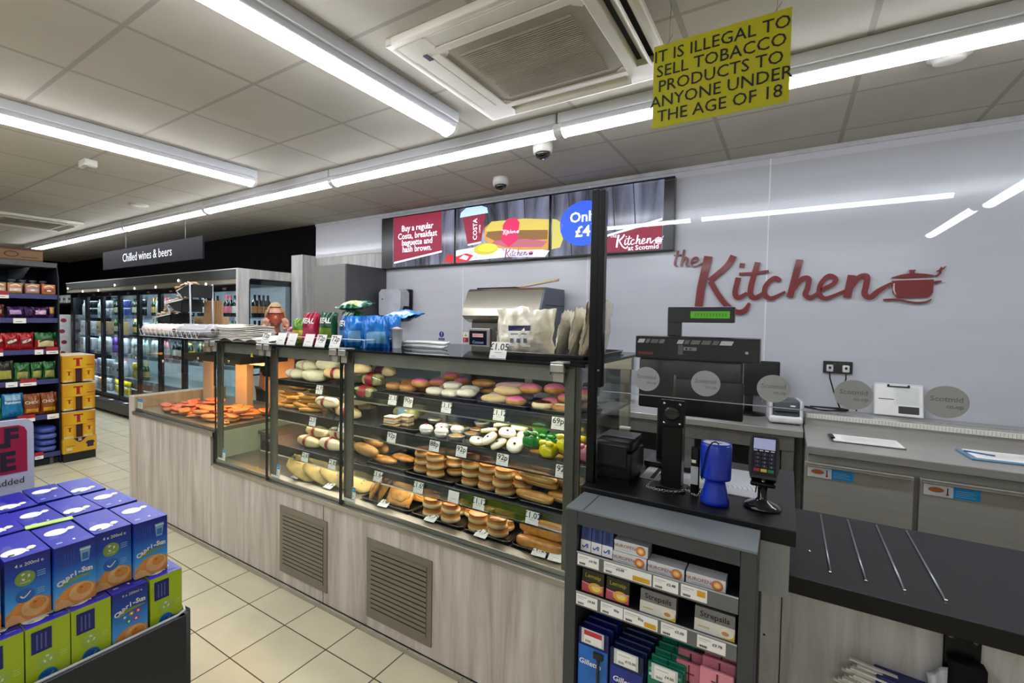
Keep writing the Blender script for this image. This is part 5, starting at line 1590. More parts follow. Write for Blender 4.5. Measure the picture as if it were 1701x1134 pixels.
b = MB(); b.bx(-0.175, 0.2, -0.05, 0.05, 0.395, 0.475, M('#0d0e10', 0.3), 0.004); b.build('printer_head', t)
b.T = Matrix()
h = MB(); F = fr((0, -0.0505, 0.458))
for x0, x1, m_ in ((-0.168, -0.145, '#c9cbcc'), (-0.142, -0.128, '#77797b'), (-0.125, -0.1, '#6d6f71'), (-0.098, -0.08, '#7d7f81'), (-0.04, -0.02, '#cfd1d2'), (-0.018, -0.002, '#6d6f71'), (0.002, 0.03, '#77797b'), (0.034, 0.062, '#6d6f71'), (0.066, 0.085, '#6d6f71'), (0.088, 0.125, '#d3d5d6')):
    h.poly(F, [(x0, -0.008), (x1 - 0.002, -0.008), (x1 + 0.004, 0.006), (x0 + 0.006, 0.006)], M(m_, 0.5), 0.0006)
h.rect(F, -0.035, -0.02, -0.045, -0.012, M('#5d6061', 0.5)); h.rect(F, -0.018, 0.022, -0.03, -0.018, M('#8a8c8d', 0.5)); h.rect(F, -0.012, -0.006, -0.028, -0.021, INK, 0.0012); h.rect(F, 0.0, 0.007, -0.028, -0.021, M('#7a2020', 0.5), 0.0012)
h.rect(F, -0.165, -0.115, -0.05, -0.04, M('#7a2a20', 0.4)); h.disc(F, 0.165, -0.03, 0.005, 0.005, CHROME)
h.build('ribbon_strip', t.children[-1])
b = MB(); b.bx(-0.165, 0.155, -0.03, 0.02, 0.215, 0.394, M('#131417', 0.3), 0.006); b.bx(-0.05, 0.16, -0.045, -0.0305, 0.2, 0.33, M('#0b0c0e', 0.4), 0.006); b.build('monitor_back', t)
b = MB(); b.bx(-0.11, -0.02, 0.02, 0.06, 0.0, 0.38, M('#0b0c0e', 0.4), 0.006); b.bx(-0.14, 0.02, -0.03, 0.1, 0.0, 0.02, M('#0b0c0e', 0.4), 0.004); b.build('stand', t)
b = MB(); b.bx(-0.078, -0.033, -0.01, 0.01, 0.475, 0.578, M('#2a2d31', 0.35), 0.003); b.bx(-0.078, 0.126, -0.014, 0.012, 0.524, 0.579, M('#25282c', 0.35), 0.004); b.build('customer_display', t)
g = MB(); F = fr((0.05, -0.0145, 0.5515)); g.rect(F, -0.055, 0.062, -0.012, 0.012, emis('#3f8a10', 0.9, 'lcd'), 0.0006)
for k in range(11): g.rect(F, -0.042 + 0.009 * k, -0.037 + 0.009 * k, -0.006, 0.006, emis('#356f12', 0.7, 'lcd_ink'), 0.001)
g.build('lcd', t.children[-1])
t = thing('scanner_column', 'square black column with a camera plate on the pay desk', 'column', (-0.283, 1.725, 1.0))
b = MB(); b.bx(-0.029, 0.029, -0.025, 0.025, 0.0, 0.225, BLACK, 0.003); b.bx(-0.042, 0.042, -0.036, 0.036, 0, 0.01, BLACK, 0.003); b.build('column', t)
b = MB(); b.bx(-0.034, 0.034, -0.034, -0.02, 0.2, 0.285, BLACK, 0.003)
for x in (-0.022, 0.022):
    for z in (0.212, 0.273): b.lathe([(0.004, 0), (0.004, 0.002)], CHROME, 10, fr((x, -0.034, z)))
b.lathe([(0.022, 0), (0.022, 0.006), (0.016, 0.008)], M('#1a1b1e', 0.25), 22, fr((0, -0.034, 0.243))); b.build('camera_plate', t)
b = MB(); b.tube([(0.0, 0.0, 0.2855), (0.0, 0.0, 0.36)], 0.003, M('#4a4c40', 0.4)); b.build('cable', t)
# counter mat
MATW = M('#c9cccf', 0.5, 0, 0.03)
b = MB(); b.bx(-0.165, 0.165, -0.155, 0.155, 0, 0.002, MATW)
F = fr((0, 0, 0.002), '+z')
b.poly(F, [(-0.135, -0.148), (-0.122, -0.148), (-0.122, 0.148), (-0.135, 0.148)], INK)
for k in range(20):
    rr = 0.03 + k * 0.012
    pts = [(0.0 + rr * math.cos(a) * 1.1, -0.09 + rr * math.sin(a), 0.003) for a in [PI * q / 14 for q in range(15)]]
    pts = [(min(max(x, -0.115), 0.158), min(y, 0.148), w_) for x, y, w_ in pts]
    b.ribbon(F, pts, M('#9a9ea2', 0.5), 0, 0.0008)
tag(b.build('counter_mat', None, (-0.225, 1.925, 1.0002)), 'pale counter mat with fine curved lines under the blue collecting box', 'mat')
# chain
CHN = M('#a9a9a6', 0.25, 0.9, 0.05)
b = MB()
pth = smooth([(-0.335, 1.70, 1.02), (-0.345, 1.672, 1.006), (-0.32, 1.662, 1.005), (-0.285, 1.665, 1.005), (-0.255, 1.68, 1.006), (-0.235, 1.70, 1.008), (-0.215, 1.68, 1.006), (-0.203, 1.66, 1.012), (-0.192, 1.655, 1.03)], 5)
for i in range(len(pth) - 1):
    a, c = Vector(pth[i]), Vector(pth[i + 1])
    d = (c - a); L_ = d.length * 0.62 + 0.001
    q = Matrix.Translation((a + c) / 2) @ d.to_track_quat('X', 'Z').to_matrix().to_4x4() @ Matrix.Rotation((i % 2) * PI / 2 * 0.8, 4, 'X')
    ring = [(L_ * math.cos(u * PI / 5), 0.0035 * math.sin(u * PI / 5), 0) for u in range(10)]
    b.T = q; b.tube(ring, 0.0011, CHN, 6, True)
b.T = Matrix()
tag(b.build('security_chain', None), 'small steel chain looped round the black column to the blue box', 'chain')
# collecting box
BLU = M('#0430ae', 0.3, 0, 0.05, 6, coat=0.3)
t = thing('collecting_box', 'bright blue waisted charity collecting box on the pay desk', 'collecting box', (-0.158, 1.655, 1.0))
b = MB(); b.lathe([(0.035, 0), (0.0375, 0.004), (0.0375, 0.012), (0.033, 0.03), (0.027, 0.058), (0.0255, 0.068), (0.028, 0.071), (0.0385, 0.075), (0.0395, 0.08), (0.0395, 0.173), (0.038, 0.176)], BLU, 36); b.build('body', t)
b = MB(); b.lathe([(0.036, 0.1763), (0.034, 0.1775), (0.0005, 0.1775)], M('#c9c9c4', 0.5), 30); b.lathe([(0.038, 0.176), (0.0385, 0.179), (0.0355, 0.18), (0.0345, 0.1776)], BLU, 30, caps=False); b.bx(-0.014, 0.014, -0.002, 0.002, 0.1776, 0.1782, INK); b.build('coin_lid', t)
b = MB(); b.tube(smooth([(0.008, -0.02, 0.179), (-0.002, -0.03, 0.186), (-0.016, -0.039, 0.17), (-0.026, -0.034, 0.12), (-0.033, -0.026, 0.08), (-0.03, -0.02, 0.07)]), 0.0018, BLACK); b.build('cord', t)
t = thing('card_holder', 'small black and white tag holder behind the blue collecting box', 'tag holder', (-0.215, 1.70, 1.0))
b = MB(); b.bx(-0.012, 0.012, -0.012, 0.0, 0, 0.15, BLACK, 0.005); b.build('back', t)
b = MB(); b.bx(-0.011, 0.009, -0.0145, -0.0123, 0.035, 0.09, M('#b9bab8', 0.4), 0.001); b.bx(-0.01, 0.004, -0.018, -0.0146, 0.1, 0.112, CHROME, 0.003); b.build('tag', t)
# card terminal
t = thing('card_terminal', 'black card payment terminal tilted on a round foot', 'card terminal', (-0.045, 1.70, 1.0))
b = MB(); b.lathe([(0.045, 0), (0.046, 0.006), (0.036, 0.014), (0.018, 0.022), (0.012, 0.03), (0.012, 0.06)], M('#111113', 0.2, coat=0.5), 30); b.build('foot', t)
b = MB(); b.tube([(0.0, 0, 0.055), (0.0, 0.006, 0.085)], 0.006, CHROME); b.bx(-0.03, 0.03, -0.012, 0.025, 0.062, 0.075, BLACK, 0.005); b.build('neck', t)
T_ = TR((0.0, 0.0, 0.083), rx=-0.42, rz=0.0)
b = MB(); b.T = T_
b.prism(TR((0, 0.024, 0.0), rx=PI / 2), [(-0.031, 0.0), (0.031, 0.0), (0.0355, 0.02), (0.0375, 0.06), (0.034, 0.118), (0.028, 0.123), (-0.028, 0.123), (-0.034, 0.118), (-0.0375, 0.06), (-0.0355, 0.02)], 0.032, M('#26282c', 0.3, coat=0.3))
b.build('body', t); bo = t.children[-1]
b = MB(); b.T = T_; F = fr((0, -0.0085, 0))
b.rect(F, -0.029, 0.029, 0.008, 0.117, M('#0d1022', 0.25)); b.rect(F, -0.026, 0.026, 0.083, 0.115, emis('#8f93b4', 0.5, 'terminal_screen'), 0.001)
for k in range(4): b.rect(F, -0.025 + k * 0.0135, -0.016 + k * 0.0135, 0.0775, 0.0805, M('#d0d2d6', 0.4), 0.001)
for r_ in range(4):
    for c in range(3):
        b.bx(-0.021 + c * 0.0165, -0.008 + c * 0.0165, -0.0105, -0.0086, 0.030 + r_ * 0.0115, 0.038 + r_ * 0.0115, M('#1d2140', 0.35), 0.001)
        b.text('123456789*0#'[(3 - r_) * 3 + c], 0.007, M('#b9bccb', 0.5), fr((-0.0145 + c * 0.0165, -0.0106, 0.034 + r_ * 0.0115)), 0, 0)
for c, m_ in enumerate(('#b03038', '#d8c040', '#0f7a50')):
    b.bx(-0.023 + c * 0.0165, -0.0085 + c * 0.0165, -0.0105, -0.0086, 0.018, 0.027, M(m_, 0.35), 0.001)
b.build('keypad', bo)

# ---------------------------------------------------------------- impulse shelf unit in front of the pay desk
t = thing('impulse_shelf', 'dark grey shelf unit with price rails of medicines in front of the pay desk', 'shelf unit', (-0.275, 1.4, 0))
X = lambda x: x + 0.275
b = MB(); b.bx(X(-0.508), X(-0.474), 0.0, 0.155, 0, 0.977, UNIT, 0.002); b.bx(X(-0.508), X(-0.474), 0.155, 0.34, 0, 0.95, UNIT); b.build('left_panel', t)
b = MB(); b.bx(X(-0.076), X(-0.042), 0.0, 0.155, 0, 0.977, UNIT, 0.002); b.bx(X(-0.076), X(-0.048), 0.155, 0.34, 0, 0.95, UNIT); b.lathe([(0.004, 0), (0.004, 0.002)], CHROME, 10, fr((X(-0.076), 0.05, 0.9), '-x')); b.build('right_panel', t)
b = MB(); b.bx(X(-0.474), X(-0.076), 0.0, 0.02, 0.94, 0.956, UNIT, 0.001); b.bx(X(-0.508), X(-0.042), 0.0, 0.157, 0.9775, 0.985, DESKG, 0.002)
b.bx(X(-0.46), X(-0.456), -0.0003, 0.156, 0.985, 0.9853, M('#3a3d3f')); b.bx(X(-0.473), X(-0.077), 0.0, 0.155, 0.956, 0.977, UNIT); b.bx(X(-0.473), X(-0.077), 0.155, 0.335, 0.93, 0.95, UNIT); b.build('top', t)
b = MB(); b.bx(X(-0.473), X(-0.077), 0.32, 0.335, 0, 0.93, M('#141517', 0.7)); b.build('back_panel', t)
RAILG = M('#6c6e70', 0.4, 0.3, 0.05)
for z, labs in ((0.862, ((-0.47, -0.41, '£4.98', 0), (-0.396, -0.272, '£3.09', 1), (-0.268, -0.208, '£2.48', 0), (-0.202, -0.143, '', 2))),
                (0.745, ((-0.472, -0.411, '£4.80', 0), (-0.402, -0.342, '80p', 0), (-0.34, -0.254, '80p', 1), (-0.246, -0.185, '£5.00', 0), (-0.162, -0.1, '£3.78', 0)))):
    s = MB(); s.bx(X(-0.473), X(-0.077), 0.01, 0.3, z - 0.012, z - 0.006, M('#2a2b2d', 0.5)); s.build('shelf', t)
    so = t.children[-1]
    s = MB(); s.bx(X(-0.473), X(-0.077), 0.0, 0.008, z - 0.042, z - 0.001, RAILG, 0.001); s.bx(X(-0.473), X(-0.077), -0.002, 0.0, z - 0.002, z + 0.001, M('#b5b7b8', 0.2)); s.build('price_rail', so)
    for x0, x1, txt, kind in labs:
        l = MB(); F = fr((X(x0), -0.0006, z - 0.036)); w_ = x1 - x0
        l.bx(X(x0), X(x1), -0.0008, -0.0001, z - 0.037, z - 0.005, PAPER)
        F = fr((X(x0), -0.0009, z - 0.037))
        l.rect(F, 0.004, w_ * 0.5, 0.024, 0.0255, M('#9a9a9a', 0.6)); l.rect(F, 0.004, w_ * 0.35, 0.019, 0.0202, M('#b5b5b5', 0.6))
        for q in range(9): l.rect(F, 0.005 + q * 0.002, 0.006 + q * 0.002 + 0.0005 * (q % 2), 0.003, 0.009, INK)
        if txt: l.text(txt, 0.0095, INK, F, min(0.044, w_ * .72), 0.0185, bold=0.02, dz=0.0006)
        if kind: l.rect(F, w_ * 0.62, w_ - 0.004, 0.003 if kind == 1 else 0.012, 0.016 if kind == 1 else 0.027, M('#d6a21c', 0.5), 0.0008)
        l.build('price_label', so)
# goods on the shelf
def carton(w_, d_, h_, base, draw, name, loc, label, cat, grp, rx=0.0, rz=0.0):
    b = MB(); b.bx(-w_ / 2, w_ / 2, 0, d_, 0, h_, base, 0.0008)
    draw(b, fr((0, 0, 0)), w_, h_)
    return tag(b.build(name, None, loc, rot=(rx, 0, rz)), label, cat, grp)
def d_gel(b, F, w_, h_):
    b.rect(F, -w_ / 2, w_ / 2, 0, h_ * 0.42, WHITE); b.ribbon(F, [(-0.009, 0.016, 0.003), (-0.005, 0.011, 0.003), (0.004, 0.022, 0.002)], M('#1a3a9a'), dz=0.001); b.rect(F, 0.002, 0.008, 0.01, 0.022, M('#6a86d0'), 0.001)
    b.rect(F, -0.006, 0.006, h_ * 0.5, h_ * 0.9, M('#20306a', 0.4), 0.001)
for k in range(3):
    carton(0.029, 0.02, 0.075, M('#3a4a86', 0.35), d_gel, 'medicine_pack', (-0.455 + k * 0.0305, 1.42, 0.8592), 'slim white and blue medicine pack on the upper rail, %s from the left' % ORD[k], 'medicine pack', 'slim medicine packs', -0.12)
def d_nur(b, F, w_, h_):
    b.text('NUROFEN', 0.0125, M('#8a2030', 0.4), F, -0.016, h_ * 0.55, bold=0.0, dz=0.001, sx=1.0)
    for r_, c in ((0.0125, '#9a4a1a'), (0.0115, '#d87a2a'), (0.008, '#f0b060'), (0.005, '#f6d8a0')): b.disc(F, 0.026, h_ * 0.5, r_, r_, M(c, 0.4), 0.001 + (0.0125 - r_) * 0.05)
    b.rect(F, -0.03, 0.0, h_ * 0.22, h_ * 0.26, M('#b0b0b0'), 0.001)
SIL = M('#d9d9dc', 0.3, 0.2, 0.04)
for k, (x, wh_) in enumerate(((-0.332, 'left'), (-0.241, 'middle'), (-0.149, 'right'))):
    carton(0.088, 0.05, 0.031, SIL, d_nur, 'tablet_box', (x, 1.412, 0.8565), 'silver tablet box with an orange target, %s of the front three' % wh_, 'tablet box', 'silver tablet boxes')
carton(0.088, 0.05, 0.031, SIL, d_nur, 'tablet_box', (-0.33, 1.416, 0.8882), 'silver tablet box lying on top of the left one in shadow', 'tablet box', 'silver tablet boxes')
def d_lem(b, F, w_, h_):
    b.rect(F, -w_ / 2, w_ / 2, 0, h_ * 0.4, M('#c0545a', 0.4)); b.disc(F, 0.008, h_ * 0.26, 0.02, 0.014, M('#e0b030', 0.4), 0.001); b.disc(F, 0.01, h_ * 0.26, 0.012, 0.009, M('#f4e070', 0.4), 0.0014)
    b.text('Lemsip', 0.016, M('#a89a30', 0.4), F, 0, h_ * 0.75, bold=0.01, dz=0.001); b.ribbon(F, [(-w_ / 2, h_ * 0.42, 0.003), (0, h_ * 0.36, 0.003), (w_ / 2, h_ * 0.42, 0.003)], M('#e09a9a'), dz=0.0016)
for k in range(2):
    carton(0.062, 0.05, 0.062, M('#26281a', 0.35), d_lem, 'cold_remedy_box', (-0.431 + k * 0.069, 1.415, 0.7447), 'dark cold remedy box with a lemon picture, %s one' % ('left', 'right')[k], 'remedy box', 'cold remedy boxes', -0.1)
def d_str(b, F, w_, h_):
    b.rect(F, -w_ / 2, w_ / 2, 0, h_ * 0.5, M('#dcd9ce', 0.4)); b.rect(F, 0.02, w_ / 2, 0, h_ * 0.3, M('#d8b838', 0.4), 0.0012)
    b.text('Strepsils', 0.0195, INK, F, 0.0, h_ * 0.73, bold=0.012, dz=0.001); b.disc(F, 0.026, h_ * 0.24, 0.016, 0.0115, M('#e8e2cc', 0.4), 0.0016); b.disc(F, 0.024, h_ * 0.22, 0.008, 0.005, M('#c88a4a', 0.4), 0.002)
    b.rect(F, -0.036, -0.01, h_ * 0.2, h_ * 0.25, M('#c8b060'), 0.001)
for x, l in ((-0.258, 'left'), (-0.127, 'right')):
    carton(0.088, 0.03, 0.06, M('#7a7a76', 0.35, 0.2), d_str, 'lozenge_box', (x, 1.412, 0.7434), 'grey and yellow lozenge box at the %s of the lower rail' % l, 'lozenge box', 'lozenge boxes', -0.12)
# hanging blister packs
def blister(w_, h_, base, draw, loc, label, grp, tagkind=None):
    t = thing('hanging_pack', label, 'hanging pack', loc, 0, grp)
    b = MB(); b.bx(-w_ / 2, w_ / 2, -0.006, 0.006, -h_, 0, base, 0.004); draw(b, fr((0, -0.0062, 0)), w_, h_); b.build('pack', t)
    if tagkind is not None:
        p = MB(); p.bx(-0.032, 0.032, -0.012, -0.0105, -0.04, 0.003, M('#c9ccd0', 0.3), 0.001); F = fr((0, -0.0122, -0.04))
        p.rect(F, -0.024, 0.026, 0.003, 0.04, PAPER)
        if tagkind == 1: p.rect(F, -0.024, 0.026, 0.026, 0.04, M('#c03040'), 0.0008)
        else:
            p.rect(F, -0.02, 0.01, 0.03, 0.0315, M('#999999'), 0.0008)
            p.text(tagkind if isinstance(tagkind, str) else '', 0.01, INK, F, 0.012, 0.018, bold=0.02)
        for q in range(8): p.rect(F, -0.02 + q * 0.002, -0.019 + q * 0.002, 0.006, 0.013, INK, 0.0008)
        p.build('price_tag', t)
    return t
def d_raz(b, F, w_, h_):
    b.rect(F, -w_ / 2 + 0.003, w_ / 2 - 0.003, -h_ + 0.01, -0.05, M('#1c6ac0', 0.35, 0, 0.3, 10)); b.text('Gillette', 0.021, WHITE, F, -0.008, -0.098, bold=0.02, shear=0.15, dz=0.0014)
    b.bx(0.002, 0.03, -0.014, -0.0065, -0.076, -0.056, M('#2a2a2c', 0.3, 0.4), 0.003); b.bx(0.012, 0.02, -0.013, -0.0065, -h_ + 0.02, -0.076, M('#1d1d20', 0.3), 0.003)
def d_raz2(b, F, w_, h_):
    b.rect(F, -w_ / 2 + 0.003, w_ / 2 - 0.003, -h_ + 0.01, -0.05, M('#1a2c86', 0.35, 0, 0.3, 10)); b.text('Gillette', 0.021, WHITE, F, -0.004, -0.085, bold=0.02, shear=0.15, dz=0.0014); b.text('MACH3', 0.014, WHITE, F, -0.004, -0.108, bold=0.02, dz=0.0014)
    b.rect(F, 0.024, 0.03, -0.04, -0.02, M('#d0d4dc'), 0.001)
def d_grn(b, F, w_, h_):
    b.rect(F, -w_ / 2 + 0.004, w_ / 2 - 0.004, -0.022, -0.014, M('#4aa890')); b.rect(F, -w_ / 2 + 0.004, 0.0, -0.036, -0.028, M('#bfe0d4')); b.rect(F, -0.003, 0.0, -h_, 0.0, M('#04382c'))
def d_pnk(b, F, w_, h_):
    for q in range(5): b.rect(F, -0.012, 0.014 - 0.008 * (q % 2), -0.03 - q * 0.024, -0.026 - q * 0.024, M('#5a2030'), 0.001)
    b.rect(F, -0.001, 0.003, -h_, -0.005, M('#5a2030'), 0.001)
NAVY, NAVY2, GRN, PNK, PNK2 = M('#101a5a', 0.35), M('#121c44', 0.35), M('#0d6a50', 0.35), M('#c0707e', 0.45), M('#d98a96', 0.45)
for k in range(4):
    blister(0.088, 0.19, NAVY, d_raz, (-0.425 + 0.004 * k, 1.42 + 0.03 * k, 0.636 + 0.003 * k), 'navy razor pack on the left peg, ' + ('at the front with a red price tag', 'second in line', 'third in line', 'last in line')[k], 'razor packs on the left peg', 1 if k == 0 else None)
for k in range(5):
    blister(0.09, 0.19, NAVY2, d_raz2, (-0.333 + 0.004 * k, 1.42 + 0.025 * k, 0.612 + 0.003 * k), 'dark razor pack on the second peg, ' + ('at the front with a white price tag', 'second in line', 'third in line', 'fourth in line', 'last in line')[k], 'razor packs on the second peg', '£15.00' if k == 0 else None)
for k in range(5):
    blister(0.085, 0.16, GRN, d_grn, (-0.236 + 0.004 * k, 1.42 + 0.025 * k, 0.613 + 0.007 * k), 'green pack on the third peg, ' + ('at the front with a price tag', 'second in line', 'third in line', 'fourth in line', 'last in line')[k], 'green packs on the third peg', '£4.00' if k == 0 else None)
for k in range(3):
    blister(0.075, 0.2, PNK2 if k == 0 else PNK, d_pnk, (-0.118 + 0.002 * k, 1.42 + 0.025 * k, 0.652 + 0.016 * k), 'pink pack hanging at the right, ' + ('in front', 'in the middle', 'at the back')[k], 'pink packs at the right')
for k in range(2):
    blister(0.06, 0.16, PNK, d_pnk, (-0.185, 1.45 + 0.03 * k, 0.63 + 0.014 * k), 'pink pack hanging left of the taller pink ones, ' + ('in front', 'behind')[k], 'pink packs, left peg')
# ---------------------------------------------------------------- dump bin of drink cartons at the front left
def grad_mat(name, stops, axis=2, rough=0.3):
    m, nt, b = nodes(name)
    L = nt.links.new
    tc = nt.nodes.new('ShaderNodeTexCoord'); sp = nt.nodes.new('ShaderNodeSeparateXYZ'); r = nt.nodes.new('ShaderNodeValToRGB')
    L(tc.outputs['Generated'], sp.inputs[0]); L(sp.outputs[axis], r.inputs[0]); L(r.outputs[0], b.inputs['Base Color'])
    el = r.color_ramp.elements
    el[0].position, el[0].color = stops[0][0], (*lin(stops[0][1]), 1)
    el[1].position, el[1].color = stops[-1][0], (*lin(stops[-1][1]), 1)
    for p_, c in stops[1:-1]:
        e = el.new(p_); e.color = (*lin(c), 1)
    b.inputs['Roughness'].default_value = rough
    return m
JBLUE = grad_mat('juice_carton_print', [(0.0, '#9cd6fb'), (0.33, '#3b9df0'), (0.68, '#1848b4'), (1.0, '#1d2186')])
JTOP = M('#2027a4', 0.3, 0, 0.06, 10)
LIME = M('#b2cc22', 0.35, 0, 0.05, 10)
OR1, OR2, OR3 = M('#ea9a42', 0.4, 0, 0.12, 60), M('#f4bc78', 0.4, 0, 0.1, 60), M('#c8702c', 0.4, 0, 0.1, 60)
LTB = M('#8fb8e0', 0.4)
JW, JH, JD = 0.0835, 0.147, 0.162
def juice(kind):
    b = MB()
    w_, h_, d_ = JW, JH, JD
    vs = [(x, y, z) for x in (-d_, 0) for y in (-w_ / 2, w_ / 2) for z in (0, h_)]
    fs = [(0, 1, 3, 2), (4, 6, 7, 5), (0, 4, 5, 1), (2, 3, 7, 6), (0, 2, 6, 4), (1, 5, 7, 3)]
    base = LIME if kind == 2 else JBLUE
    b.add(vs, fs, [base, base, base, base, base, JTOP])
    F = fr((0.0002, 0, 0), '+x')
    hw = w_ / 2
    def oranges():
        pts = [(-hw, 0.0), (hw, 0.0), (hw, 0.036), (0.02, 0.048), (0.0, 0.05), (-0.02, 0.044), (-hw, 0.022)]
        b.poly(F, pts, OR1, 0.0004)
        b.disc(F, 0.012, 0.026, 0.026, 0.021, OR2, 0.0006); b.disc(F, 0.017, 0.031, 0.016, 0.012, OR1, 0.0008); b.disc(F, 0.012, 0.036, 0.004, 0.0025, OR3, 0.001)
        b.poly(F, [(-hw, 0), (-0.004, 0), (-0.016, 0.016), (-0.03, 0.022), (-hw, 0.012)], OR2, 0.0009)
    def brand(y):
        for i, ch_ in enumerate('Capri-Sun'):
            x = -0.032 + i * 0.008
            b.text(ch_, 0.0165, WHITE, F @ TR((x, y + 0.006 - ((i - 5.5) ** 2) * 0.0004 + i * 0.0008, 0), rz=0.18 - i * 0.03), 0, 0, bold=0.045, dz=0.0012)
        b.ribbon(F, [(-0.03, y - 0.013, 0.006), (0.0, y - 0.004, 0.008), (0.034, y - 0.003, 0.003)], M('#7a9a4a', 0.4), dz=0.0009)
    if kind == 0:       # recycling face
        oranges(); b.text('4 x 200ml e', 0.011, WHITE, F, 0.002, h_ - 0.018, bold=0.01)
        b.disc(F, -0.006, h_ - 0.05, 0.019, 0.017, M('#8aa84a', 0.4), 0.0006, 24); b.disc(F, -0.006, h_ - 0.089, 0.018, 0.016, M('#2a6ac0', 0.4), 0.0006, 24)
        b.text('recycle', 0.0065, WHITE, F, -0.006, h_ - 0.058); 
        for k in range(3):
            a = k * 2.09 + 0.5; b.tri = None
            b.poly(F @ TR((-0.006, h_ - 0.046, 0), rz=a), [(-0.004, 0.005), (0.004, 0.005), (0.001, 0.009), (-0.003, 0.009)], WHITE, 0.001)
        b.ribbon(F, [(-0.015, h_ - 0.088, 0.003), (-0.008, h_ - 0.093, 0.003), (0.004, h_ - 0.082, 0.002)], WHITE, dz=0.001)
        for k in range(3): b.rect(F, 0.016, 0.032, h_ - 0.044 - k * 0.005, h_ - 0.042 - k * 0.005, LTB); b.rect(F, 0.016, 0.03, h_ - 0.084 - k * 0.005, h_ - 0.082 - k * 0.005, LTB)
    elif kind == 1:     # brand face with glass
        oranges(); brand(0.066)
        b.poly(F, [(0.012, h_ - 0.05), (0.028, h_ - 0.05), (0.032, h_ - 0.016), (0.009, h_ - 0.016)], LTB, 0.0006); b.rect(F, 0.009, 0.032, h_ - 0.022, h_ - 0.019, WHITE, 0.001); b.rect(F, 0.014, 0.027, h_ - 0.046, h_ - 0.03, M('#3a7ac0'), 0.001)
        for k in range(4): b.rect(F, -0.022 + k * 0.006, -0.02 + k * 0.006, h_ - 0.05, h_ - 0.016, M('#3f55a8', 0.4), 0.0006)
    elif kind == 2:     # lime side
        b.rect(F, -hw + 0.01, -hw + 0.048, h_ - 0.062, h_ - 0.012, M('#151c74', 0.35), 0.0006)
        for k in range(3): b.rect(F, -hw + 0.019 + k * 0.008, -hw + 0.022 + k * 0.008, h_ - 0.055, h_ - 0.02, M('#5868b0', 0.4), 0.001)
        b.disc(F, -0.002, h_ - 0.085, 0.02, 0.018, M('#a9c84e', 0.4), 0.0006, 24); b.disc(F, -0.002, h_ - 0.123, 0.019, 0.017, M('#2a7ac8', 0.4), 0.0006, 24); b.disc(F, -0.002, h_ - 0.123, 0.0165, 0.0145, M('#1f66b4', 0.4), 0.001, 24)
        b.ribbon(F, [(-0.01, h_ - 0.122, 0.003), (-0.003, h_ - 0.128, 0.003), (0.009, h_ - 0.116, 0.002)], M('#8fc0ec'), dz=0.0014)
        for k in range(3): b.poly(F @ TR((-0.002, h_ - 0.083, 0), rz=k * 2.09), [(-0.004, 0.005), (0.004, 0.005), (0.001, 0.009), (-0.003, 0.009)], WHITE, 0.001)
        for k in range(3): b.rect(F, 0.022, 0.036, h_ - 0.08 - k * 0.005, h_ - 0.0785 - k * 0.005, M('#cfe08a'), 0.0006); b.rect(F, 0.022, 0.036, h_ - 0.116 - k * 0.005, h_ - 0.1145 - k * 0.005, M('#cfe08a'), 0.0006)
    else:               # brand face with coloured spots
        oranges(); brand(0.098); b.text('4 x 200ml e', 0.01, WHITE, F, 0.004, h_ - 0.013)
        for k, (x, y, c) in enumerate(((-0.014, 0.078, '#3a8ad8'), (0.002, 0.082, '#c07a3a'), (0.018, 0.083, '#c03a5a'), (-0.004, 0.064, '#2a8a6a'), (0.013, 0.065, '#b03a8a'))): b.disc(F, x, y, 0.0065, 0.0062, M(c, 0.4), 0.001, 14); b.disc(F, x, y, 0.003, 0.003, WHITE, 0.0014, 8)
    # top print
    G = fr((-d_ / 2, 0, h_ + 0.0002), '+z', PI / 2) @ TR((-0.004 if kind % 2 else -0.012, -0.032 if kind % 2 else -0.095, 0))
    b.disc(G, -0.004, 0.052, 0.024, 0.021, WHITE, 0.0006, 28)
    G = G @ TR((0.0, 0.0, 0))
    b.ribbon(G, [(0.022, 0.062, 0.016), (0.028, 0.056, 0.022), (0.034, 0.05, 0.012)], WHITE, dz=0.0006); b.ribbon(G, [(0.022, 0.06, 0.008), (0.029, 0.056, 0.014), (0.034, 0.052, 0.006)], M('#e6e6a8'), dz=0.001)
    G = fr((-d_ / 2, 0, h_ + 0.0002), '+z', PI / 2)
    b.rect(G, -0.03, -0.018, -0.06, -0.052, LTB); b.rect(G, 0.004, 0.009, -0.058, -0.05, WHITE)
    for k in range(5): b.rect(G, -0.034 + 0.002 * k, -0.012, -0.02 + k * 0.006, -0.0175 + k * 0.006, M('#6f78c8'), 0.0006)
    b.rect(G, 0.0, 0.034, -0.004, -0.0035, M('#4a50b8'), 0.0006); b.rect(G, 0.014, 0.034, -0.066, -0.063, M('#6f78c8'), 0.0006)
    return b.build('juice_carton')
JP = [juice(k) for k in range(4)]
JG = 'juice cartons on the dump bin'
ZT = 0.839
cols = (0.613, 0.526, 0.4385, 0.351)
for c, k, l in ((0, 1, 'brand name carton at the right end of the front top row'), (1, 0, 'recycling faced carton, second from the right in the front top row'), (2, 1, 'brand name carton, third from the right in the front top row'), (3, 0, 'recycling faced carton at the left end of the front top row')):
    place(JP[k], (-1.35 - 0.012 * (c % 2), cols[c], ZT), (0, 0, R.uniform(-.02, .02)), l, 'drink carton', JG)
place(JP[1], (-1.36, 0.26, ZT), (0, 0, 0.02), 'carton at the far left of the front top row, cut by the picture edge', 'drink carton', JG)
W2 = ('at the right end', 'second from the right', 'third from the right', 'fourth from the right')
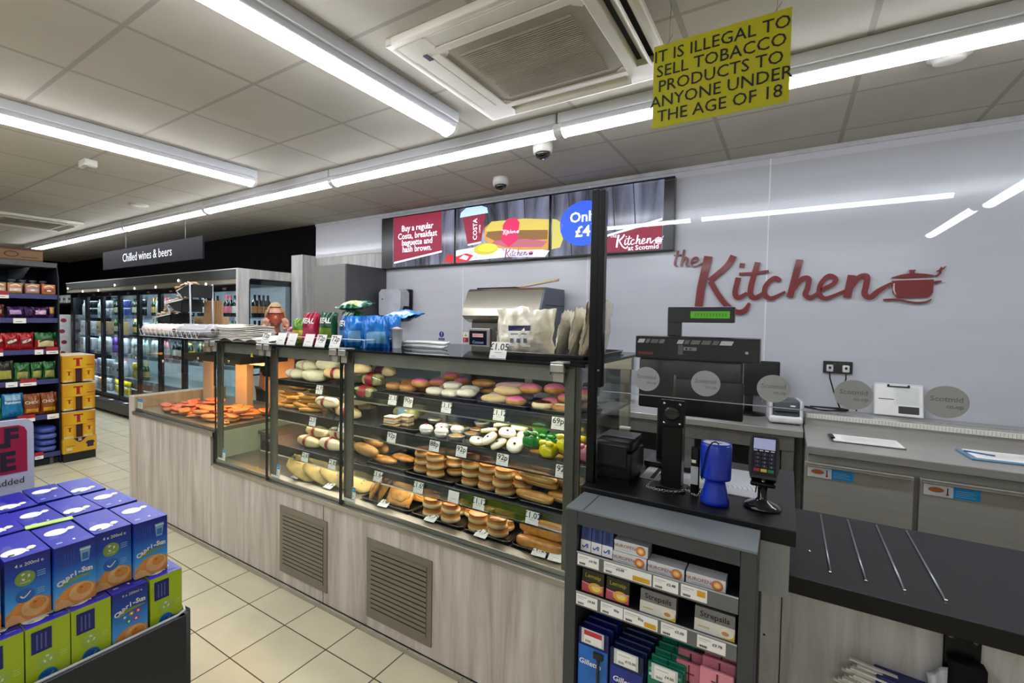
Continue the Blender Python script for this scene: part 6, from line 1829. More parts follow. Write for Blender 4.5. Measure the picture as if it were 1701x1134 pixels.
for r_, x in ((1, -1.528), (2, -1.71)):
    for c in range(4):
        place(JP[(c + r_) % 2], (x - 0.01 * (c % 2), cols[c] - 0.015 * (r_ - 1), ZT), (0, 0, R.uniform(-.03, .03)), 'carton showing its navy top, %s row, %s' % (('second', 'rear')[r_ - 1], W2[c]), 'drink carton', JG)
b = MB(); b.bx(-0.012, 0.012, -0.05, 0.05, 0, 0.003, M('#b8d86a', 0.4), 0.001)
tag(b.build('lime_flap', None, (-1.528 - JD * 0 - 0.0, 0.44, ZT + JH + 0.0006), rz=-0.15), 'thin lime green card strip lying across the carton tops', 'card strip')
ZL = 0.69
for y, k, l in ((0.6385, 2, 'lime green carton at the right end of the lower row'), (0.548, 3, 'blue carton with coloured spots between lime ones in the lower row'), (0.4615, 2, 'lime green carton left of the spotted blue one'), (0.3755, 2, 'lime green carton, second from the left in view in the lower row'), (0.289, 2, 'lime green carton at the left picture edge of the lower row')):
    place(JP[k], (-1.322, y, ZL), (0, 0, R.uniform(-.02, .02)), l, 'drink carton', JG)
for r_ in (1, 2):
    for c in range(4):
        place(JP[2], (-1.322 - r_ * 0.175, cols[c] + 0.02, ZL), (0, 0, 0), 'lower layer carton hidden beneath the top rows', 'drink carton', 'hidden lower cartons')
# bin
BIN = M('#20242a', 0.5, 0, 0.1, 5, 0.05, 20)
t = thing('dump_bin', 'dark card dump bin holding the drink cartons', 'bin', (-1.76, 0.2, 0))
b = MB()
H_ = 0.716
def wall(x0, x1, y0, y1): b.bx(x0, x1, y0, y1, 0, H_, BIN, 0.003)
wall(0.44, 0.465, -0.5, 0.48); wall(-0.465, -0.44, -0.5, 0.48); wall(-0.44, 0.44, 0.475, 0.5); wall(-0.44, 0.44, -0.5, -0.475)
for sx_, x in ((1, 0.44), (-1, -0.44)):
    b.lathe([(0.025, 0), (0.025, H_)], BIN, 20, TR((x, 0.475, 0)))
b.bx(-0.44, 0.44, -0.475, 0.475, 0.45, 0.47, BIN)
b.build('bin_wall', t)
e = MB(); e.tube([(0.4525, -0.5, H_ + 0.001), (0.4525, 0.46, H_ + 0.001), (0.444, 0.484, H_ + 0.001), (0.425, 0.4925, H_ + 0.001), (-0.43, 0.4925, H_ + 0.001)], 0.004, M('#c9ccd0', 0.3), 8); e.build('rim', t)
p = MB(); p.bx(-0.43, 0.43, -0.46, 0.46, 0.47, 0.6885, M('#7a5a38', 0.7)); p.bx(-0.43, -0.05, 0.3, 0.46, 0.47, 0.6, M('#7a5a38', 0.7)); p.build('inner_platform', t)
# half price sign
t = thing('price_sign', 'white framed crimson half price sign standing behind the drink cartons', 'sign', (-1.99, 0.29, 0.47))
b = MB(); q = []
for cx_, cz_, a0 in ((0.215, 0.695, 0), (-0.215, 0.695, 90)):
    for k in range(6): a = math.radians(a0 + k * 18); q.append((cx_ + 0.025 * math.cos(a), cz_ + 0.025 * math.sin(a)))
q += [(-0.24, 0.25), (0.24, 0.25)]
b.prism(fr((0, 0, 0), '+x'), q, 0.012, M('#c3c6d4', 0.35, 0, 0.04)); b.bx(-0.002, 0.01, -0.02, 0.02, 0.2195, 0.26, M('#8a8d92', 0.4)); b.build('frame', t)
b = MB(); F = fr((0.0123, 0, 0), '+x')
q = [(0.222, 0.55), (0.222, 0.68), (0.215, 0.695), (0.2, 0.703), (-0.2, 0.703), (-0.2, 0.55)]
b.poly(F, q, M('#a3173c', 0.4, 0, 0.04), 0.0005)
DK = M('#241a2c', 0.5)
b.text('HALF', 0.08, DK, F, 0.105, 0.663, bold=0.045, dz=0.0012, spacing=1.0); b.text('PRICE', 0.08, DK, F, 0.088, 0.588, bold=0.045, dz=0.0012)
b.text('Orange No Added', 0.03, DK, F, 0.1, 0.523, dz=0.0012); b.text('Sugar 4 pack', 0.03, DK, F, 0.05, 0.48, dz=0.0012)
b.build('poster', t)

# ---------------------------------------------------------------- sweet shelves at the left
GX = -6.0
SHB = M('#3a3d70', 0.45, 0, 0.06, 6); SHD = M('#101420', 0.6, 0, 0.1); SHBK = M('#182848', 0.6, 0, 0.1)
t = thing('sweet_shelving', 'tall blue edged shelving of sweets at the left edge', 'shelving', (GX, 1.2, 0))
b = MB(); b.bx(-0.62, -0.59, -0.6, 0.62, 0, 2.08, SHBK); b.build('back_panel', t)
b = MB()
b.prism(fr((0, 0.621, 0), '+y'), [(0.6, 0), (0.6, 2.05), (0.05, 2.05), (-0.012, 1.9), (-0.012, 0)], 0.012, SHD); b.build('end_panel', t)
SHZ = (1.728, 1.49, 1.178, 0.873, 0.517, 0.133)
for i, z in enumerate(SHZ):
    dp = 0.0 if i < 5 else 0.03
    s = MB(); s.bx(-0.58, -0.01 + dp, -0.6, 0.62, z - 0.025, z - 0.004, SHD); s.build('shelf', t); so = t.children[-1]
    s = MB(); s.bx(-0.0095 + dp, 0.002 + dp, -0.6, 0.62, z - 0.048, z - 0.001, SHB, 0.001); s.build('edge_strip', so)
    for k, (y, red, wd) in enumerate((((0.18, 1, .1),), ((0.31, 0, .1), (0.1, 0, .12)), ((0.58, 1, .12), (0.46, 0, .07), (0.12, 1, .12)), ((0.37, 1, .13), (0.24, 0, .09), (-.1, 1, .12)), ((0.57, 0, .1), (0.35, 1, .14), (0.1, 1, .1)), ((0.44, 1, .07),))[i]):
        l = MB(); l.bx(0.0022 + dp, 0.0035 + dp, y - wd / 2, y + wd / 2, z - 0.052, z - 0.02 if red else z - 0.004, PAPER)
        if red: l.bx(0.0022 + dp, 0.0035 + dp, y - wd / 2, y + wd / 2, z - 0.02, z + 0.018, M('#a0202a', 0.5))
        F = fr((0.0037 + dp, y, z - 0.04), '+x'); l.rect(F, -wd * .3, wd * .2, 0.0, 0.006, M('#777777')); l.build('price_label', so)
c = MB(); c.prism(fr((0, -0.6, 0), '-y') , [(-0.6, 2.0), (0.0, 2.0), (0.01, 2.045), (-0.6, 2.06)], -1.22, M('#5c5f64', 0.5)); c.prism(fr((0, 0.4, 0), '-y'), [(-0.6, 1.88), (-0.25, 1.88), (-0.01, 1.985), (-0.6, 1.985)], 0.03, M('#6a6d72', 0.5)); c.build('canopy', t)
b = MB(); b.bx(-0.58, -0.02, -0.6, 0.63, 0.0, 0.06, SHD); b.lathe([(0.02, 0), (0.02, 0.08)], M('#6a6d72', 0.4), 10, TR((-0.03, 0.56, 0))); b.build('plinth', t)
CARD = M('#8a6a48', 0.7, 0, 0.1, 8)
def crate(w_, d_, h_, loc, label, name='cardboard_case'):
    b = MB(); b.bx(-d_, 0, -w_ / 2, w_ / 2, 0, h_, CARD, 0.003); b.bx(-d_ - 0.002, 0.002, -w_ / 2 - 0.002, w_ / 2 + 0.002, h_ - 0.02, h_ + 0.004, M('#5a3a34', 0.7), 0.003)
    F = fr((0.0004, 0, 0), '+x'); b.disc(F, -0.06, h_ * 0.5, 0.06, 0.03, M('#4a3020', 0.7), 0.0006); b.disc(F, -0.06, h_ * 0.5, 0.05, 0.022, CARD, 0.001); b.rect(F, 0.02, 0.16, h_ * 0.28, h_ * 0.34, M('#5a3020', 0.7)); b.rect(F, -w_ / 2, w_ / 2, 0.005, 0.02, M('#6a4a30', 0.7))
    return tag(b.build(name, None, loc), label, 'case')
crate(0.4, 0.3, 0.13, (-6.25, 1.575, 2.063), 'brown cardboard case on top of the sweet shelving')
def pouch(w_, h_, d_, fn, loc, label, cat, grp, seed=0, name='sweet_bag', face='+x', deco=None, rot=None, rest=None, lift=False, crump=0.25):
    """pillow bag standing on its lower seam; fn(u, v) gives the print"""
    rr = random.Random(seed)
    p1, p2, p3 = rr.uniform(0, 6), rr.uniform(0, 6), rr.uniform(0, 6)
    def th(u, v):
        a = (1 - abs(2 * u - 1) ** 3.0) * (1 - abs(2 * v - 1) ** 2.6)
        e = 1 - a
        return max(a, 0) * d_ / 2 + 0.012 * d_ / 0.05 * e * 0.5 * math.sin(u * 26 + p1 + v * 5) * (1 - abs(2 * v - 1) ** 8) + 0.1 * d_ * a * math.sin(u * 7 + p2) * math.sin(v * 6 + p3)
    def wd(v): return 1 - 0.06 * math.sin(v * PI) - 0.015 * math.sin(v * 14 + p2)
    def rough(u, v, s):
        q = Vector((u * 7, v * 6, seed * 1.7 + s))
        return crump * (0.012 * noise.noise(q) + 0.007 * noise.noise(q * 2.6))
    def edge(u, v):
        return (crump * 0.02 * noise.noise(Vector((v * 4, seed, 1))) * abs(2 * u - 1), crump * 0.045 * noise.noise(Vector((u * 3.5, seed, 5))) * v ** 3 + crump * 0.03 * noise.noise(Vector((u * 11, seed, 9))) * v ** 6)
    def front(u, v):
        e = edge(u, v)
        return ((u - 0.5) * w_ * wd(v) + e[0], v * h_ + e[1], th(u, v) + 0.001 + rough(u, v, 0) * (1 - abs(2 * v - 1) ** 6))
    def back(u, v):
        e = edge(1 - u, v)
        return ((0.5 - u) * w_ * wd(v) + e[0], v * h_ + e[1], -th(1 - u, v) - 0.0005 + rough(1 - u, v, 0 if crump < .5 else 30) * (1 - abs(2 * v - 1) ** 6))
    b = MB(); T_ = fr((0, 0, 0), face)
    ng = 22 if crump < .5 else 34
    b.grid(front, ng, ng, None, True, T_, fn)
    b.grid(back, ng, ng, None, True, T_, fn)
    if deco:
        def warp(x, y, z):
            u, v = x / w_ + 0.5, y / h_
            return (x * wd(v), y, th(min(max(u, 0), 1), min(max(v, 0), 1)) + max(0, rough(u, v, 0)) + 0.0025 + z)
        deco(b, T_, warp)
    o = tag(b.build(name, None, loc, rot=rot), label, cat, grp)
    if rest is not None:
        settle(o, rest, lift)
    return o
FOILC = lambda c: M(c, 0.28, 0.15, 0.12, 30, 0.15, 40)
def flat_text(s, size, col, x, y, bold=0.02):
    return lambda b, T_, warp: b.text(s, size, M(col, 0.4), T_, x, y, bold=bold, dz=0.0004, warp=warp)
def two(c1, c2, lo, hi):
    m1, m2 = FOILC(c1), FOILC(c2)
    return lambda u, v: m2 if (lo < v < hi and 0.14 < u < 0.86) else m1
# top shelf: biscuit packs
for k, (y, c, c2) in enumerate(((1.355, '#a87a4a', '#c8b49a'), (1.48, '#b07a52', '#d8c4b4'), (1.617, '#a8765a', '#b89aa8'), (1.75, '#c0703a', '#8a4a30'))):
    b = MB(); b.bx(-0.08, 0, -0.058, 0.058, 0, 0.1, FOILC(c), 0.008); F = fr((0.0004, 0, 0), '+x')
    b.rect(F, -0.045, 0.045, 0.02, 0.05, M(c2, 0.4)); b.ribbon(F, [(-0.04, 0.07, 0.01), (0.0, 0.085, 0.014), (0.04, 0.07, 0.01)], M('#e8dcc0', 0.4)); b.disc(F, 0.0, 0.035, 0.02, 0.008, M('#f0e8d8', 0.4), 0.001)
    tag(b.build('biscuit_pack', None, (GX + 0.0, y, SHZ[0]), rz=0.03 * (k % 2)), 'tan biscuit pack on the top sweet shelf, ' + ('leftmost in view', 'second from the left', 'third from the left', 'rightmost by the end panel')[k], 'biscuit pack', 'tan biscuit packs')
for k in range(4):
    b = MB(); b.lathe([(0.03, 0), (0.032, 0.01), (0.032, 0.115), (0.03, 0.125)], M('#2a3a3a', 0.2, coat=0.5), 14); b.lathe([(0.033, 0.1255), (0.033, 0.14)], M('#8a8d90', 0.3, 0.5), 14)
    tag(b.build('sweet_jar', None, (GX - 0.2, 1.5 + k * 0.085, SHZ[0])), 'dark jar behind the tan biscuit packs, %s from the left' % ORD[k], 'jar', 'dark jars')
pouch(0.15, 0.13, 0.05, two('#6a2a24', '#b89a7a', .3, .6), (GX - 0.05, 1.33, SHZ[1]), 'brown sweet bag left on the second shelf', 'sweet bag', 'second shelf bags', 3)
for k, y in enumerate((1.49, 1.6, 1.69)):
    pouch(0.13 if k != 1 else 0.08, 0.11, 0.05, two('#3a1448', ('#b89ac8', '#4a1a58', '#c8a0b8')[k], .3, .7), (GX - 0.05, y, SHZ[1]), 'purple sweet bag on the second shelf, ' + ('left', 'middle and narrow', 'right')[k], 'sweet bag', 'second shelf bags', 5 + k)
pouch(0.05, 0.115, 0.03, two('#4a2a5a', '#c8a040', .4, .95), (GX - 0.05, 1.785, SHZ[1]), 'slim purple and gold sweet bag by the end panel', 'sweet bag', 'second shelf bags', 9)
for k, (y, w_) in enumerate(((1.345, .12), (1.455, .12), (1.57, .12))):
    pouch(w_, 0.165, 0.05, two('#a81a20', '#6a2a2a', .3, .65), (GX - 0.05, y, SHZ[2]), 'red sweet bag on the third shelf, ' + ('leftmost', 'middle', 'right')[k], 'sweet bag', 'red sweet bags', 11 + k,
          deco=lambda b, T_, warp: b.ribbon(T_, [(-0.035, 0.07, 0.02), (0.0, 0.085, 0.026), (0.035, 0.1, 0.018)], M('#d8c8b8', 0.4), 0, 0.03))
GRNB, REDB, CRMB = FOILC('#1a5a2a'), FOILC('#a01a20'), M('#d8cf9a', 0.4)
pouch(0.19, 0.165, 0.05, lambda u, v: GRNB if v > 0.55 else (CRMB if (0.15 < u < 0.85 and v > 0.15) else REDB), (GX - 0.05, 1.73, SHZ[2]), 'green topped red and cream sweet bag on the third shelf', 'sweet bag', None, 17,
      deco=lambda b, T_, warp: b.ribbon(T_, [(-0.06, 0.075, 0.014), (0.0, 0.095, 0.02), (0.06, 0.085, 0.014)], M('#2a2a1a', 0.4), 0, 0.03))
pouch(0.14, 0.2, 0.05, two('#2a2e22', '#a8a84a', .12, .55), (GX - 0.05, 1.4, SHZ[3]), 'black and olive sweet bag on the fourth shelf', 'sweet bag', None, 19)
for k, (y, w_) in enumerate(((1.535, .125), (1.65, .095), (1.755, .11))):
    pouch(w_, 0.175, 0.06, two('#2a6a34', '#a8a860', .1, .5), (GX - 0.05, y, SHZ[3]), 'green sweet pouch on the fourth shelf, ' + ('left', 'middle', 'right')[k], 'sweet pouch', 'green sweet pouches', 23 + k,
          deco=lambda b, T_, warp: b.ribbon(T_, [(-0.03, 0.09, 0.01), (0.0, 0.105, 0.018), (0.03, 0.1, 0.01)], M('#1a2014', 0.4), 0, 0.034))
pouch(0.1, 0.2, 0.05, two('#2a8a30', '#c8c040', .3, .6), (GX - 0.05, 1.32, SHZ[4]), 'green sweet bag at the left picture edge on the fifth shelf', 'sweet bag', None, 29)
pouch(0.17, 0.235, 0.07, two('#1a7ab0', '#8ab0c0', .72, .95), (GX - 0.055, 1.455, SHZ[4]), 'bright blue sweet bag on the fifth shelf', 'sweet bag', None, 31, deco=flat_text('Randoms', 0.035, '#e8eef4', 0, 0.15))
for k, y in enumerate((1.61, 1.75)):
    pouch(0.14, 0.215, 0.07, two('#8a4a20', '#d8a020', .12, .32), (GX - 0.055, y, SHZ[4]), 'brown and gold sweet bag on the fifth shelf, ' + ('left', 'right')[k], 'sweet bag', 'brown and gold bags', 33 + k, deco=flat_text('CHOC', 0.042, '#e8dccc', 0, 0.13))
for k in range(4):
    b = MB(); b.blob((0.16, 0.085, 0.032), FOILC('#3a4a9a') if k % 2 else FOILC('#4a62a8'), 3.4, 0.04, 40 + k, nu=24, nv=10)
    tag(b.build('blue_pack', None, (GX - 0.12, 1.722, SHZ[5] + k * 0.064)), 'flat blue pack lying on the bottom sweet shelf, ' + ('lowest', 'second from the bottom', 'third from the bottom', 'topmost')[k], 'pack', 'blue packs on the bottom shelf')

# ---------------------------------------------------------------- stack of yellow beer cases
LAGY = grad_mat('beer_case_print', [(0.0, '#c88a10'), (0.4, '#dcb01c'), (0.7, '#d8a818'), (1.0, '#b8701a')], 1, 0.4)
LAGR = M('#a51420', 0.4)
LAGC = M('#cdb98a', 0.6)
def big_t(b, F, x, y, s):
    b.poly(F, [(x - 0.5 * s, y + 0.34 * s), (x - 0.5 * s, y + 0.5 * s), (x + 0.5 * s, y + 0.5 * s), (x + 0.5 * s, y + 0.34 * s), (x + 0.42 * s, y + 0.26 * s), (x + 0.36 * s, y + 0.34 * s), (x + 0.18 * s, y + 0.34 * s), (x + 0.18 * s, y - 0.38 * s), (x + 0.3 * s, y - 0.5 * s), (x - 0.3 * s, y - 0.5 * s), (x - 0.18 * s, y - 0.38 * s), (x - 0.18 * s, y + 0.34 * s), (x - 0.36 * s, y + 0.34 * s), (x - 0.42 * s, y + 0.26 * s)], LAGR, 0.0008)
CWd = 0.294
def wide_case():
    b = MB(); b.bx(-0.4, 0, -CWd / 2, CWd / 2, 0, 0.128, LAGY, 0.002); b.bx(-0.402, 0.001, -CWd / 2 - 0.001, CWd / 2 + 0.001, 0.129, 0.138, LAGC, 0.002)
    F = fr((0.0004, 0, 0), '+x'); big_t(b, F, -0.01, 0.066, 0.085); b.rect(F, 0.07, 0.135, 0.03, 0.04, M('#8a4a18', 0.5)); return b.build('beer_case')
def half_case():
    b = MB(); b.bx(-0.4, 0, -0.058, 0.058, 0, 0.138, LAGY, 0.002); F = fr((0.0004, 0, 0), '+x'); big_t(b, F, 0.0, 0.09, 0.042); b.rect(F, -0.05, 0.03, 0.0, 0.022, LAGC); b.rect(F, 0.034, 0.046, 0.01, 0.05, M('#b8901a', 0.5)); return b.build('beer_half_case')
WC, HC = wide_case(), half_case()
SXb, SYb = -5.95, 1.987
b = MB(); b.bx(-0.4, 0.0, -CWd / 2, CWd / 2, 0, 0.088, M('#131416', 0.5), 0.002); tag(b.build('stack_plinth', None, (SXb, SYb, 0)), 'black plinth under the stack of yellow beer cases', 'plinth')
b = MB(); b.bx(-0.4, 0.004, -CWd / 2 - 0.005, CWd / 2 + 0.008, 0, 0.152, M('#d0a21a', 0.4, 0, 0.08), 0.002); F = fr((0.0045, 0, 0), '+x')
b.poly(F, [(-0.06, 0.151), (-0.03, 0.12), (0.0, 0.1), (0.03, 0.12), (0.06, 0.151)], M('#241430', 0.5), 0.0008); b.rect(F, -0.014, 0.014, 0.118, 0.146, M('#c9c4b8'), 0.0012); b.text('T', 0.026, M('#241430', 0.5), F, 0, 0.131, bold=0.03, dz=0.0016)
b.poly(F, [(0.065, 0.04), (0.065, 0.075), (0.05, 0.085), (0.07, 0.105), (0.12, 0.105), (0.14, 0.085), (0.125, 0.075), (0.125, 0.04)], M('#241a34', 0.5), 0.0008); b.rect(F, -0.12, -0.05, 0.07, 0.076, M('#8a4a18')); b.rect(F, -0.12, -0.07, 0.03, 0.055, M('#d8cfc0'), 0.0008)
tag(b.build('beer_tray', None, (SXb, SYb, 0.0885)), 'lowest yellow beer case printed with a shirt, on the black plinth', 'beer case', 'stack of yellow beer cases')
z = 0.241
for k, nm in enumerate(('lowest', 'middle', 'highest')):
    for s, side in ((-1, 'left'), (1, 'right')):
        place(HC, (SXb - 0.004, SYb + s * (CWd / 2 - 0.0585), z), (0, 0, 0), 'small fronted beer case on the %s of the %s split layer' % (side, nm), 'beer case', 'stack of yellow beer cases')
    b = MB(); b.bx(-0.36, -0.02, -0.036, 0.036, 0, 0.136, M('#3a1a12', 0.6)); tag(b.build('gap_shade_block', None, (SXb, SYb, z + 0.0003)), 'dark block added for the shaded gap between the split beer cases, %s layer' % nm, 'gap_shade', 'dark blocks in the beer stack')  # dark block stands in for the shade in the gap between half cases
    z += 0.1388
    place(WC, (SXb, SYb, z), (0, 0, 0), 'wide yellow beer case with a big red letter, %s of three' % nm, 'beer case', 'stack of yellow beer cases')
    z += 0.1388 + 0.016
# ---------------------------------------------------------------- drinks chillers along the far wall
CHB = M('#111318', 0.35, 0.2, 0.1); FASC = M('#5d5f5e', 0.4, 0.3, 0.05); SOF = M('#8d8878', 0.6)
CHP = glass_mat('chiller_pane', '#eef4f6', 0.8, 0.02, 0.0, 0.05)
t = thing('drinks_chiller', 'long row of glass door drinks chillers under a dark hanging sign', 'chiller', (-7.5, 3.25, 0))
X = lambda x: x + 7.5
DW, DX0, ND = 0.628, -10.02, 8
b = MB()
b.bx(X(-10.08), X(-4.985), 0.62, 0.72, 0.0, 1.9, M('#b9c0c4', 0.5)); b.bx(X(-10.08), X(-10.03), 0.0, 0.62, 0.0, 1.9, CHB); b.bx(X(-10.08), X(-4.985), 0.02, 0.72, 1.9, 2.06, CHB); b.build('cabinet', t)
b = MB(); b.bx(X(-10.08), X(-4.985), -0.0, 0.62, 0.1, 0.24, CHB); b.bx(X(-10.08), X(-4.985), 0.03, 0.6, 0, 0.1, CHB)
b.prism(Matrix(((0, 0, 1), (1, 0, 0), (0, 1, 0))).to_4x4() @ Matrix.Translation((0, 0, X(-10.08))), [(-0.06, 0.05), (-0.075, 0.2), (-0.0, 0.24), (-0.0, 0.05)], 5.09, CHB); b.build('kick_panel', t)
for k in range(10):
    l = MB(); l.box((X(-9.9 + k * 0.52), -0.035, 0.228), (0.1, 0.06, 0.004), PAPER, 0, T=None); l.build('kick_label', t)
b = MB(); b.bx(X(-10.1), X(-4.985), -0.055, 0.02, 1.955, 2.068, FASC, 0.003); b.bx(X(-10.1), X(-4.985), -0.06, -0.05, 2.06, 2.07, M('#d8dad8', 0.3)); b.bx(X(-10.1), X(-4.985), -0.045, 0.02, 1.9, 1.954, SOF); b.build('fascia', t)
CLIGHT = emis('#e6f4ff', CHILL_POWER, 'chiller_tube')
SHLV = (0.28, 0.56, 0.93, 1.22, 1.52)
for z in SHLV:
    s = MB(); s.bx(X(-10.02), X(-4.99), 0.1, 0.62, z - 0.012, z - 0.002, M('#9fa6aa', 0.4)); s.build('shelf', t); so = t.children[-1]
    s = MB(); s.bx(X(-10.02), X(-4.99), 0.088, 0.098, z - 0.045, z + 0.004, M('#9fa5bc', 0.3)); s.build('price_strip', so)
    for k in range(ND * 4):
        if R.random() < 0.75 and k < ND * 4 - 1:
            x = DX0 + 0.06 + k * DW / 4 + R.uniform(0, .03)
            l = MB(); l.bx(X(x), X(x + R.uniform(.06, .11)), 0.0865, 0.0878, z - 0.042, z, PAPER if R.random() < .7 else M('#7f88b0', 0.4)); l.build('price_label', so)
for k in range(ND):
    x0, x1 = DX0 + k * DW, DX0 + (k + 1) * DW
    d = MB()
    for a, c in ((x0 + 0.004, x0 + 0.05), (x1 - 0.05, x1 - 0.004)): d.bx(X(a), X(c), 0.0, 0.04, 0.25, 1.895, CHB, 0.003)
    d.bx(X(x0 + 0.05), X(x1 - 0.05), 0.0, 0.04, 1.82, 1.895, CHB); d.bx(X(x0 + 0.05), X(x1 - 0.05), 0.0, 0.04, 0.25, 0.3, CHB)
    d.rect(fr((X((x0 + x1) / 2), 0, 1.85)), -0.04, 0.04, -0.012, 0.012, M('#8a6a6a', 0.5)); d.build('door', t); do = t.children[-1]
    g = MB(); g.bx(X(x0 + 0.05), X(x1 - 0.05), 0.016, 0.024, 0.3, 1.82, CHP); g.build('door_glass', do)
    h = MB(); h.tube([(X(x0 + 0.07), -0.022, 0.8), (X(x0 + 0.07), -0.022, 1.4)], 0.008, M('#2d3036', 0.3, 0.5)); h.build('door_handle', do)
    for z in SHLV[1:]:
        q = MB(); q.bx(X(x0 + 0.03), X(x1 - 0.03), 0.104, 0.116, z - 0.026, z - 0.0145, CLIGHT); q.build('shelf_light', t)
    q = MB(); q.bx(X(x0 + 0.06), X(x1 - 0.06), 0.05, 0.07, 1.83, 1.842, CLIGHT); q.build('top_light', t)
    q = MB(); q.lathe([(0.016, 0), (0.014, 0.005)], emis('#fffaf0', 8, 'spot'), 12, fr((X(x0), -0.058 if k % 3 == 0 else -0.047, 1.975 if k % 3 == 0 else 1.91))); q.build('spot_light', t)

# timber clad end of the chiller with its side window
t = thing('chiller_end_panel', 'pale timber clad end of the chiller run with a rounded side window', 'panel', (-4.95, 3.6, 0))
b = MB(); b.bx(-0.03, 0.0, -0.41, -0.255, 0, 2.07, WOODG, 0.002); b.bx(-0.03, 0.0, 0.345, 0.455, 0, 2.07, WOODG, 0.002); b.bx(-0.03, 0.0, -0.2545, 0.3445, 1.955, 2.07, WOODG); b.bx(-0.03, 0.0, -0.2545, 0.3445, 0, 0.85, WOODG); b.build('cladding', t)
q = []
for cx_, cz_, a0 in ((0.32, 1.93, 0), (-0.23, 1.93, 90), (-0.23, 0.88, 180), (0.32, 0.88, 270)):
    for k in range(5): a = math.radians(a0 + k * 22.5); q.append((cx_ + 0.035 * math.cos(a), cz_ + 0.035 * math.sin(a)))
q2 = []
for cx_, cz_, a0 in ((0.32, 1.93, 0), (-0.23, 1.93, 90), (-0.23, 0.88, 180), (0.32, 0.88, 270)):
    for k in range(5): a = math.radians(a0 + k * 22.5); q2.append((cx_ + 0.02 * math.cos(a), cz_ + 0.02 * math.sin(a)))
b = MB(); n = len(q); F = fr((0, 0, 0), '+x')
vs = [(a, c, 0.002) for a, c in q] + [(a, c, 0.002) for a, c in q2] + [(a, c, -0.032) for a, c in q2]
b.add(vs, [(i, (i + 1) % n, n + (i + 1) % n, n + i) for i in range(n)] + [(n + i, n + (i + 1) % n, 2 * n + (i + 1) % n, 2 * n + i) for i in range(n)], M('#15181c', 0.3), False, F); b.build('window_trim', t)
b = MB(); b.prism(F @ Matrix.Translation((0, 0, -0.02)), q2, 0.006, CHP); b.build('window_pane', t)

# bottles: one mesh per kind, copied along the shelves
def bottle(glass, label, cap, kind='wine'):
    b = MB()
    if kind == 'wine':
        b.lathe([(0.034, 0), (0.037, 0.004), (0.037, 0.165), (0.03, 0.187), (0.0145, 0.212), (0.0145, 0.255), (0.0155, 0.257), (0.0155, 0.264)], [glass] * 4 + [cap] * 3, 12)
        b.lathe([(0.0375, 0.05), (0.0375, 0.132)], label, 12, caps=False)
    elif kind == 'can':
        for dx in (-0.033, 0.033):
            for zz in (0, 0.125):
                b.lathe([(0.025, zz), (0.032, zz + 0.008), (0.032, zz + 0.108), (0.026, zz + 0.118)], [M('#c9ccd0', 0.3, 0.6), label, M('#c9ccd0', 0.3, 0.6)], 12, TR((dx, 0, 0)))
    elif kind == 'big':
        b.lathe([(0.045, 0), (0.052, 0.01), (0.052, 0.1), (0.048, 0.11), (0.052, 0.12), (0.05, 0.19), (0.018, 0.25), (0.018, 0.275)], [glass, label, label, label, glass, glass, cap], 12)
    else:
        b.bx(-0.075, 0.075, -0.05, 0.05, 0, 0.2, glass, 0.004); b.rect(fr((0, -0.0502, 0)), -0.06, 0.06, 0.05, 0.13, label); b.disc(fr((0, -0.0504, 0)), 0, 0.1, 0.03, 0.025, cap, 0.001)
    return b.build({'wine': 'wine_bottle', 'can': 'can_pack', 'big': 'cider_bottle'}.get(kind, 'drink_box'))
GD, GGN, GCL, GAM = M('#0f1512', 0.1, coat=0.5), M('#1f3a1c', 0.1, coat=0.5), M('#c4cfc8', 0.1, coat=0.5), M('#4a2a0e', 0.1, coat=0.5)
LW, LP, LO, LB, LYL, LC = M('#d6d6cc', 0.5), M('#d8707a', 0.5), M('#d8925a', 0.5), M('#8fb8d0', 0.5), M('#cfae5a', 0.5), M('#c9c2a0', 0.5)
KINDS = {'dw': (bottle(GD, LW, BLACK), 'dark wine bottle with a white label', .084), 'dp': (bottle(GD, LP, M('#a83a4a', 0.4)), 'dark wine bottle with a pink label', .084), 'do': (bottle(GD, LO, BLACK), 'dark wine bottle with an orange label', .084),
         'db': (bottle(GD, LB, BLACK), 'dark wine bottle with a pale blue label', .084), 'gy': (bottle(GGN, LYL, LYL), 'green wine bottle with a gold label', .084), 'gc': (bottle(GGN, LC, GGN), 'green wine bottle with a cream label', .084),
         'cl': (bottle(GCL, LW, M('#b8c4c8', 0.3, 0.5)), 'clear bottle with a white label', .084), 'rs': (bottle(M('#c88a8a', 0.1, coat=0.5), LW, LP), 'pink wine bottle with a white label', .084),
         'yc': (bottle(None, M('#d2b818', 0.3), None, 'can'), 'pack of yellow cans', .14), 'sc': (bottle(None, M('#c4c8cc', 0.3, 0.4), None, 'can'), 'pack of silver cans', .14), 'kc': (bottle(None, M('#25282c', 0.3, 0.3), None, 'can'), 'pack of black cans', .14), 'bc': (bottle(None, M('#4a5aa0', 0.3), None, 'can'), 'pack of blue cans', .14),
         'pb': (bottle(M('#5a3a8a', 0.2), M('#7a5ab0', 0.4), WHITE, 'big'), 'purple cider bottle', .11), 'wb': (bottle(M('#c9d0d4', 0.2), M('#d8d8d8', 0.4), M('#c02030', 0.4), 'big'), 'pale cider bottle with a red cap', .11),
         'tb': (bottle(M('#b89a70', 0.6), M('#d8c8a8', 0.5), M('#7a3a20', 0.5), 'box'), 'tan drinks box', .16), 'xb': (bottle(M('#c9cfd0', 0.5), M('#e0e0e0', 0.5), M('#b03a4a', 0.5), 'box'), 'white drinks box with a red spot', .16)}
ROWS = ('bottom', 'second', 'third', 'fourth', 'top')
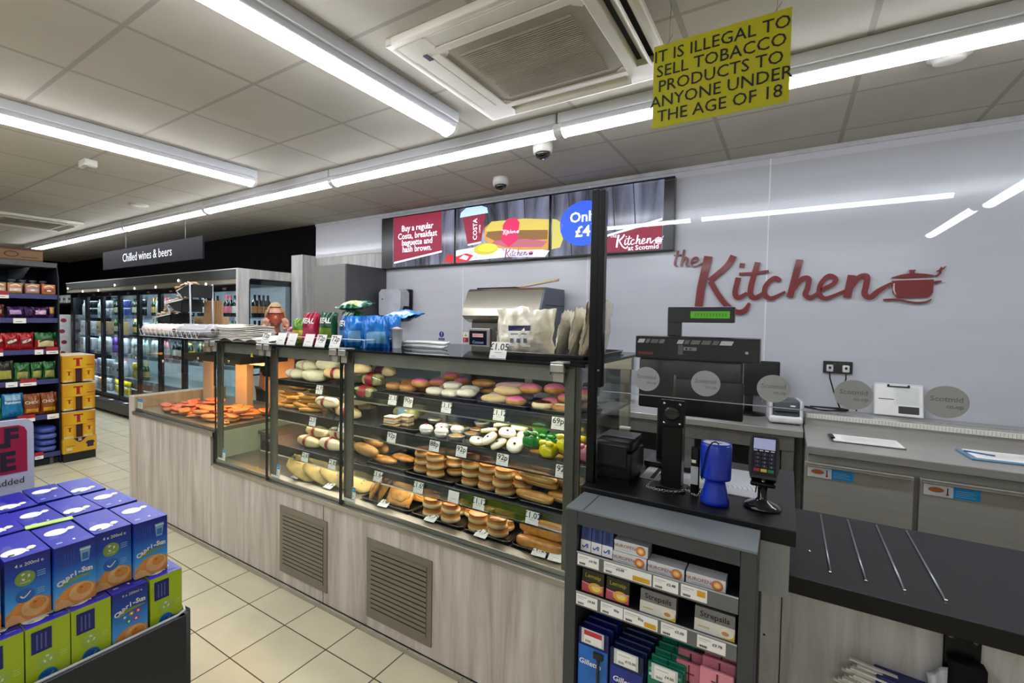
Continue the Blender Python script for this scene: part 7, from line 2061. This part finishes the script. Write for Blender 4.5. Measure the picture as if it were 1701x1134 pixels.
PLAN = {0: [['xb'], ['xb'], ['xb'], ['xb'], ['cl', 'kc']], 1: [['tb', 'sc'], ['sc'], ['cl', 'wb'], ['tb'], ['cl', 'sc']], 2: [['yc'], ['xb', 'wb'], ['pb', 'wb'], ['gc', 'tb'], ['gc', 'bc']], 3: [['kc'], ['yc', 'gy'], ['wb', 'cl'], ['gy', 'xb'], ['gc', 'bc', 'kc']],
        4: [None, None, ['wb', 'rs'], ['gc', 'tb'], ['gy', 'cl', 'rs']], 5: [None, None, ['dw', 'gy'], ['dw', 'gc'], ['dw', 'db']], 6: [None, None, ['gy', 'dw'], ['gy', 'gc'], ['dw', 'db', 'do']], 7: [None, None, ['dw', 'gc'], ['gc', 'dw'], ['dp', 'dw', 'do']]}
for k, rows in PLAN.items():
    for r_, kinds in enumerate(rows):
        if not kinds: continue
        x = DX0 + k * DW + 0.095; i = 0
        while x < DX0 + (k + 1) * DW - 0.085:
            kd = kinds[int((x - DX0 - k * DW) / DW * len(kinds) * 0.999) % len(kinds)]
            o, nm, wd = KINDS[kd]
            if i: x += max(0, (wd - pw) / 2)
            pw = wd; i += 1
            place(o, (x + R.uniform(-.003, .003), 3.25 + 0.17 + R.uniform(-.01, .02), SHLV[r_] - 0.0015), (0, 0, R.uniform(-.2, .2)), '%s on the %s shelf, %s chiller door' % (nm, ROWS[r_], ORD[k]), 'drink', '%s, %s shelf, %s door' % (nm, ROWS[r_], ORD[k]))
            x += wd + (0.006 if wd > .1 else 0.0)
# bottles seen through the side window
for r_ in (2, 3, 4):
    for i in range(4):
        kd = ('do', 'dw', 'gc')[(r_ + i) % 3] if r_ < 4 else 'do'
        place(KINDS[kd][0], (-5.02, 3.43 + i * 0.06 + 0.03, SHLV[r_] - 0.0015), (0, 0, 1.57), '%s by the side window, %s shelf' % (KINDS[kd][1], ROWS[r_]), 'drink', '%s by the side window, %s shelf' % (KINDS[kd][1], ROWS[r_]))
# hanging department sign
t = thing('department_sign', 'dark grey hanging board reading chilled wines and beers', 'sign', (-6.66, 3.0, 2.175))
b = MB(); b.bx(-1.345, 1.345, -0.012, 0.012, 0, 0.255, M('#151619', 0.8, spec=0.2), 0.002); b.build('board', t)
b = MB(); b.text('Chilled wines & beers', 0.158, M('#d0d2d4', 0.5), fr((0, -0.0122, 0.128)), -0.02, 0.0, dz=0.0008, sx=0.97); b.build('lettering', t)
for x in (-0.62, 0.95):
    b = MB(); b.tube([(x, 0, 0.255), (x, 0, ZC - 2.175 - 0.001)], 0.003, M('#8a8d90', 0.4)); b.build('hanger', t)
# cases and shelving left of the chillers
b0 = MB(); b0.bx(-0.24, 0.24, -0.15, 0.15, 0, 0.19, M('#c9cccd', 0.5), 0.004)
for x in (-0.12, 0.12):
    b0.disc(fr((x, -0.1504, 0)), 0, 0.09, 0.045, 0.035, M('#8a2a34', 0.5), 0.0006); b0.disc(fr((x, -0.1506, 0)), 0, 0.1, 0.03, 0.012, M('#d8d8d8', 0.5), 0.001)
b0.disc(fr((0.2404, 0, 0), '+x'), 0, 0.09, 0.045, 0.035, M('#8a2a34', 0.5), 0.0006)
b0 = b0.build('white_beer_case')
for c in range(2):
    for k in range(8):
        place(b0, (-10.42 - c * 0.5, 3.15 + 0.02 * (k % 2), k * 0.1905), (0, 0, 0.02 * (k % 3)), 'white beer case with red badges, %s up in the %s stack left of the chillers' % (ORD[k], ('right', 'left')[c]), 'beer case', 'white beer cases')
t = thing('wall_shelf', 'dark wall shelf of small white packs beyond the sweet shelving', 'shelf', (-10.9, 3.5, 1.6))
b = MB(); b.bx(-0.9, 0.75, -0.25, 0.3, 0.1, 0.13, CHB); b.bx(-0.9, 0.75, 0.3, 0.32, -1.6, 0.6, CHB); b.build('shelf_board', t)
for k in range(6):
    b = MB(); b.bx(-0.1, 0.1, -0.08, 0.08, 0, 0.14, M('#b9bcbd', 0.5), 0.004); b.rect(fr((0, -0.0802, 0)), -0.05, 0.05, 0.05, 0.09, M('#3a3d40'))
    tag(b.build('white_pack', None, (-11.4 + k * 0.24, 3.35, 1.7305)), 'small white pack on the dark wall shelf, %s from the left' % ORD[k], 'pack', 'small white packs')
# ---------------------------------------------------------------- goods on top of the glass cases
ZH_, ZK = 1.374, 1.374
WIRE = M('#e9eaea', 0.3, 0.0, 0.03)
t = thing('tiered_rack', 'zigzag wire rack of three black bins on the left end of the counter top', 'rack', (-3.93, 2.035, ZH_))
zig = [(-0.27, 0.0), (-0.256, 0.141), (-0.011, 0.169), (-0.091, 0.253), (0.177, 0.282), (0.091, 0.349), (0.292, 0.402), (0.305, 0.0)]
for y in (-0.09, 0.09):
    b = MB(); b.tube([(x, y, max(z, 0.004)) for x, z in zig], 0.0065, WIRE); b.build('side_wire', t)
BINM = M('#17181a', 0.5)
for k, (x, z) in enumerate(((-0.13, 0.155), (0.045, 0.268), (0.19, 0.376))):
    b = MB(); q = [(-0.12, -0.015), (0.11, 0.012), (0.075, 0.09), (-0.02, 0.03), (-0.125, 0.0)]
    b.prism(fr((x, 0.083, z - 0.012), '-y'), [(-0.115, -0.005), (0.115, 0.02), (0.12, 0.028), (-0.115, 0.004)], 0.166, BINM)
    b.prism(fr((x, 0.083, z - 0.012), '-y'), [(0.1, -0.1 + 0.03), (0.115, -0.1 + 0.03), (0.12, 0.028), (0.108, 0.02)], 0.166, BINM)
    for yy in (0.083, -0.077):
        b.prism(fr((x, yy, z - 0.012), '-y'), [(-0.115, 0.0), (0.12, 0.025), (0.11, -0.075), (0.0, -0.06)], 0.006, BINM)
    obstacle(b.build('bin', t))
SACH = [M('#cfae84', 0.5, 0, 0.1, 30), M('#d9c9b0', 0.5, 0, 0.1, 30), M('#c9a07a', 0.5, 0, 0.1, 30)]
for k, (x, z) in enumerate(((-0.14, 0.155), (0.025, 0.268), (0.165, 0.378))):
    for i in range(9):
        b = MB(); b.blob((0.03, 0.022, 0.009), SACH[(k + i) % 3] if k != 1 else SACH[1], 3, 0.1, 200 + i + k * 9, nu=12, nv=6)
        xx = x - 0.085 + (i % 4) * 0.045 + R.uniform(-.01, .01)
        o = tag(b.build('sauce_sachet', None, (-3.93 + xx, 2.035 - 0.06 + (i // 4) * 0.05, ZH_ + z - 0.02 + (xx - x) * 0.11 + (0.014 if i > 7 else 0.0)), rot=(R.uniform(-.5, .5), R.uniform(-.3, .3), R.uniform(-1, 1))), 'paper sauce sachet in the %s bin of the zigzag rack' % ('lowest', 'middle', 'topmost')[k], 'sachet', 'sachets in the %s bin' % ('lowest', 'middle', 'topmost')[k])
        settle(o, ZH_, True, 0.0)
KRAFT = M('#a8845c', 0.7, 0, 0.1, 14, 0.15, 30)
for k in range(4):
    b = MB(); b.bx(-0.055, 0.055, -0.004, 0.004, 0, 0.27 + 0.008 * (k % 2), KRAFT, 0.002); b.bx(-0.055, 0.055, -0.0055, -0.004, 0.0, 0.26, KRAFT)
    tag(b.build('kraft_bag', None, (-3.72 + 0.014 * k, 2.15 + 0.014 * k, ZH_ + 0.0005), rot=(0, 0.0, 0.25)), 'flat brown paper bag standing behind the rolls, %s from the left' % ORD[k], 'paper bag', 'brown paper bags')
b = MB(); b.bx(-0.12, 0.12, -0.09, 0.09, 0, 0.15, M('#c2a173', 0.7, 0, 0.1, 10), 0.004); b.bx(-0.12, 0.12, -0.092, -0.09, 0.1, 0.15, M('#d8bd92', 0.7)); tag(b.build('card_box', None, (-3.95, 2.3, ZH_)), 'open tan card box behind the zigzag rack', 'box')
t = thing('wire_basket', 'low wire basket holding white bag rolls at the counter top edge', 'basket', (-3.62, 1.83, ZH_))
b = MB()
for z in (0.003, 0.05): b.tube([(-0.36, -0.1, z), (0.5, -0.1, z), (0.5, 0.1, z), (-0.36, 0.1, z)], 0.0022, WIRE, 6, True)
for i in range(14):
    x = -0.36 + i * 0.0615; b.tube([(x, -0.1, 0.05), (x + 0.03, -0.1, 0.003), (x + 0.0615, -0.1, 0.05)], 0.0013, WIRE, 5)
b.build('wire_frame', t)
BROLL = M('#f0e8df', 0.45, 0, 0.06, 10, 0.3, 40); PRINTP = M('#c98a92', 0.5)
def roll(x0, x1, y, z, r_, label, core=True, mat_=BROLL, prints=True):
    b = MB(); n = 8
    prof = [(r_ * (1 - 0.05 * (i % 2)), (x1 - x0) * i / n) for i in range(n + 1)]
    b.lathe(prof, mat_, 22, Matrix.Rotation(PI / 2, 4, 'Y'))
    if core:
        b.lathe([(r_ * 0.32, 0.0), (r_ * 0.32, 0.0015)], M('#6a4030', 0.7), 16, TR((x1 - x0, 0, 0)) @ Matrix.Rotation(PI / 2, 4, 'Y'))
    if prints:
        for i in range(5): b.rect(fr((0.03 + i * (x1 - x0) / 6, -r_ - 0.0005, 0.0)), 0, 0.03, -0.006, 0.006, PRINTP)
    tag(b.build('bag_roll', None, (x0, y, z)), label, 'bag roll', 'rolls of bags')
roll(-3.97, -3.56, 1.783, ZH_ + 0.05, 0.042, 'white bag roll in the wire basket, front one with a brown core')
roll(-3.95, -3.58, 1.87, ZH_ + 0.052, 0.042, 'white bag roll behind the front one in the wire basket')
roll(-3.50, -3.13, 1.83, ZH_ + 0.055, 0.046, 'clear plastic bag roll to the right of the brown cored roll', True, M('#c9c6cc', 0.2, 0, 0.05, 10, 0.1, 30, coat=0.5), False)
roll(-3.5, -3.2, 1.99, ZH_ + 0.05, 0.046, 'pale bag roll behind the clear plastic roll')
CRM, WPAP = M('#e4dcbe', 0.65, 0, 0.05, 10), M('#f0ecdf', 0.65, 0, 0.04, 10)
def sheet_fn(w_, d_, z, s):
    return lambda u, v: ((u - 0.5) * w_, (v - 0.5) * d_, z + 0.006 * math.sin(u * 5 + s) * u + 0.004 * math.sin(v * 6 + s * 2))
def stack_sheets(x, y, w_, d_, n, dz, mat_, label, s0):
    b = MB()
    for k in range(n):
        b.T = TR((R.uniform(-.008, .008), R.uniform(-.006, .006), 0), rz=R.uniform(-.04, .04))
        f = sheet_fn(w_, d_, 0.003 + k * dz, s0 + k * 0.15)
        b.grid(f, 16, 6, mat_)
        g = lambda u, v, f=f: tuple(a + c for a, c in zip(f(1 - u, v), (0, 0, -dz * 0.55)))
        b.grid(g, 16, 6, mat_)
        b.grid(lambda u, v, f=f: tuple(a + c for a, c in zip(f(u, 0.0), (0, 0, -dz * 0.55 * (1 - v)))), 16, 1, mat_)
        b.grid(lambda u, v, f=f: tuple(a + c for a, c in zip(f(1.0, u), (0, 0, -dz * 0.55 * (1 - v)))), 6, 1, mat_)
    b.T = Matrix()
    tag(b.build('paper_bag_stack', None, (x, y, ZH_)), label, 'paper bags')
stack_sheets(-3.36, 2.15, 0.26, 0.2, 9, 0.011, CRM, 'cream folded paper stack in the middle of the counter top', 0.3)
stack_sheets(-3.0, 1.98, 0.4, 0.22, 9, 0.0105, WPAP, 'tall loose stack of white paper bags on the counter top', 1.2)
b = MB(); b.grid(lambda u, v: ((u - .5) * .22, (v - .5) * .2, 0.006 + 0.02 * v + 0.01 * math.sin(u * 6)), 12, 8, M('#e6e6e2', 0.6)); b.grid(lambda u, v: ((.5 - u) * .22, (v - .5) * .2, 0.004 + 0.02 * v + 0.01 * math.sin((1 - u) * 6)), 12, 8, M('#e6e6e2', 0.6)); tag(b.build('paper_sheet', None, (-2.66, 1.93, ZK - 0.002)), 'loose white sheet lying beside the 72p card', 'paper')
b = MB(); b.grid(lambda u, v: ((u - .5) * .4, (v - .5) * .08, 0.003 + 0.015 * abs(math.sin(u * 9))), 24, 4, M('#8a7a66', 0.6)); b.grid(lambda u, v: ((.5 - u) * .4, (v - .5) * .08, 0.001 + 0.015 * abs(math.sin((1 - u) * 9))), 24, 4, M('#8a7a66', 0.6)); tag(b.build('crumpled_wrapper', None, (-2.72, 1.79, ZK)), 'crumpled brown wrapper at the front edge of the counter top', 'wrapper')

# price cards standing along the top edge
for x, txt, l in ((-2.466, '72p', 'card reading 72p standing leftmost on the top edge'), (-2.325, '', 'small priced card right of the leftmost 72p card'), (-2.229, '', 'small priced card below the green crisp bag'), (-2.087, '', 'small priced card below the crimson crisp bag'), (-1.991, '72p', 'middle 72p card on the top edge'), (-1.881, '72p', 'rightmost 72p card on the top edge, by the blue bags'), (-0.936, '£1.05', 'card reading £1.05 in front of the bagged rolls')):
    o = price_card((x, 1.765, ZK), txt, l, size=(0.074, 0.068), tilt=0.35, fs=0.036)
    o['group'] = 'price cards on the top edge'
b = MB(); b.tube([(-2.48, 1.80, ZK + 0.003), (-2.48, 1.80, ZK + 0.045), (-1.7, 1.80, ZK + 0.045), (-1.7, 1.80, ZK + 0.003)], 0.0022, WIRE, 6); b.tube([(-1.7, 1.80, ZK + 0.045), (-1.7, 2.1, ZK + 0.045), (-1.7, 2.1, ZK + 0.003)], 0.0022, WIRE, 6)
tag(b.build('wire_rail', None), 'thin wire rail in front of the crisp bags', 'rail')

# crisp bags
def crisp(c1, c2, txt, x, y, w_, h_, label, seed, rz=0.0, tilt=0.0, z=ZK, tcol='#f0eee8', ts=0.043, ty=0.72, d_=0.07, lo=0.12, hi=0.5):
    f1, f2 = FOILC(c1), FOILC(c2)
    SIL2 = M('#c9ccd0', 0.2, 0.7)
    fn = lambda u, v: f2 if (lo < v < hi and 0.12 + 0.25 * abs(v - .3) < u < 0.86) else f1
    deco = (lambda b, T_, warp: b.text(txt, ts, M(tcol, 0.4), T_, 0, h_ * ty, bold=0.035, dz=0.003, warp=warp)) if txt else None
    return pouch(w_, h_, d_, fn, (x, y, z), label, 'crisp bag', 'crisp bags on the counter top', seed, 'crisp_bag', '-y', deco, (tilt, 0, rz), ZK if tilt > -1 else z - 0.06, tilt < -0.4)
crisp('#5a8a20', '#c8b040', '', -2.40, 1.97, 0.125, 0.145, 'small green crisp bag left of the crimson one', 301, 0.1, -0.1)
crisp('#8a2040', '#c8a0b0', '', -2.53, 2.0, 0.1, 0.1, 'low purplish crisp bag leaning behind the leftmost 72p card', 302, 0.2, -0.5)
crisp('#6a7a40', '#c89a50', '', -2.455, 2.06, 0.1, 0.12, 'olive crisp bag half hidden behind the small green one', 303, -0.2, -0.2)
crisp('#a8143c', '#c03a5a', 'REAL', -2.285, 1.95, 0.135, 0.18, 'crimson crisp bag with white lettering', 304, 0.05, -0.08)
crisp('#0f4a2c', '#6a8a2a', 'REAL', -2.15, 1.955, 0.14, 0.185, 'dark green crisp bag with white lettering, front one', 305, 0.05, -0.08)
crisp('#0f4a2c', '#6a8a2a', '', -2.06, 2.03, 0.14, 0.185, 'dark green crisp bag standing behind the lettered one', 306, -0.3, -0.1)
crisp('#10543a', '#b8c078', '', -2.12, 2.13, 0.15, 0.19, 'dark green crisp bag in the back row', 307, 0.2, -0.1)
crisp('#1a4a80', '#4a7ab0', 'REAL', -1.985, 1.975, 0.13, 0.165, 'blue crisp bag with white lettering beside the green ones', 308, -0.15, -0.08)
for k, (x, y, rz) in enumerate(((-1.90, 1.93, 0.3), (-1.83, 1.95, 0.35), (-1.76, 1.94, 0.3), (-1.87, 2.04, 0.25), (-1.78, 2.06, 0.4))):
    crisp('#1462b0' if k % 2 else '#1a70c0', '#7ab0dc', '', x, y, 0.14, 0.165, 'bright blue crisp bag in the wire rail, ' + ('front left', 'front middle', 'front right', 'back left', 'back right')[k], 311 + k, rz + 0.4, -0.1)
crisp('#0f5a3a', '#c8c88a', '', -2.13, 2.10, 0.2, 0.17, 'dark green crisp bag lying on top of the upright green ones', 321, 0.1, -1.35, ZK + 0.188, d_=0.06)
crisp('#3a8ac8', '#c0c8dc', '', -1.80, 2.12, 0.2, 0.17, 'pale blue crisp bag lying on top of the blue ones', 322, -0.1, -1.4, ZK + 0.168, d_=0.06)
b = MB(); b.lathe([(0.024, 0), (0.033, 0.095), (0.036, 0.096), (0.036, 0.102)], M('#dfe3e8', 0.4), 24, caps=False); b.lathe([(0.0005, 0.001), (0.024, 0.0005)], M('#dfe3e8', 0.4), 24, caps=False); b.blob((0.03, 0.03, 0.012), M('#d0b090', 0.6), 2, 0.1, 7, TR((0, 0, 0.085)))
tag(b.build('paper_cup', None, (-1.655, 2.0, ZK)), 'white paper cup to the right of the blue crisp bags', 'cup')
for k in range(4):
    b = MB(); b.tube(smooth([(-0.13, 0, 0.005), (0.0, 0.006, 0.008), (0.12, 0.0, 0.006), (0.14, 0.004, 0.01)]), [0.006] * 1 + [0.0055] * 17 + [0.009], M('#e2e2de', 0.4))
    tag(b.build('wrapped_cutlery', None, (-1.56 + 0.004 * k, 2.1 + 0.018 * (k % 2), ZK + 0.012 * (k // 2) + 0.004 * k), rz=0.03 * (k - 1)), 'white wrapped cutlery set beside the paper cup, %s from the bottom' % ORD[k], 'cutlery', 'wrapped cutlery')

# bagged rolls on a tray
tray(-1.02, -0.6, 1.86, 2.35, ZK, 'black tray of bagged rolls on top of the case', 0.02)
BAGP = M('#e2d8b8', 0.3, 0, 0.1, 30, 0.7, 30, col2='#f2eee2', coat=0.35)
BAGP2 = M('#c4bda8', 0.3, 0, 0.12, 30, 0.7, 30, col2='#e6e2d6', coat=0.35)
def d_bag(b, T_, warp):
    b.add([warp(*q) for q in ((-0.07, 0.1, 0.001), (0.03, 0.1, 0.001), (0.03, 0.122, 0.001), (-0.07, 0.122, 0.001))], [(0, 1, 2, 3)], M('#1c2050', 0.4), False, T_)
    b.add([warp(*q) for q in ((-0.07, 0.035, 0.001), (0.03, 0.035, 0.001), (0.03, 0.1, 0.001), (-0.07, 0.1, 0.001))], [(0, 1, 2, 3)], PAPER, False, T_)
    for q in range(3): b.add([warp(x, y, 0.0016) for x, y in ((-0.06 + q * .03, 0.05), (-0.045 + q * .03, 0.05), (-0.045 + q * .03, 0.068), (-0.06 + q * .03, 0.068))], [(0, 1, 2, 3)], M('#6a6a70', 0.6), False, T_)
    b.add([warp(x, y, 0.0016) for x, y in ((-0.06, 0.085), (0.015, 0.085), (0.015, 0.089), (-0.06, 0.089))], [(0, 1, 2, 3)], M('#6a6a70', 0.6), False, T_)
pouch(0.25, 0.2, 0.09, lambda u, v: BAGP, (-0.9, 1.93, ZK + 0.006), 'clear bag of pale rolls with a navy label, at the front of the tray', 'roll bag', 'bagged rolls', 401, 'roll_bag', '-y', d_bag, (-0.12, 0, 0.25), ZK + 0.004, False, 0.5)
for k in range(5):
    pouch(0.3, 0.19 + 0.014 * k, 0.034, lambda u, v, k=k: BAGP if (k + int(u * 3)) % 3 else BAGP2, (-0.80 + k * 0.034, 2.06, ZK + 0.006), 'clear bag of rolls standing on edge in the tray, %s behind the labelled bag' % ORD[k], 'roll bag', 'bagged rolls', 410 + k, 'roll_bag', '-x', None, (0, 0.15, 0.12), ZK + 0.004, False, 0.55)
# ---------------------------------------------------------------- person behind the counter
SKIN = M('#c98f74', 0.5, 0, 0.05, 20, sss=0.12)
def skin_mesh(chains, level=1):
    me = bpy.data.meshes.new('sk')
    vs, es, rs = [], [], []
    for ch_ in chains:
        k = len(vs)
        for i, (p, r_) in enumerate(ch_):
            vs.append(p); rs.append(r_)
            if i: es.append((k + i - 1, k + i))
    # merge joints at the same place
    key, mp_, V, RR = {}, [], [], []
    for p, r_ in zip(vs, rs):
        kk_ = tuple(round(c, 4) for c in p)
        if kk_ not in key:
            key[kk_] = len(V); V.append(p); RR.append(r_)
        mp_.append(key[kk_])
    me.from_pydata(V, [(mp_[a], mp_[c]) for a, c in es], [])
    o = bpy.data.objects.new('sk', me); COL.objects.link(o)
    md = o.modifiers.new('s', 'SKIN'); md.use_smooth_shade = True
    for i, sv in enumerate(me.skin_vertices[0].data):
        r_ = RR[i]; sv.radius = r_ if isinstance(r_, tuple) else (r_, r_); sv.use_root = i == 0
    sd = o.modifiers.new('u', 'SUBSURF'); sd.levels = level
    dg = bpy.context.evaluated_depsgraph_get()
    m2 = bpy.data.meshes.new_from_object(o.evaluated_get(dg))
    out = ([tuple(v.co) for v in m2.vertices], [tuple(p.vertices) for p in m2.polygons])
    bpy.data.objects.remove(o); bpy.data.meshes.remove(me); bpy.data.meshes.remove(m2)
    return out
def arm(s, g=0.0):
    return [((0.0, 0.01, 1.28), 0.1 + g), ((0.14 * s, 0.01, 1.32), 0.06 + g), ((0.2 * s, 0.0, 1.27), 0.048 + g), ((0.25 * s, -0.05, 1.05), 0.04 + g), ((0.19 * s, -0.11, 1.17), 0.034 + g), ((0.115 * s, -0.115, 1.385), 0.025 + g)]
torso = [((0, 0.01, 0.93), (0.15, 0.1)), ((0, 0.0, 1.08), (0.13, 0.09)), ((0, 0.01, 1.28), (0.1, 0.1)), ((0, 0.012, 1.37), 0.05), ((0, 0.0, 1.44), 0.048), ((0, -0.005, 1.49), 0.05)]
legs = [[((0, 0.01, 0.93), (0.15, 0.1)), ((0.085 * s, 0.0, 0.85), 0.085), ((0.1 * s, -0.01, 0.48), 0.058), ((0.1 * s, 0.02, 0.1), 0.04), ((0.105 * s, -0.03, 0.045), 0.04), ((0.115 * s, -0.13, 0.03), 0.03)] for s in (-1, 1)]
MBY = MB()
for g in (torso, arm(1), arm(-1), legs[0], legs[1]):
    pass
v_, f_ = skin_mesh([torso, arm(1), arm(-1)] + legs)
MBY.add(v_, f_, SKIN, True)
hz = 1.535
def head_fn(u, v):
    th, ph = -PI / 2 + PI * v, 2 * PI * u
    x, y, z = math.cos(th) * math.cos(ph), math.cos(th) * math.sin(ph), math.sin(th)
    jaw = 1 - 0.3 * max(0, -z) ** 1.5
    X_, Y_, Z_ = 0.072 * x * jaw, 0.09 * y * (1 - 0.12 * max(0, -z)) + (-0.008 if z < 0 else 0.004), 0.112 * z
    if y < -0.5 and -0.6 < z < 0.3: Y_ -= 0.006 * (1 - (z + 0.15) ** 2 * 4) if abs(z + .15) < .5 else 0
    return (X_, Y_, Z_ + hz)
MBY.grid(head_fn, 36, 28, SKIN)
MBY.blob((0.014, 0.017, 0.022), SKIN, 2, 0, 1, TR((0, -0.094, hz - 0.035)))
MBY.blob((0.022, 0.01, 0.006), SKIN, 2, 0, 1, TR((0, -0.086, hz - 0.068)))
MBY.blob((0.02, 0.01, 0.007), SKIN, 2, 0, 1, TR((0, -0.082, hz - 0.081)))
for s in (-1, 1):
    MBY.blob((0.009, 0.018, 0.03), SKIN, 2, 0, 1, TR((0.073 * s, 0.01, hz - 0.03)))
    w0 = Vector((0.115 * s, -0.115, 1.385)); pm = Vector((0.1 * s, -0.118, 1.43))
    v_, f_ = skin_mesh([[(tuple(w0), 0.023), (tuple(pm), (0.034, 0.016)), ((0.092 * s, -0.118, 1.462), (0.034, 0.013))]])
    MBY.add(v_, f_, SKIN, True)
    for k, (dx, l1, l2) in enumerate(((-0.024, 0.03, 0.028), (-0.008, 0.036, 0.03), (0.008, 0.034, 0.028), (0.023, 0.026, 0.022))):
        a = Vector((0.092 * s + dx, -0.118, 1.458)); m1 = a + Vector((-0.006 * s, -0.006, l1)); m2_ = m1 + Vector((-0.008 * s, 0.008, l2))
        v_, f_ = skin_mesh([[(tuple(a - Vector((0, 0, 0.012))), 0.009), (tuple(a), 0.009), (tuple(m1), 0.008), (tuple(m2_), 0.0065)]])
        MBY.add(v_, f_, SKIN, True)
    a = Vector((0.1 * s - 0.03 * s, -0.116, 1.415))
    v_, f_ = skin_mesh([[(tuple(pm), 0.012), (tuple(a), 0.01), (tuple(a + Vector((-0.012 * s, 0.004, 0.03))), 0.009), (tuple(a + Vector((-0.014 * s, 0.01, 0.05))), 0.007)]])
    MBY.add(v_, f_, SKIN, True)
tmp = MBY.build('tmp_body')
md = tmp.modifiers.new('r', 'REMESH'); md.mode = 'VOXEL'; md.voxel_size = 0.005; md.use_smooth_shade = True
dg = bpy.context.evaluated_depsgraph_get()
m2 = bpy.data.meshes.new_from_object(tmp.evaluated_get(dg))
if not m2.materials: m2.materials.append(SKIN)
bpy.data.objects.remove(tmp)
P_LOC, P_RZ = (-3.79, 2.83, 0.0), 0.95
per = bpy.data.objects.new('person', m2); COL.objects.link(per); per.location = P_LOC; per.rotation_euler = (0, 0, P_RZ)
tag(per, 'blond person behind the counter with both hands raised to red tinted wraparound glasses', 'person')
TOPM = M('#1d2026', 0.8, 0, 0.1, 20)
b = MB(); g = 0.012
v_, f_ = skin_mesh([[((0, 0.01, 0.9), (0.165, 0.115)), ((0, 0.0, 1.08), (0.145, 0.105)), ((0, 0.01, 1.28), (0.115, 0.112)), ((0, 0.012, 1.375), 0.062)], arm(1, g)[:5], arm(-1, g)[:5]])
b.add(v_, f_, TOPM, True); b.build('top', per)
b = MB(); v_, f_ = skin_mesh([[((0, 0.01, 0.94), (0.16, 0.11)), ((0.085 * s, 0.0, 0.85), 0.096), ((0.1 * s, -0.01, 0.48), 0.07), ((0.1 * s, 0.02, 0.09), 0.055)] for s in (-1, 1)]); b.add(v_, f_, M('#15171c', 0.8), True); b.build('trousers', per)
b = MB()
for s in (-1, 1): b.blob((0.048, 0.13, 0.042), BLACK, 2.6, 0, 1, TR((0.11 * s, -0.045, -0.0)))
b.build('shoes', per)
HAIR = M('#8a6c48', 0.5, 0, 0.25, 40, 0.6, 60, stretch=(6, 1, 1), col2='#c2a678')
b = MB()
def hair_fn(u, v):
    th, ph = -0.45 + (PI / 2 + 0.45) * v, 2 * PI * u
    x, y, z = math.cos(th) * math.cos(ph), math.cos(th) * math.sin(ph), math.sin(th)
    if y < -0.25 and z < 0.55:
        k = min(1, (-0.25 - y) * 2.2); z = z * (1 - k) + 0.8 * k; sc_ = math.sqrt(max(0.05, 1 - z * z)); y = -sc_ * abs(y); x = x * sc_ * 1.05
    r_ = 1.0 + 0.03 * math.sin(ph * 16 + th * 5)
    return (0.082 * x * r_, 0.1 * y * r_ + 0.008, 0.122 * z * r_ + hz + 0.004)
b.grid(hair_fn, 48, 16, HAIR)
b.blob((0.04, 0.04, 0.045), HAIR, 2, 0.08, 5, TR((0, 0.105, hz - 0.02)))
for s in (-1, 1):
    b.tube(smooth([(0.07 * s, -0.05, hz + 0.05), (0.083 * s, -0.04, hz), (0.084 * s, -0.02, hz - 0.06), (0.078 * s, 0.0, hz - 0.13)]), [0.014] * 6 + [0.012] * 6 + [0.007] * 7, HAIR, 8)
b.build('hair', per)
VIS = M('#8a1c34', 0.12, 0, 0.1, 6, col2='#c2622a', coat=1.0)
b = MB()
def vis_fn(u, v):
    a = -1.15 + 2.3 * u
    return (0.081 * math.sin(a), -0.098 * math.cos(a) - 0.004, hz + 0.026 - 0.08 * v - 0.008 * math.cos(2 * a) * v)
b.grid(vis_fn, 28, 6, VIS); b.grid(lambda u, v: tuple(Vector(vis_fn(1 - u, v)) * Vector((0.975, 0.975, 1)) if False else (vis_fn(1 - u, v)[0] * .97, vis_fn(1 - u, v)[1] * .97, vis_fn(1 - u, v)[2])), 28, 6, VIS)
b.tube([vis_fn(q / 20, 0) for q in range(21)], 0.004, M('#3a0a18', 0.3)); b.build('tinted_glasses', per)

for o in PROTOS:
    if 'label' not in o:
        bpy.data.objects.remove(o)
